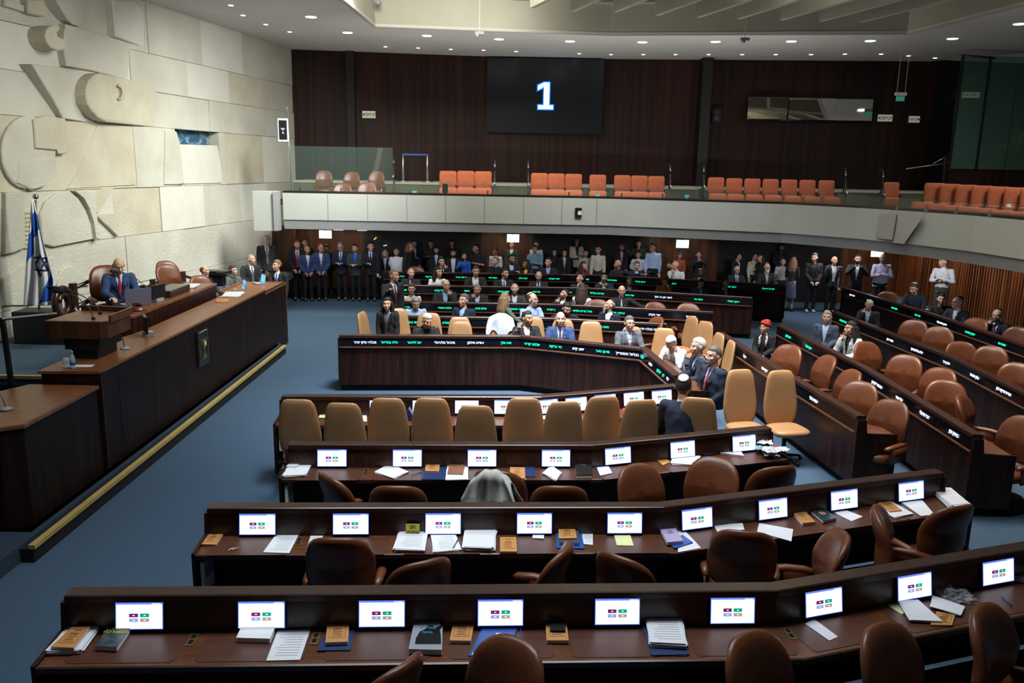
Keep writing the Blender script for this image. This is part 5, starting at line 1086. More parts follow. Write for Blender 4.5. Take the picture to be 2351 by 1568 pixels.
for v in bm.verts: n_ = noise.noise(v.co*2.5)*.5+noise.noise(v.co*6)*.22; v.co = V((v.co.x*.13*(1+n_), v.co.y*.09*(1+n_), max(-.01, v.co.z*.045*(1+n_*2))))
o = obj('plastic_bag', bm, mat('clear_film', (.55, .58, .6), rough=.08, alpha=.3)); p = at_z(2190, 1372, Z1); o.location = (p.x, p.y, Z1+.012); tag(o, 'crumpled clear plastic bag near the end of the nearest desk', 'bag')
def pen(a, b, z, label, m=None):
    A, C_ = at_z(*a, z), at_z(*b, z); t = thing('pen', label, 'pen', tuple(A), world=True); d = (C_-A).normalized(); bm = B(); tube(bm, [A, A+d*.005, C_-d*.03], [.002, .0045, .0045], 6); obj('barrel', bm, m or BLUEF, t, True); bm = B(); tube(bm, [C_-d*.05, C_], .0055, 6); obj('cap', bm, NAVY, t, True)
pen((1196, 1466), (1195, 1436), Z1+.006, 'blue pen beside the royal blue folder'); pen((2299, 1368), (2324, 1391), Z1+.006, 'blue pen alone at the right end of the nearest desk')
bm = B(); cc = at_z(2340, 1335, Z1); box(bm, cc+V((.1, 0, .02)), (.28, .12, .04), rz=-.5); tag(obj('telephone', bm, GREY), 'grey desk telephone cut by the right frame edge', 'telephone')
ochre([(457, 1249), (496, 1250), (515, 1222), (478, 1222)], Z2, .014, 'ochre book at the left corner of the second desk')
for k, (px, py, c_) in enumerate(((531, 1262, (.4, .6, .5)), (541, 1261, (.7, .3, .22)))):
    bm = B(); cap(bm, (-.012, 0, 0), (.012, 0, 0), .007, .007, 8); cap(bm, (.014, 0, 0), (.026, .004, 0), .002, .006, 5); cap(bm, (-.014, 0, 0), (-.026, -.004, 0), .002, .006, 5); o = obj('wrapped_sweet', bm, mat('wrapper_%d' % k, c_, rough=.3)); q = at_z(px, py, Z2); o.location = (q.x, q.y, Z2+.006); o.rotation_euler = (0, 0, .8); tag(o, ['green-striped wrapped sweet on the second desk', 'orange-and-white wrapped sweet on the second desk'][k], 'sweet')
sheets([(604, 1268), (664, 1270), (686, 1227), (635, 1225)], Z2, 'printed white sheet curling by the first socket plate of the second desk', 1, True)
sheets([(707, 1249), (734, 1249), (742, 1230), (713, 1230)], Z2, 'orange-edged white card half behind a big armchair', 1)
t = thing('yellow_card', 'yellow card with black Hebrew lettering propped against the second desk', 'card', tuple(at_z(951, 1219, Z2)), world=True); c0 = at_z(951, 1219, Z2)
bm = B(); M = Matrix.Translation(c0+V((0, -.115, .062))) @ Matrix.Rotation(PL1, 4, 'Z') @ Matrix.Rotation(R(-8), 4, 'X'); box(bm, (0, 0, 0), (.125, .004, .115), M=M); cd = obj('card', bm, mat('bright_yellow', (.62, .58, .06), rough=.6), t)
for k, s_ in enumerate(('חג', 'שמח?')): text('lettering', s_[::-1], .05, M @ Matrix.Translation((.0, -.0035, .028-.05*k)) @ Matrix.Rotation(PI/2, 4, 'X'), BPL, t, .0006)
sheets([(906, 1267), (974, 1269), (980, 1222), (918, 1220)], Z2, 'neat thick stack of typed paper under the yellow card', 7, True); sheets([(993, 1269), (1054, 1265), (1047, 1228), (991, 1229)], Z2, 'thin stack of paper with a blue pen across it', 3, True)
pen((1040, 1258), (1052, 1238), Z2+.02, 'blue pen lying across the thin paper stack'); sheets([(1064, 1265), (1132, 1267), (1140, 1220), (1069, 1224)], Z2, 'tallest fanned stack of white paper on the second desk', 10)
ochre([(1148, 1266), (1187, 1266), (1185, 1233), (1148, 1233)], Z2, .02, 'ochre book next to the fanned paper stack'); sheets([(1223, 1237), (1249, 1238), (1249, 1223), (1223, 1223)], Z2, 'small folded white tissue below a monitor', 2)
sheets([(1278, 1259), (1341, 1261), (1335, 1220), (1276, 1216)], Z2, 'bright blue folder under dark and ochre books', 2, m=BLUEF, cat='folder', name='folder'); book([(1284, 1245), (1330, 1247), (1328, 1215), (1282, 1214)], Z2+.01, .025, 'dark grey book between blue folder and ochre book', mat('grey_cover', (.06, .07, .09), rough=.5))
ochre([(1283, 1236), (1324, 1235), (1320, 1209), (1282, 1209)], Z2+.036, .012, 'ochre book on top of the dark grey book'); sheets([(1338, 1249), (1361, 1251), (1361, 1219), (1336, 1217)], Z2, 'small white form beside the bright blue folder', 1, True)
sheets([(1416, 1252), (1455, 1253), (1446, 1225), (1409, 1225)], Z2, 'pale yellow note sheet on the second desk', 1, m=PAPERY)
sheets([(1557, 1268), (1610, 1258), (1566, 1212), (1553, 1214)], Z2, 'creased white leaflet poking from under the blue booklet', 1); sheets([(1548, 1260), (1591, 1247), (1569, 1230), (1530, 1242)], Z2+.004, 'blue booklet under the lilac book', 2, m=BLUEF, cat='booklet', name='booklet')
book([(1532, 1245), (1569, 1241), (1551, 1212), (1516, 1215)], Z2+.014, .028, 'lilac book on the blue booklet', mat('lilac_cover', (.45, .38, .6), rough=.6), 'ספר|הזמנים', BPL, .02)
sheets([(1638, 1206), (1704, 1202), (1709, 1217), (1649, 1225)], Z2, 'white and clear sleeves behind a big armchair', 2); sheets([(1738, 1221), (1817, 1243), (1821, 1215), (1743, 1201)], Z2, 'long white envelope overhanging the second desk', 1)
ochre([(1843, 1201), (1872, 1198), (1843, 1167), (1815, 1170)], Z2, .03, 'thick ochre book past the long white envelope'); t = book([(1890, 1196), (1921, 1189), (1893, 1166), (1858, 1168)], Z2, .03, 'dark book with a portrait of a face beside the thick ochre book', mat('dark_teal_cover', (.02, .05, .06), rough=.35), '', None)
bm = B(); lathe(bm, [(.035, 0), (.034, .001)], 20, at_z(1888, 1178, Z2+.031)); obj('portrait', bm, mat('portrait_skin', (.45, .22, .14), rough=.6), t)
sheets([(1955, 1197), (1981, 1186), (1934, 1168), (1909, 1174)], Z2, 'white folded leaflet in front of the eighth monitor', 1); pen((1915, 1178), (1925, 1166), Z2+.006, 'blue pen on the white folded leaflet')
sheets([(2054, 1191), (2098, 1181), (2037, 1149), (1994, 1153)], Z2, 'white papers beneath a slanting ochre book', 3); ochre([(2043, 1174), (2071, 1171), (2040, 1148), (2013, 1150)], Z2+.014, .010, 'slanting ochre book on white papers')
sheets([(2114, 1186), (2146, 1183), (2117, 1150), (2067, 1153)], Z2, 'blank white page under the last monitor of the second desk', 2); sheets([(2186, 1171), (2225, 1166), (2180, 1130), (2132, 1128)], Z2, 'tall stack of white paper at the right end of the second desk', 12)
sheets([(651, 1097), (702, 1094), (715, 1070), (661, 1070)], Z3, 'stack of binders and white papers at the left end of the third desk', 6); sheets([(657, 1072), (680, 1073), (700, 1051), (669, 1051)], Z3+.03, 'white sheet on an ochre board topping the binder stack', 2)
sheets([(860, 1086), (906, 1100), (939, 1084), (892, 1067)], Z3, 'plain white notebook turned cornerwise', 3); pen((944, 1091), (968, 1084), Z3+.006, 'blue pen beside the cornerwise notebook')
sheets([(970, 1102), (1022, 1102), (1024, 1073), (972, 1073)], Z3, 'dark navy brochure under an ochre book', 2, m=NAVY, cat='brochure', name='brochure'); ochre([(976, 1081), (1008, 1082), (1010, 1061), (978, 1061)], Z3+.01, .02, 'ochre book on the dark navy brochure')
sheets([(1024, 1103), (1075, 1102), (1074, 1070), (1026, 1070)], Z3, 'white folder with green edge next to the draped jacket', 3); book([(1027, 1086), (1063, 1087), (1068, 1064), (1032, 1064)], Z3+.014, .016, 'tan book on the white folder', mat('tan_cover', (.30, .12, .06), rough=.5))
ochre([(1170, 1098), (1206, 1098), (1205, 1073), (1171, 1072)], Z3, .022, 'ochre book next to a navy brochure on the third desk'); sheets([(1206, 1095), (1228, 1096), (1229, 1071), (1203, 1071)], Z3, 'navy brochure with pale lettering', 2, m=NAVY, cat='brochure', name='brochure')
sheets([(1246, 1088), (1276, 1105), (1290, 1088), (1267, 1073)], Z3, 'bundle of white letters held by a band', 4)
book([(1323, 1090), (1361, 1089), (1357, 1060), (1320, 1060)], Z3, .045, 'thick black book with embossed crest', mat('black_leatherette', (.018, .017, .016), rough=.35), 'תנ"ך', GREY, .03)
sheets([(1374, 1094), (1408, 1086), (1400, 1068), (1362, 1070)], Z3, 'navy folder with a white page, beside the black book', 1, m=NAVY, cat='folder', name='folder'); sheets([(1378, 1092), (1406, 1086), (1397, 1070), (1370, 1073)], Z3+.003, 'white page on the navy folder beside the black book', 1)
sheets([(1522, 1068), (1540, 1060), (1521, 1048), (1502, 1051)], Z3, 'ochre envelope by the bend of the third desk', 1, m=ORBK, cat='envelope', name='envelope'); pen((1476, 1056), (1500, 1050), Z3+.006, 'yellow pencil by the ochre envelope', YEL)
sheets([(1542, 1067), (1604, 1070), (1605, 1048), (1543, 1049)], Z3, 'spread of white pages before the sixth monitor of the third desk', 4); sheets([(1616, 1046), (1639, 1044), (1629, 1037), (1606, 1038)], Z3+.01, 'navy wallet near the paper spread', 3, m=NAVY, cat='wallet', name='wallet')
sheets([(1644, 1041), (1707, 1049), (1696, 1032), (1645, 1029)], Z3, 'open grey-white newspaper pages', 4); random.seed(9)
hm = [PAPER, PAPER, mat('silver_sleeve', (.5, .52, .56), rough=.2), mat('pinkish_ribbon', (.35, .06, .08), rough=.6), mat('pale_teal_book', (.25, .45, .5), rough=.6)]
hp_ = ['creased white page low in the messy heap', 'white page sticking out of the messy heap towards the camera', 'shiny clear sleeve in the messy heap', 'dark red and white ribbon bundle on the messy heap', 'pale teal booklet lying on the messy heap', 'white newspaper fold at the edge of the messy heap', 'curled shiny sleeve at the right of the messy heap', 'crumpled sheet topping the messy heap']
for k in range(8):
    c = at_z(1765+random.uniform(-22, 22), 1040+random.uniform(-12, 12), Z3+.01); bm = B(); bmesh.ops.create_grid(bm, x_segments=14, y_segments=10, size=1)
    for v in bm.verts: nn_ = noise.noise(V((v.co.x*1.6+k*5, v.co.y*1.6, 3)))*.03+noise.noise(V((v.co.x*4+k*5, v.co.y*4, 9)))*.014; v.co = V((v.co.x*random.choice([.11])*(1.0 if k != 4 else .7), v.co.y*.09*(1 if k != 4 else .7), nn_+.028))
    bmesh.ops.solidify(bm, geom=bm.faces[:], thickness=.002 if k != 4 else .012)
    o = obj('crumpled_paper', bm, hm[{0: 0, 1: 0, 2: 2, 3: 3, 4: 4, 5: 0, 6: 2, 7: 0}[k]]); o.location = (c.x, c.y, Z3+.006+k*.011); o.rotation_euler = (0, 0, random.uniform(0, 3)); tag(o, hp_[k], 'paper')
sheets([(1910, 962), (1958, 973), (1985, 967), (1925, 957)], .792, 'white and buff papers on the near end of the ochre-topped bench', 3)
sheets([(733, 960), (757, 960), (757, 935), (737, 935)], .79, 'beige folder showing between two tan chairs', 2, m=PAPERY, cat='folder', name='folder'); sheets([(828, 968), (842, 968), (842, 945), (826, 945)], .79, 'white sheet showing between two tan chairs', 1)
bm = B(); c = at_z(938, 965, .79); prism(bm, [c+V((-.09, 0, 0)), c+V((.09, 0, 0)), c+V((.0, 0, .16))], (0, .12, 0)); tag(obj('desk_stand', bm, NAVY), 'dark triangular desk stand between tan chairs', 'stand'); sheets([(1431, 952), (1441, 950), (1438, 928), (1428, 930)], .79, 'red folder by the bend of the ministers desk', 2, m=mat('red_folder', (.45, .015, .04), rough=.5), cat='folder', name='folder')
sheets([(1240, 962), (1262, 966), (1255, 946), (1236, 943)], .79, 'white leaflets in front of the coloured-button screen', 2)
for k, (px, py, z_, l) in enumerate(((656, 1125, .45, 'white clip file hanging inside the left end of the third desk'), (441, 1322, .45, 'white clip file hanging inside the left end of the second desk'), (632, 1000, .45, 'white clip file hanging inside the end of the ministers desk'))):
    q = [D3, D2, D4][k].location; bm = B(); box(bm, (0, 0, 0), (.03, .22, .30)); o = obj('hanging_file', bm, WHITE); o.location = (q.x+.06, q.y-.28, .56); tag(o, l, 'file'); bm = B(); box(bm, (.017, 0, .05), (.004, .18, .12)); obj('label_strip', bm, PRINT, o)
a, b, c2, d = [at_z(x, y, .80) for x, y in ((489, 693), (550, 690), (560, 684), (500, 684))]
def flat(x, y, z, sx, sy, rz, label, m=None, n=3, nm='paper_stack', cat='paper'):
    bm = B()
    for k in range(n): box(bm, (0, 0, .002+k*.005), (sx, sy, .004), rz=.05*k)
    o = obj(nm, bm, m or PAPER); o.location = (x, y, z); o.rotation_euler = (0, 0, rz); tag(o, label, cat)
flat(-5.55, 16.2, 1.506, .35, .6, .1, 'white papers spread under the clerks microphone'); flat(-5.48, 15.4, 1.506, .22, .3, .2, 'ochre and blue books on the podium ledge', ORBK, 4, 'book', 'book'); flat(-6.3, 15.9, 1.70, .32, .5, .1, 'white papers at the far end of the presiding desk', None, 4); flat(-5.52, 10.22, 1.506, .36, .12, .1, 'white sheet under the bottle and glass', None, 1, 'sheet_of_paper')
# ---------------------------------------------------------------- jackets draped over chair backs
def drape(px, py, Yd, yaw, w_, ztop, hf, hb, m, label, wr=.02, thick=.12, tw=.8):
    c = at_y(px, py, Yd); bm = B(); NU, NV = 44, 60; g = []
    for j in range(NV+1):
        s = -hf+(hf+hb)*j/NV; row = []
        for i in range(NU+1):
            u = -1+2*i/NU; le = 1+.22*math.sin(u*5+1)*(abs(s)/hb); r_ = thick/2
            if s < -r_*1.57: y_, z_ = -r_, (s+r_*1.57)*le
            elif s > r_*1.57: y_, z_ = r_, -(s-r_*1.57)*le
            else: a = s/r_; y_, z_ = r_*math.sin(a), r_*math.cos(a)-0
            z_ = z_ if abs(s) < r_*1.57 else z_
            k = min(1, abs(s)/.3); x_ = u*w_*(tw+(1-tw)*k)
            n_ = noise.noise(V((u*2.2, s*3, 1+w_)))*wr*2+math.sin(u*14+s*3+math.sin(s*8))*wr*.55*k
            row.append(bm.verts.new(V((x_, y_+math.copysign(1, y_ or 1)*(n_+.02*k), z_-.10*u*u*(1-.5*k)+n_*.3))))
        g.append(row)
    for j in range(NV):
        for i in range(NU): bm.faces.new((g[j][i], g[j][i+1], g[j+1][i+1], g[j+1][i]))
    o = obj('draped_jacket', bm, m, None, True); o.location = (c.x, c.y, ztop); o.rotation_euler = (0, 0, R(yaw)); tag(o, label, 'jacket')
    md = o.modifiers.new('thickness', 'SOLIDIFY'); md.thickness = .008
drape(1130, 1080, 7.62, 165, .30, 1.12, .30, .60, mat('beige_cotton', (.46, .46, .41), (.52, .52, .46), (20, 20, 20), rough=.95, bump=.2, bsc=80), 'rumpled beige jacket thrown over an armchair at the third desk', .032, .15, .62)
drape(1150, 722, 15.75, 2, .285, 1.22, .46, .30, mat('white_cotton', (.68, .70, .76), rough=.9, bump=.2, bsc=80), 'white jacket draped over a tan chair at the government table', .016, .19, .8)
# ---------------------------------------------------------------- gallery and upper wall
t = thing('voting_screen', 'large black wall screen showing a glowing blue-white figure 1', 'screen', (.9, 27.97, 5.17), world=True)
bm = B(); box(bm, (.92, 27.99, 6.34), (3.76, .10, 2.34)); obj('panel', bm, mat('screen_black', (.012, .014, .018), rough=.25), t)
bm = B(); X0, X1, W0, W1 = .69, 1.19, 5.93, 6.76
for q in ([(X0+.02, W0), (X1, W0), (X1, W0+.12), (X0+.02, W0+.12)], [(X0+.20, W0+.12), (X0+.37, W0+.12), (X0+.37, W1), (X0+.20, W1)], [(X0, W1-.24), (X0+.2, W1-.13), (X0+.2, W1), (X0, W1-.10)]): prism(bm, [(a_, 27.935, b_) for a_, b_ in q], (0, -.008, 0))
obj('digit', bm, mat('digit_glow', (.62, .82, 1.0), emit=3), t)
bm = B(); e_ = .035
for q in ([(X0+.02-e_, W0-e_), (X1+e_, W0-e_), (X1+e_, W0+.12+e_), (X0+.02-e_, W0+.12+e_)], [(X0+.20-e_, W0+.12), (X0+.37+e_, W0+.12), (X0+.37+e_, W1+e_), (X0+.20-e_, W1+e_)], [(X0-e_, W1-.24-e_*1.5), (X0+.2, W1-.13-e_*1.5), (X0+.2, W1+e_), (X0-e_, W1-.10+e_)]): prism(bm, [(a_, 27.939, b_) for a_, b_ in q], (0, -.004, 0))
obj('digit_bloom', bm, mat('digit_bloom_blue', (.0, .10, 1.0), emit=2.5), t)  # glowing blue rim stands in for lens bloom round the digit
SIGN = mat('photoluminescent_cream', (.62, .64, .50), emit=.25)
def wsign(px, py, Y, w_, h_, s_, label, ar='', m=None, tm=None, ts=.2):
    p = at_y(px, py, Y); t = thing('exit_sign', label, 'sign', tuple(p), world=True); bm = B(); box(bm, p, (w_, .03, h_)); obj('plate', bm, m or SIGN, t)
    text('lettering', s_[::-1], ts, frame(p+V(((.035 if ar == '<' else -.035) if ar else 0, -.018, -.0)), (1, 0, 0), (0, -1, 0)), tm or BPL, t, .001)
    if ar:
        sg = -1 if ar == '<' else 1; bm = B(); x_ = p.x+sg*w_*.41; prism(bm, [(x_+sg*.03, p.y-.017, p.z), (x_-sg*.025, p.y-.017, p.z+.05), (x_-sg*.025, p.y-.017, p.z-.05)], (0, -.003, 0)); obj('arrow', bm, BPL, t)
wsign(847, 263, 27.52, .42, .22, 'יציאה', 'cream exit sign with black Hebrew letters on the dark wall by the stone side', '<', ts=.15); wsign(2032, 271, 27.36, .46, .21, 'יציאה', 'cream exit sign beneath the hanging green sign', '<', ts=.16); wsign(2099, 274, 27.28, .34, .20, 'יציאה', 'smaller cream exit sign close to the glass booth', '>', ts=.12); wsign(2229, 218, 27.25, .56, .17, 'יציאת חרום', 'emergency exit sign seen through the booth glass', '', ts=.14)
LIT = mat('lit_exit_white', (.80, .95, 1.0), emit=2.6); TEAL = mat('exit_teal', (.05, .55, .60), emit=1.0)
for px, py, l in ((747, 538, 'glowing white and teal exit sign under the gallery by the stone wall'), (1178, 547, 'glowing exit sign above the man whose forehead is lit'), (1567, 560, 'glowing exit sign above the woman in a patterned head covering'), (2014, 581, 'glowing exit sign with cyan letters beside the man in a lilac shirt')):
    p = at_y(px, py, 22.6 if px < 2000 else 23.6); t = thing('exit_light', l, 'exit sign', tuple(p), world=True); bm = B(); box(bm, p, (.33, .05, .21)); obj('light_box', bm, LIT, t); text('lettering', 'יציאה'[::-1], .11, frame(p+V((0, -.028, -.03)), (1, 0, 0), (0, -1, 0)), TEAL, t, .001)
    bm = B(); box(bm, (p.x, p.y, (p.z+2.38)/2+.05), (.04, .03, 2.38-p.z)); obj('bracket', bm, BPL, t)
t = thing('observation_window', 'strip of three dark-framed mirror windows reflecting the roof baffles', 'window', (9.4, 27.3, 5.75), world=True)
for a_, b_ in ((1714, 1804), (1808, 1915), (1917, 1998)):
    A, C_ = at_y(a_, 250, 27.35), at_y(b_, 250, 27.35); bm = B(); box(bm, (0, 0, 0), (C_.x-A.x-.03, .02, .66), M=Matrix.Translation(((A.x+C_.x)/2, 27.20, 6.03)) @ Matrix.Rotation(R(-8), 4, 'Z') @ Matrix.Rotation(R(-4.5), 4, 'X')); obj('pane', bm, mat('mirror_glass', (.75, .76, .72), rough=.03, metal=1), t)
bm = B(); box(bm, (9.4, 27.40, 6.03), (4.05, .06, .72)); obj('window_frame', bm, BPL, t)
t = thing('loudspeaker', 'black wall loudspeaker left of the mirror windows', 'loudspeaker', tuple(at_y(1644, 268, 27.5)), world=True); p = at_y(1644, 266, 27.55); bm = B(); box(bm, p, (.26, .22, .42)); bmesh.ops.bevel(bm, geom=bm.edges[:], offset=.02, segments=2, affect='EDGES'); obj('cabinet', bm, BPL, t)
bm = B(); box(bm, p+V((0, .20, 0)), (.05, .24, .05)); obj('bracket', bm, BPL, t)
for dz, r_ in ((-.08, .085), (.11, .04)): bm = B(); bmesh.ops.create_cone(bm, cap_ends=True, segments=20, radius1=r_, radius2=r_*.7, depth=.02, matrix=Matrix.Translation(p+V((0, -.115, dz))) @ Matrix.Rotation(PI/2, 4, 'X')); obj('driver', bm, mat('cone_grey', (.05, .05, .055), rough=.6), t)
p = at_y(782, 309, 27.6); bm = B(); box(bm, p, (.14, .05, .14)); o = obj('fire_alarm', bm, mat('alarm_red', (.45, .03, .02), rough=.5)); tag(o, 'small red fire alarm button on the dark wall', 'alarm'); bm = B(); box(bm, p+V((0, -.03, 0)), (.06, .02, .06)); obj('button', bm, WHITE, o)
t = thing('hanging_exit_sign', 'white box and green sign hung on two rods near the glass booth', 'sign', (11.5, 25.5, 6.2), world=True); p = at_y(2068, 216, 25.5)
bm = B(); box(bm, p, (.34, .08, .09)); obj('housing', bm, WHITE, t); bm = B(); box(bm, p+V((0, 0, -.13)), (.25, .02, .14)); obj('green_panel', bm, mat('green_panel', (.03, .25, .18), emit=.5), t)
bm = B()
for s in (-.12, .12): tube(bm, [p+V((s, 0, .04)), (p.x+s, p.y, 7.55)], .006, 6)
obj('rod', bm, WHITE, t)
t = thing('knesset_banner', 'x', 'banner', (-5.88, 22.0, 3.37), world=True); t.name = 'fringed_banner'; t['label'] = 'black banner with silver fringe and emblem on a tall thin pole at the gallery corner'
bm = B(); tube(bm, [(-5.86, 22, 3.3), (-5.88, 22, 5.42)], .014, 8); bmesh.ops.create_uvsphere(bm, u_segments=10, v_segments=8, radius=.035, matrix=Matrix.Translation((-5.88, 22, 5.45))); obj('pole', bm, CHROME, t, True)
bm = B(); box(bm, (-6.0, 21.96, 4.9), (.27, .012, .58)); obj('fringe', bm, mat('silver_fringe', (.42, .45, .55), (.7, .72, .8), (60, 60, 60), rough=.6), t); bm = B(); box(bm, (-6.0, 21.95, 4.9), (.20, .014, .48)); ln_ = obj('field', bm, BPL, t)
bm = B(); O = V((-6.0, 21.938, 4.95))
for r_ in (.02, .035, .05): tube(bm, [O+V((r_*math.cos(a), 0, r_*math.sin(a))) for a in [PI+PI*i/10 for i in range(11)]], .004, 5)
tube(bm, [O, O+V((0, 0, -.12))], .005, 5); box(bm, O+V((0, 0, -.13)), (.06, .008, .02)); obj('emblem', bm, mat('silver_fringe', (.42, .45, .55)), ln_)
for a_, b_, z0, z1, Y, l in ((-5.85, -3.15, 3.37, 4.5, 21.75, 'tall clear glass screen in front of the brown gallery armchairs'), (-3.1, 2.4, 3.37, 3.62, 21.7, 'low glass rail on the parapet beneath the big screen'), (2.45, 5.5, 3.37, 3.62, 21.6, 'low glass rail on the parapet before the seat block of seven')):
    bm = B(); box(bm, ((a_+b_)/2, Y, (z0+z1)/2), (b_-a_, .012, z1-z0)); t = tag(obj('glass_rail', bm, GLASS), l, 'glass rail'); n_ = int((b_-a_)/1.1)+1
    for k in range(n_): bm = B(); box(bm, (a_+.3+k*1.05, Y-.02, z0+.05), (.03, .05, .10)); obj('clamp', bm, CHROME, t)
bm = B(); sweep(bm, PL[2:-1], [(-.2, 3.37), (-.2, 3.58), (-.212, 3.58), (-.212, 3.37)], 1); t = tag(obj('glass_rail', bm, GLASS), 'long glass rail on the curved side gallery parapet', 'glass rail')
for px, py in ((2060, 478), (2127, 483), (2195, 487), (2272, 493)): p = at_z(px, py, 3.40); bm = B(); box(bm, p, (.05, .03, .10)); obj('clamp', bm, CHROME, t)
def hrail(px, py0, py1, label, Y0=25.2, Y1=22.7, dx=0):
    A, C_ = at_y(px, py0, Y0), at_y(px+dx, py1, Y1); t = thing('handrail', label, 'handrail', (A.x, A.y, 3.5), world=True)
    bm = B(); tube(bm, [A+V((0, .25, 0)), A, A.lerp(C_, .35)], .022, 8); tube(bm, [A.lerp(C_, .62), C_, C_+V((0, -.15, -.05))], .022, 8); obj('steel_rail', bm, CHROME, t, True)
    bm = B(); tube(bm, [A.lerp(C_, .3), A.lerp(C_, .66)], .020, 8); tube(bm, [A, (A.x, A.y, 3.5)], .02, 6); tube(bm, [C_, (C_.x, C_.y, 2.5)], .02, 6); obj('post', bm, BPL, t, True)
for px, a_, b_, l in ((904, 362, 402, 'handrail at the end of the tall glass screen'), (1136, 368, 418, 'handrail beside the first block of orange seats'), (1213, 370, 420, 'handrail at the block of three past the first stair'), (1539, 378, 425, 'handrail at the stair left of the black recess'), (1616, 380, 425, 'handrail at the black recess before the block of seven'), (1942, 386, 440, 'handrail after the block of seven seats'), (2028, 390, 445, 'handrail beside the lone seat near the corner')): hrail(px, a_, b_, l)
t = thing('stair_handrail', 'steel handrail sloping up the dark wall below the glass booth', 'handrail', (12.5, 24.42, 4.0), world=True); bm = B(); tube(bm, [at_y(2080, 388, 24.42), at_y(2150, 378, 24.42), at_y(2232, 366, 24.42)], .018, 8); tube(bm, [at_y(2142, 376, 24.3), at_y(2168, 362, 24.3), at_y(2175, 364, 24.3)], .015, 6); obj('rail', bm, CHROME, t, True); bm = B(); tube(bm, [at_y(2170, 360, 24.3), at_y(2165, 420, 24.3)], .03, 6); obj('post', bm, BPL, t)
t = thing('queue_barrier', 'pair of steel posts joined by a blue belt in the gallery opening', 'barrier', (-3.5, 25.9, 3.56), world=True)
A, C_ = at_y(925, 352, 25.9), at_y(981, 353, 25.9)
for q in (A, C_): bm = B(); tube(bm, [(q.x, q.y, 3.57), (q.x, q.y, q.z)], .035, 12); lathe(bm, [(.17, 3.56), (.17, 3.59), (.04, 3.61)], 18, (q.x, q.y, 0)); obj('post', bm, CHROME, t, True)
bm = B(); box(bm, ((A.x+C_.x)/2, 25.9, A.z-.03), (C_.x-A.x, .01, .05)); obj('belt', bm, BLUEF, t)
for px, py, l in ((1022, 434, 'black device in a clear box on the parapet by the first orange block'), (1610, 452, 'black device in a clear box on the parapet before the block of seven')):
    p = at_y(px, py, 21.68); t = thing('intercom_unit', l, 'device', (p.x, p.y, 3.37), world=True); bm = B(); box(bm, (p.x, p.y, 3.50), (.14, .12, .24)); bmesh.ops.bevel(bm, geom=bm.edges[:], offset=.02, segments=2, affect='EDGES'); obj('body', bm, BPL, t); bm = B(); box(bm, (p.x, p.y-.075, 3.53), (.36, .01, .30)); obj('shield', bm, GLASS, t)
for px, py, l in ((952, 441, 'small cyan tag on the stair by the roped opening'), (1372, 449, 'small cyan tag under the lone gallery seat'), (1577, 450, 'small cyan tag beside the black device box')): p = at_y(px, py, 21.9); bm = B(); box(bm, p, (.11, .01, .06)); box(bm, p+V((0, .01, -.06)), (.03, .02, .12)); tag(obj('cyan_tag', bm, mat('cyan_tag', (.1, .55, .68), emit=.2)), l, 'tag')
p = at_y(1328, 488, 21.49); bm = B(); box(bm, p+V((-.06, -.01, 0)), (.06, .05, .24)); box(bm, p+V((.02, -.01, .09)), (.12, .05, .06)); box(bm, p+V((.02, -.01, -.09)), (.12, .05, .06)); o = tag(obj('wall_fitting', bm, BPL), 'dark bracket-shaped fitting on the pale gallery front', 'fitting'); bm = B(); box(bm, p+V((.03, -.005, 0)), (.09, .03, .11)); obj('white_insert', bm, WHITE, o)
t = thing('glass_booth', 'tall green-tinted glass booth over the side gallery', 'glass booth', (12.5, 24.4, 4.2), world=True)
for k, (a_, b_) in enumerate(((12.5, 13.25), (13.25, 14.1), (14.1, 15.2), (15.2, 17))): bm = B(); box(bm, ((a_+b_)/2, 24.4, 5.8), (b_-a_-.02, .02, 3.1)); obj('pane', bm, GLASSG, t)
bm = B(); tube(bm, [(12.5, 24.4, 4.2), (12.5, 24.4, 7.38), (13.4, 24.4, 7.30)], .045, 4); tube(bm, [(13.28, 24.4, 4.25), (13.28, 24.4, 7.3)], .04, 4); obj('frame', bm, BPL, t)
bm = B(); box(bm, (15, 24.8, 4.55), (3.4, .3, .45)); obj('pale_upstand', bm, mat('teal_grey', (.12, .20, .18), rough=.6), t)
t = thing('bench', 'orange padded bench with a poster propped on it inside the glass booth', 'bench', (14.5, 25.6, 4.9), world=True); p = at_y(2330, 335, 25.6); bm = B(); box(bm, (p.x+.4, 25.6, p.z-.02), (1.7, .45, .14)); bmesh.ops.bevel(bm, geom=bm.edges[:], offset=.05, segments=3, affect='EDGES'); obj('seat', bm, ORANGE, t); bm = B(); box(bm, (p.x+.6, 25.85, p.z+.22), (1.1, .10, .34)); obj('backrest', bm, ORANGE, t); bm = B(); box(bm, (p.x+.3, 25.6, p.z-.45), (.08, .3, .8)); obj('leg', bm, BPL, t)
bm = B(); box(bm, (p.x+.05, 25.4, p.z+.22), (.2, .01, .30)); tag(obj('poster_card', bm, mat('poster_print', (.12, .12, .2), (.6, .62, .68), (14, 14, 14), rough=.6)), 'pale printed card standing on the orange bench in the booth', 'card')
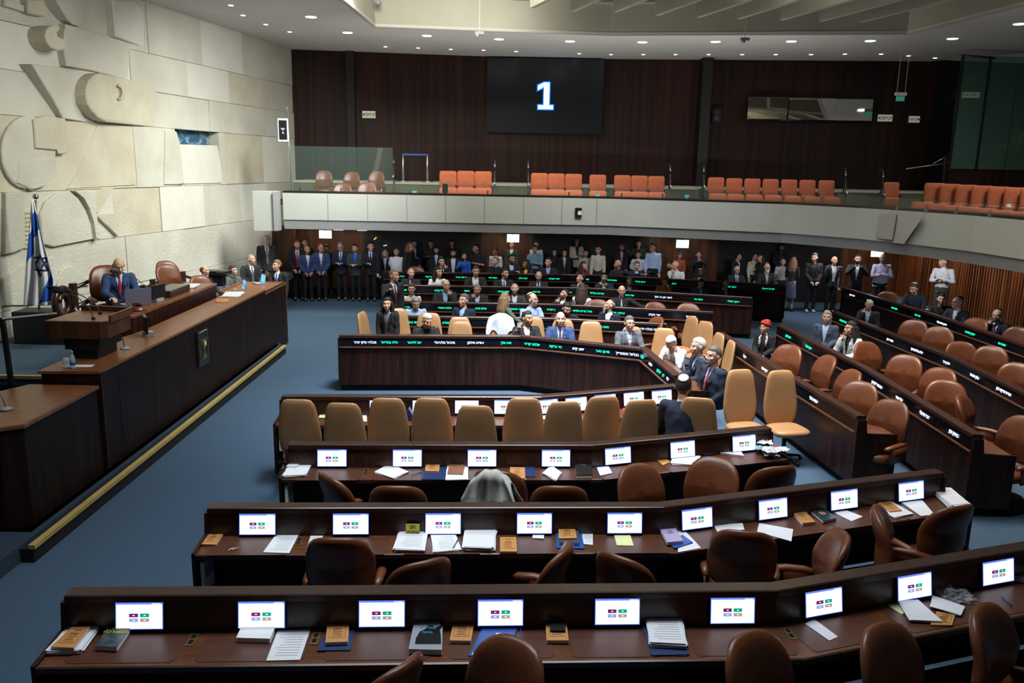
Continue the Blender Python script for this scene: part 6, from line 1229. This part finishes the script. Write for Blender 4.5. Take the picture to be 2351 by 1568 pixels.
# ---------------------------------------------------------------- ceiling fittings
DL = mat('downlight_lens', (.85, .92, 1.0), emit=14)
def downlight(px, py, label, r_=.13, e=14, spot=60):
    p = at_z(px, py, ZC); t = thing('downlight', label, 'ceiling light', (p.x, p.y, ZC), group='large round downlights'); bm = B(); lathe(bm, [(r_*1.18, -.012), (r_*1.18, .0)], 24); obj('trim_ring', bm, WHITE, t); bm = B(); lathe(bm, [(r_, -.018), (r_, -.008)], 24); obj('lens', bm, DL, t)
    if spot:
        d = bpy.data.lights.new('downlight_beam', 'SPOT'); d.energy = spot; d.spot_size = R(120); d.spot_blend = .8; d.color = (.92, .95, 1); d.shadow_soft_size = .12; o = bpy.data.objects.new('downlight_beam', d); COL.objects.link(o); o.location = (p.x, p.y, ZC-.05)
for k, (px, py) in enumerate([(714, 38), (798, 74), (980, 81), (1146, 89), (1309, 94), (1475, 96), (1643, 95), (1817, 94), (1998, 93), (2187, 88), (2341, 54)]):
    downlight(px, py, ['round downlight nearest the stone wall top', 'round downlight above the stone wall corner', 'round downlight over the cream exit sign side', 'round downlight just left of the glowing figure', 'round downlight above the glowing figure', 'round downlight right of the big screen', 'round downlight above the loudspeaker', 'round downlight above the mirror windows', 'round downlight above the hanging exit sign side', 'round downlight by the ceiling hatch line', 'round downlight at the right frame edge'][k], spot=85)
TICK = mat('slot_light', (.9, .92, 1.0), emit=6)
for k, (px, py) in enumerate([(530, 12), (558, 35), (610, 56), (665, 73), (885, 107), (960, 110), (1035, 113), (1110, 115), (1185, 118), (1330, 123), (1403, 125), (1477, 125), (1551, 125), (1627, 125), (1704, 125), (1781, 125), (1862, 125), (1940, 124), (2023, 124), (2086, 128), (2147, 133)]):
    p = at_z(px, py, ZC); bm = B(); box(bm, (0, 0, -.006), (.09, .09, .012)); bmesh.ops.bevel(bm, geom=bm.edges[:], offset=.004, segments=1, affect='EDGES'); o = obj('slot_downlight', bm, TICK); o.location = (p.x, p.y, ZC); tag(o, 'tiny recessed ceiling spot in the long line above the back wall' if k > 3 else 'tiny recessed ceiling spot beside the top of the stone wall', 'ceiling light', 'tiny recessed ceiling spots')
for px, py, l, top in ((1101, 76, 'small camera on a thin drop rod left of the big screen', 0), (1710, 90, 'small camera on a thin drop rod over the loudspeaker', 0)):
    p = at_z(px, py, 7.35); t = thing('drop_camera', l, 'camera', tuple(p), world=True); bm = B(); tube(bm, [p, (p.x, p.y, 8.4)], .006, 6); obj('rod', bm, WHITE, t); bm = B(); box(bm, p, (.22, .12, .07)); box(bm, p+V((-.05, -.06, -.06)), (.07, .14, .07)); obj('camera_body', bm, GREY, t)
for px, py, l in ((1047, 27, 'pale bullet camera on the ceiling fascia'), (868, 6, 'dark camera at the fascia corner'), (2078, 12, 'dark security camera on the fascia at the right')): p = at_z(px, py, 8.1); t = thing('security_camera', l, 'camera', tuple(p), world=True); bm = B(); cap(bm, p+V((0, .1, .03)), p+V((.02, -.16, -.03)), .06, .065, 14); obj('housing', bm, WHITE if px == 1047 else GREY, t, True); bm = B(); tube(bm, [p, p+V((.05, .35, .12))], .02, 6); obj('mount', bm, GREY, t)
p = at_z(612, 25, 7.5)
# warm ceiling lamps under the gallery, washing the timber panels
def sp(px, Y, e, col=(1, .86, .66), z=2.30, tx=0, ty=1.0, sz=100):
    p = at_y(px, 600, Y); d = bpy.data.lights.new('soffit_or_fill_spot', 'SPOT'); d.energy = e; d.spot_size = R(sz); d.spot_blend = .7; d.color = col; d.shadow_soft_size = .06; o = bpy.data.objects.new('soffit_or_fill_spot', d); COL.objects.link(o); o.location = (p.x, Y, z); o.rotation_euler = V((tx, ty, -1.6)).to_track_quat('-Z', 'Y').to_euler()
for px in (690, 760, 815, 1130, 1190, 1515, 1600, 1960, 2030): sp(px, 25.3, 16)
for px in (700, 800, 900, 1010, 1110, 1220, 1330, 1430, 1530, 1640, 1750, 1860, 1970): sp(px, 23.4, 34, (.95, .95, 1), ty=.7, sz=130)
for Y in (24, 21.5, 19, 16.8, 14.8): 
    sp2 = bpy.data.lights.new('soffit_downlight', 'SPOT'); sp2.energy = 85; sp2.spot_size = R(130); sp2.spot_blend = .8; sp2.shadow_soft_size = .08; o2 = bpy.data.objects.new('soffit_downlight', sp2); COL.objects.link(o2); o2.location = (9.1, Y, 2.33)
    d = bpy.data.lights.new('soffit_or_fill_spot', 'SPOT'); d.energy = 130; d.spot_size = R(120); d.spot_blend = .8; d.color = (1, .85, .62); d.shadow_soft_size = .06; o = bpy.data.objects.new('soffit_or_fill_spot', d); COL.objects.link(o); o.location = (10.6, Y, 2.32); o.rotation_euler = V((1.2, 0, -1)).to_track_quat('-Z', 'Y').to_euler()

for x_, y_, z_, yw, s_, l in ((-7.45, 15.15, .85, 38, 1.12, 'brown leather chair behind the presiding man in the blue suit'), (-7.0, 16.9, .82, 60, 1.0, 'empty brown leather chair on the podium between the presiding man and the balding clerk'), (-7.25, 17.5, .82, 60, 1.0, 'second brown leather chair half hidden along the podium balustrade'), (-6.6, 17.6, .5, 55, 1.0, 'brown leather chair behind the woman with tied hair on the podium')):
    place(ARM0, x_, y_, yw, l, 'podium armchairs', z_, s=s_)

sp(612, 21.6, 22, (.98, .98, .95), z=4.6, ty=.35, sz=90)  # extra spot added to brighten the man by the stone wall

for px, py, Y, l in ((778, 533, 22.3, 'pale flat lamp under the gallery beside the first glowing exit sign'), (832, 534, 22.3, 'smaller pale lamp strip under the gallery'), (1976, 566, 22.0, 'pale lamp under the gallery beside the cyan exit sign')):
    p = at_y(px, py, Y); bm = B(); box(bm, (0, 0, 0), (.26, .20, .03)); bmesh.ops.bevel(bm, geom=bm.edges[:], offset=.012, segments=2, affect='EDGES'); o = obj('soffit_lamp', bm, mat('soffit_lamp_glow', (.62, .72, .78), emit=.9)); o.location = (p.x, p.y, 2.345); tag(o, l, 'ceiling light')
for px, py, c_, l in ((863, 546, (.8, .6, .05), 'larger yellow indicator light in the black opening'), (860, 549, (.7, .6, .2), 'faint yellow indicator light in the black opening'), (882, 564, (.3, .5, 1), 'blue indicator light in the black opening'), (886.5, 563, (.5, .65, 1), 'second blue indicator light beside the first')):
    p = at_y(px, py, 26.02); bm = B(); bmesh.ops.create_uvsphere(bm, u_segments=8, v_segments=6, radius=.018); o = obj('indicator_light', bm, mat('indicator_%d' % px, c_, emit=4)); o.location = p; tag(o, l, 'light')
t = thing('camera_tripod', 'dark folded camera tripod in front of the ginger-bearded standing man', 'tripod', (9.05, 23.6, 0), world=True); bm = B(); p = at_y(1926, 640, 23.6)
for k in range(3): tube(bm, [(p.x, p.y, 1.15), (p.x+.28*math.cos(k*2.1), p.y+.28*math.sin(k*2.1), .0)], .014, 6)
obj('legs', bm, BPL, t, True); bm = B(); tube(bm, [(p.x, p.y, 1.1), (p.x, p.y, 1.35)], .02, 8); box(bm, (p.x, p.y, 1.40), (.12, .16, .10)); obj('head', bm, MICG, t)

d = bpy.data.lights.new('soffit_or_fill_spot', 'SPOT'); d.energy = 60; d.spot_size = R(80); d.spot_blend = .6; d.shadow_soft_size = .05; o = bpy.data.objects.new('soffit_or_fill_spot', d); COL.objects.link(o); o.location = (9.7, 19.4, 2.33); o.rotation_euler = V((.75, .9, -.75)).to_track_quat('-Z', 'Y').to_euler()  # extra spot added to light the man in white at the ribbed wall
P = person

# central government table, near side people
P(889, 683, 'y', 15.55, 'stand', -4, 'j=blk s=gry h=long hc=k fem=1 L=down R=down open=1 crew=1 sk=1 hy=4', 'person, a dark-haired woman standing in black blazer and striped grey top')
P(983, 717, 'y', 15.5, 'sit', 12, 'j=blk s=blk h=short hc=w hp=12 hy=14 L=desk R=desk lean=16 fat=1.1', 'person in black with white hair leaning over the government table')
P(1287, 716, 'y', 15.6, 'sit', 0, 'j=blu s=lbl t=mar h=balding hc=b fat=1.1 pin=w L=desk R=desk', 'person in a bright blue suit and dark red tie at the government table')
P(1211, 714, 'y', 15.5, 'sit', 14, 'j=blk s=wht h=short hc=k b=k~ k=b hy=28 R=up L=desk ph=R phw=1 sk=2 pin=w', 'person in black jacket holding a white phone to his ear')
P(1446, 726, 'y', 15.4, 'sit', 12, 'j=gry s=lbl t=stripe h=short hc=sp g=1 pin=y fat=1.05 hy=6', 'person in a grey suit with red and white striped tie')
P(1537, 762, 'y', 14.1, 'sit', -40, 's=wht h=short hc=w hp=32 L=face R=desk lean=20 g=0 hy=0', 'person in a white shirt bowing his head onto his hand')
P(1604, 776, 'y', 13.15, 'sit', -80, 'j=nav s=lbl h=short hc=w hp=0 lean=6 L=book R=hold fat=1.1 pin=w', 'person with swept grey hair in a navy suit, seen in profile')
P(1640, 796, 'y', 12.3, 'sit', -62, 'j=nav s=lbl t=red h=short hc=sp lean=2 L=clasp R=clasp fat=1.22 sm=1 pin=y', 'person smiling in profile in navy suit and bright red tie, hands clasped')
P(1571, 858, 'y', 10.35, 'sit', 172, 'j=nav s=wht h=short hc=k k=w hy=-10 L=desk R=desk lean=10', 'person seen from behind in a white skullcap and navy suit')
# first facing row
P(955, 680, 'y', 17.5, 'sit', 12, 's=sky h=short hc=g g=1 hp=22 L=hold R=lap ph=L fat=1.25 lean=8', 'person in a pale blue shirt with glasses looking down at a phone')
P(1066, 675, 'y', 17.5, 'sit', -22, 'j=nav s=lbl h=short hc=sp L=lap R=hold ph=R lean=-6 hy=-18', 'person in an open-necked blue shirt leaning back with a phone')
P(1160, 672, 'y', 16.35, 'stand', 120, 's=olv h=long hc=lb fem=1 R=side L=lean hy=10 tr=skirt', 'person, long-haired woman in a checked dress, back to us, arm on the white-draped chair')
P(1222, 673, 'y', 17.4, 'sit', 30, 's=lbl h=balding hc=b k=w g=1 hy=30 hp=-2 L=desk R=desk', 'person in a light blue shirt, glasses and skullcap turning his head away')
P(1304, 689, 'y', 17.4, 'sit', 4, 's=blk h=short hc=k b=k hy=22 hp=12 L=side R=side lean=22', 'person with black hair and beard in a black jumper leaning low')
P(1404, 688, 'y', 17.6, 'sit', -30, 'j=nav s=wht h=balding hc=g b=gL k=k hy=-50 hp=-14 L=lap R=lap open=1', 'person with a grey beard and black skullcap turned in profile')
# second facing row
P(945, 651, 'y', 19.3, 'sit', 4, 's=cream h=bun hc=b fem=1 g=1 L=cross R=cross2 sk=2', 'person, woman with glasses and a cream top behind the phone reader')
P(1024, 641, 'y', 19.3, 'sit', 4, 'j=blk s=lbl h=balding hc=k g=1 L=face R=desk hy=16 fat=1.2', 'person in glasses resting his mouth on a fist, blue shirt, black jacket')
P(1096, 651, 'y', 19.4, 'sit', 2, 'j=blk s=sky h=buzz hc=sp R=face L=desk hp=12 sk=2 fat=1.15', 'person in a black jacket, hand at his chin, blue collar, third from the aisle')
P(1182, 650, 'y', 19.4, 'sit', 0, 'j=chr s=wht h=buzz hc=g b=g R=desk L=wave hp=-8', 'person with trimmed grey beard looking up above the long-haired woman')
P(1300, 663, 'y', 19.3, 'sit', -20, 'j=blk s=wht h=short hc=k b=k k=k R=face L=desk hy=-34 hp=-16 lean=-12', 'person in black skullcap leaning back, hand on cheek, white cuffs')
P(1336, 650, 'y', 19.0, 'sit', 150, 's=wht h=long hc=b fem=1 hy=40 L=desk R=desk crew=1', 'person, brown-haired woman in a white knit top, turned away')
P(1428, 655, 'y', 19.4, 'sit', 0, 'j=blk s=chr t=sil h=bald hc=g g=1 L=side R=desk pin=w', 'bald person in rimless glasses, black shirt, pale tie, long arm stretched out')
# third facing row
P(944, 615, 'y', 22.0, 'sit', -6, 'j=nav s=blk t=sil h=buzz hc=g hy=30 sm=1', 'person with cropped grey hair grinning in a navy jacket and pale tie')
P(1006, 613, 'y', 22.0, 'sit', 10, 's=wht h=bob hc=k fem=1 hy=38 L=hold R=desk', 'person, black-bobbed woman in a white blouse')
P(1093, 609, 'y', 22.0, 'sit', 4, 'j=blk s=wht h=short hc=b hp=10 hy=8 open=1 pin=w', 'person with curly brown hair, black suit and open white shirt, looking down')
P(1159, 616, 'y', 22.0, 'sit', 8, 'j=blk s=sky t=dbl h=short hc=k hy=40', 'person in black jacket, blue tie and check shirt, head turned aside')
P(1237, 622, 'y', 22.1, 'sit', 0, 'j=blk s=sky t=nav h=buzz hc=w hp=12 pin=w fat=1.1', 'person with thin white hair, black suit, dark narrow tie, looking down')
P(1336, 625, 'y', 22.1, 'sit', -8, 'j=blk s=wht h=short hc=k k=w hy=-40 hp=-10 lean=-20', 'person in white skullcap lying back with a white shirt front')
P(1388, 626, 'y', 22.2, 'sit', -6, 'j=nav s=wht h=short hc=k b=k R=face L=face2 hy=-6 fat=1.2', 'stout person with black beard, hand on mouth, white cuffs')
P(1447, 634, 'y', 22.2, 'sit', 0, 'j=blk s=lbl h=short hc=g b=g hp=26', 'person with grey hair and goatee gazing down in black jacket')
P(1528, 632, 'y', 22.2, 'sit', 2, 's=ochre knit=1 h=turban wc=mus hc=k fem=1 hp=24 L=face R=desk', 'person, woman in a mustard head wrap and brown top, hand on her cheek')
P(1611, 639, 'y', 22.2, 'sit', 6, 'j=blu s=lbl h=short hc=k k=r R=face L=desk hp=22', 'person in red-centred skullcap and royal blue jacket covering his mouth')
P(1668, 642, 'y', 22.3, 'sit', -4, 'j=blk s=lbl h=buzz hc=g b=gL k=k R=face L=desk', 'person with long greying beard, fingers at his nose, black jacket')
# rear facing row, seated
for a in [(1014, 590, 20, 'j=nav s=wht t=nav h=short hc=k k=w sm=1 L=face R=desk', 'person smiling with hand at chin, navy suit, rearmost bench near the aisle'),
    (1138, 589, -26, 'j=blk s=blk h=buzz hc=k hy=-30 L=reach', 'person in a black shirt twisting round, rearmost bench'),
    (1176, 581, 4, 'j=blk s=sky h=short hc=k b=k hy=20 sk=3 pin=w sm=1', 'dark-bearded person in black jacket laughing to one side, rearmost bench'),
    (1208, 596, -26, 'j=blk s=yel h=bob hc=k fem=1 hy=-30 sk=3', 'person, woman with black hair and a yellow top on the rearmost bench'),
    (1259, 591, -8, 'j=nav s=lbl h=short hc=k sm=1 hy=-12', 'person grinning in navy jacket and light blue shirt, rearmost bench'),
    (1340, 600, 20, 's=mar knit=1 h=bob hc=b fem=1 hy=30', 'person, woman in a deep red top turning her head'),
    (1419, 596, -20, 's=blk knit=1 h=bald hc=k b=k~ hy=-50 L=reach R=desk sk=2', 'bald bearded person in a dark polo, hand hanging over the bench'),
    (1463, 599, 4, 'j=nav s=sky h=short hc=sp sm=1 hp=6', 'person smiling downward in navy jacket beside the bald man in a polo'),
    (1551, 599, -20, 's=wht h=bald hc=k hy=-60 R=face L=desk', 'bald person in white shirt whispering behind his hand'),
    (1609, 617, 6, 'j=blk s=wht h=buzz hc=k k=w sk=4 hp=16', 'dark-skinned person in a white skullcap looking down'),
    (1693, 610, 0, 'j=nav s=wht t=bgr h=balding hc=w g=1 fat=1.2', 'heavy person with white fringe of hair, glasses, navy suit and slate tie'),
    (1762, 604, 2, 'j=blk s=sil h=bald hc=w b=wL g=1 k=w fat=1.1', 'person with long white beard and sidelocks in black coat')]:
    P(a[0], a[1], 'y', 24.45, 'sit', a[2], a[3], a[4], 0.04)
# standing crowd at the back, nearest the podium first
for px, py, Y, yw, op, lb, fl in [
 (612, 539, 22.0, 20, 'j=blk s=wht t=gry h=buzz hc=sp L=back R=down hy=18 fat=1.08', 'bald-cropped bodyguard-like person in black suit and grey tie standing by the stone wall', .45),
 (682, 551, 24.7, 12, 'j=blk s=wht t=red h=short hc=r b=r~ L=clasp R=clasp hy=10 pin=y', 'ginger-bearded person in black suit and red tie, hands folded', 0),
 (700, 548, 25.3, 8, 'j=blk s=blk h=short hc=k k=k hp=-12 L=down R=down hy=20', 'person in a black cap peering over the ginger-bearded one', .12),
 (705, 564, 24.6, 24, 'j=blu s=wht h=bald hc=k b=k~ L=clasp R=clasp sk=2 pin=w', 'shorter bald person in blue jacket beside the ginger-bearded one', 0),
 (737, 559, 24.7, 10, 'j=blu s=wht h=bald hc=k L=clasp R=clasp sk=2 hy=10 hp=8', 'bald person in blue suit with open collar, hands folded low', 0),
 (750, 561, 25.2, 6, 'j=blk s=blk h=short hc=k k=b hp=16 L=down R=down sk=3', 'person with pale blue skullcap, head bowed, behind the blue suits', .1),
 (781, 555, 24.8, 0, 'j=nav s=wht t=cob h=short hc=g g=1 hp=14 L=hold R=hold ph=L', 'person in navy suit and cobalt tie typing on a phone', 0),
 (815, 560, 24.8, -2, 'j=grn s=cob h=short hc=k b=k~ L=hold R=hold', 'person in dark green jacket and blue shirt, half lit face', 0),
 (851, 555, 24.8, 8, 'j=blk s=sky t=nav h=short hc=k L=down R=hold hy=20', 'person in black suit and patterned tie looking sideways', 0),
 (884, 573, 25.2, 4, 'j=blk s=wht h=wavy hc=g fem=1 L=down R=down', 'person, woman with pale loose hair by the black opening', .05),
 (910, 569, 25.0, -4, 's=wht sleeve=short h=buzz hc=k b=k~ L=back R=back sm=1 fat=1.3 hy=6', 'stout laughing person in a white short-sleeved shirt', .05),
 (941, 555, 25.1, 60, 'j=blk s=blk h=long hc=lb fem=1 L=down R=down', 'person, woman with very long light brown hair in black, in profile', .05),
 (951, 556, 25.6, 30, 'j=nav s=wht h=short hc=k L=down R=hold', 'person in navy jacket beyond the long-haired woman in black', .12),
 (989, 567, 25.6, 0, 's=blk h=short hc=k sk=2 L=cross R=cross', 'shadowy person in dark polo with light blue sleeve behind', .12),
 (1002, 569, 25.4, 0, 'j=blk s=sky h=short hc=k b=k L=down R=down', 'bearded person in black jacket and blue shirt in shadow', .12),
 (1038, 553, 25.9, 8, 'j=blk s=blk h=short hc=k L=down R=down sk=2', 'tall shadowed person at the very back in the dark opening', .3),
 (1041, 573, 25.1, 0, 'j=blk s=wht h=short hc=k b=k L=down R=down sk=2 open=1', 'young bearded person in black jacket and white shirt', .05),
 (1066, 595, 25.0, 0, 's=cob h=long hc=b fem=1 R=photo L=down ph=R', 'person, woman filming with a blue-backed phone', -.0),
 (1093, 560, 25.2, -20, 's=blk sleeve=short h=short hc=k b=k~ L=cross R=cross2 hy=-26 sm=1 sk=2 fat=1.1', 'grinning person in a black short-sleeved shirt with folded arms', .1),
 (1137, 578, 25.4, -18, 's=wht h=short hc=k sm=1 sk=3 L=down R=down hy=-20', 'person in a white shirt behind the twisting man', .12),
 (1175, 558, 25.8, -10, 'j=grn s=wht h=balding hc=k L=down R=down', 'person in a green-black blazer, forehead lit by the screen above him', .3),
 (1232, 556, 25.9, -2, 's=wht h=buzz hc=b L=down R=down', 'person whose cropped head shows just above the blue-shirted one', .33),
 (1228, 563, 25.3, -4, 's=teal h=short hc=b b=b~ L=cross R=cross2 sm=1', 'smiling person in a dusty blue shirt with folded arms', .3),
 (1273, 578, 25.5, 0, 's=blk h=long hc=k fem=1 sm=1 L=down R=down', 'person, smiling dark-haired woman, white collar, in the shadow', .1),
 (1296, 579, 25.4, 6, 'j=blk s=cream h=long hc=k fem=1 sm=1 L=down R=down', 'person, woman with a fringe in a black coat next to the smiling one', .05),
 (1324, 545, 25.8, 12, 'j=oat s=blk h=long hc=k fem=1 R=hold L=hold ph=R hp=-12 sm=1 sk=2', 'person, woman lit yellow in a pale coat standing highest with a phone', .55),
 (1345, 578, 25.4, 4, 's=stn h=short hc=k b=k~ L=down R=down crew=1', 'young person in a sand coloured crew-neck top', .1),
 (1374, 563, 25.2, -4, 's=cream knit=1 h=bun tall=1 hc=b fem=1 hy=-12 sm=1 L=down R=down', 'person, woman with piled-up hair in a cream zip jumper', .12),
 (1427, 577, 25.6, 4, 'j=blk s=stn h=short hc=r b=r L=down R=down sm=1', 'bearded red-haired person in a black waistcoat', .1),
 (1466, 551, 26.0, -10, 'j=dgr s=dgr h=short hc=b L=down R=wave', 'shadowed person in a green-lit shirt bending through the doorway', .5),
 (1466, 576, 25.3, 0, 's=wht h=short hc=k sm=1 L=back R=back hy=-16', 'laughing black-haired person in a white shirt', .08),
 (1500, 558, 25.3, -12, 's=sky h=short hc=b k=k hy=-40 L=down R=down sm=1', 'tall person in a pale striped shirt and knitted skullcap', .25),
 (1535, 597, 24.9, -60, 's=blk knit=1 h=short hc=b lean=38 R=lean L=face hp=10', 'person in a dark jumper bending down over the bench', 0),
 (1561, 580, 25.3, 0, 's=rst h=turban wc=gr hc=k fem=1 L=down R=down', 'person, woman in rust top and patterned head covering', .05),
 (1604, 583, 25.5, 0, 's=blk h=short hc=b b=b~ R=photo L=photo ph=R phw=1', 'person in black holding a phone up before his face', .1),
 (1695, 594, 25.3, 40, 'j=nav s=wht h=short hc=k hy=20 L=down R=down', 'dark-haired person in navy bending to talk behind the white-fringed man', .05),
 (1733, 583, 25.3, 30, 's=cream h=short hc=k L=cross R=down hy=20', 'person in a cream shirt with face hidden behind a woman', .05),
 (1748, 583, 25.0, -60, 's=blk h=bob hc=k fem=1 L=down R=down', 'person, black-haired woman in black talking to the cream shirt', .03),
 (1795, 560, 26.0, 0, 'j=nav s=dgr h=short hc=k b=k L=clasp R=clasp sk=2', 'tall person with a greenish lit collar at the back doorway', .4),
 (1798, 594, 25.1, -6, 's=stn sleeve=short h=buzz hc=sp b=g~ L=down R=down sm=1', 'person in a pale grey short-sleeved shirt smiling', .02),
 (1823, 590, 24.5, 140, 's=blk h=long hc=lb fem=1 L=hold R=hold ph=L tr=skirt skc=bgr', 'person, long-haired woman in black with grey skirt and bare legs', 0),
 (1871, 581, 24.3, 0, 'j=blk s=blk h=short hc=b k=b b=b~ hy=-36 L=clasp R=clasp sh=wht', 'person in dark clothes and skullcap wearing white-soled shoes', 0),
 (1917, 588, 24.2, 0, 'j=blk s=wht h=bald hc=r b=r~ R=up L=down sm=1 pin=y open=1', 'bald ginger-bearded person with fist to his chest', 0),
 (1971, 584, 23.9, -18, 'j=blk s=wht h=short hc=k b=k~ R=photo L=photo ph=R', 'person in a black suit photographing with a raised phone', 0),
 (2028, 581, 23.6, -8, 's=lil h=balding hc=w b=g g=1 L=cross R=cross2 hy=-20 fat=1.2', 'person in a lilac shirt with folded arms and white beard', 0),
 (2168, 588, 20.4, -30, 's=wht h=short hc=k k=k hy=-50 L=cross R=cross2 tr=olv', 'brightly lit person in a white shirt standing against the ribbed wall', .37)]:
    if 830 < px < 1830: fl = .30 if Y >= 25.6 else .12 if Y >= 25.3 else 0
    P(px, py, 'y', Y, 'lean' if 'lean=' in op else 'stand', yw, op, lb, fl)
P(904, 618, 'y', 17.9, 'stand', 40, 'j=blk s=wht t=mar h=buzz hc=k hy=25 L=down R=wave sk=2', 'person in black suit and maroon tie standing at the end of the second row')
# side benches
RT = P(1757, 738, 'x', 5.0, 'sit', -38, 'j=blk s=nav h=turban wc=red hc=k fem=1 g=1 hy=-20 L=lap R=lap', 'person, woman in a red and black head wrap with a patterned scarf')
P(1900, 714, 'x', 6.45, 'sit', -28, 'j=bgr s=sky h=short hc=g L=lap R=down hp=4 open=1 pin=w lean=-4', 'person with silver hair, slate jacket and pale blue shirt at the second side bench')
P(1955, 738, 'x', 6.35, 'sit', -60, 'j=wht s=blk h=wavy hc=k fem=1 R=face L=desk hy=-20', 'person, woman with dark curls in a white blazer, hand to her cheek')
P(1997, 687, 'x', 8.15, 'sit', -30, 'j=blk s=sky h=buzz hc=w g=1 R=face L=lap hp=-8', 'person with shaved white head and glasses, cheek on fist, black jacket')
P(2097, 646, 'x', 10.0, 'sit', -40, 's=nav h=short hc=b k=w hp=16 hy=-20 R=desk L=desk lean=14 fat=1.15', 'person in dark blue shirt and white skullcap bending over the far bench')
P(2163, 674, 'x', 10.0, 'sit', -20, 'j=blk s=blk h=short hc=k b=k~ R=wave L=wave sm=1', 'person in black gesturing with both open hands')
P(2200, 680, 'x', 9.9, 'sit', -60, 'j=nav s=wht h=buzz hc=g k=k g=1 b=w~ L=desk R=desk hy=-20', 'person in black skullcap listening to the gesturing one')
P(2291, 709, 'x', 10.1, 'sit', -50, 'j=nav s=sky t=mar h=balding hc=g k=k b=g R=face L=desk g=1 hp=6', 'person in black skullcap alone near the frame edge, hand on his mouth')
# the podium
P(272, 590, 'x', -7.15, 'sit', 32, 'j=blu s=sky t=red h=bald hc=b hp=22 hy=4 L=desk R=desk fat=1.12 pin=y', 'bald person in a blue suit and red tie presiding at the podium', .9)
P(469, 612, 'x', -6.9, 'sit', 55, 'j=chr s=sky t=mar h=balding hc=r hy=40 L=desk R=desk', 'balding person at the clerks desk turned away, dark suit', .62)
P(534, 609, 'x', -6.6, 'sit', 45, 'j=gry s=olv h=bun hc=b fem=1 hy=30 L=desk R=desk', 'person, woman with tied brown hair and grey blazer at the clerks desk', .42)
P(576, 583, 'x', -6.45, 'sit', 40, 'j=blk s=wht t=gry h=buzz hc=g hy=24 L=lap R=lap', 'person with cropped grey hair, black suit and grey tie at the podium end', .55)
P(636, 597, 'x', -5.75, 'stand', -8, 'j=blk s=wht t=cob h=short big=1 hc=lb fem=1 hy=-30 hp=-4 R=up L=down', 'person, short-haired woman with a blue neck bow standing at the podium end', 0)

for s in (-1, 1):
    bm = B(); tube(bm, [(s*.05, -.06, 1.085), (s*.085, -.125, .99), (s*.075, -.15, .88), (s*.085, -.155, .78)], [.02, .028, .028, .022], 8); obj('scarf', bm, mat('patterned_scarf', (.6, .58, .55), (.02, .02, .03), (28, 28, 28), rough=.9, lo=.48, hi=.52, c3=(.4, .05, .03)), RT, True, loc=(0, 0, 0))
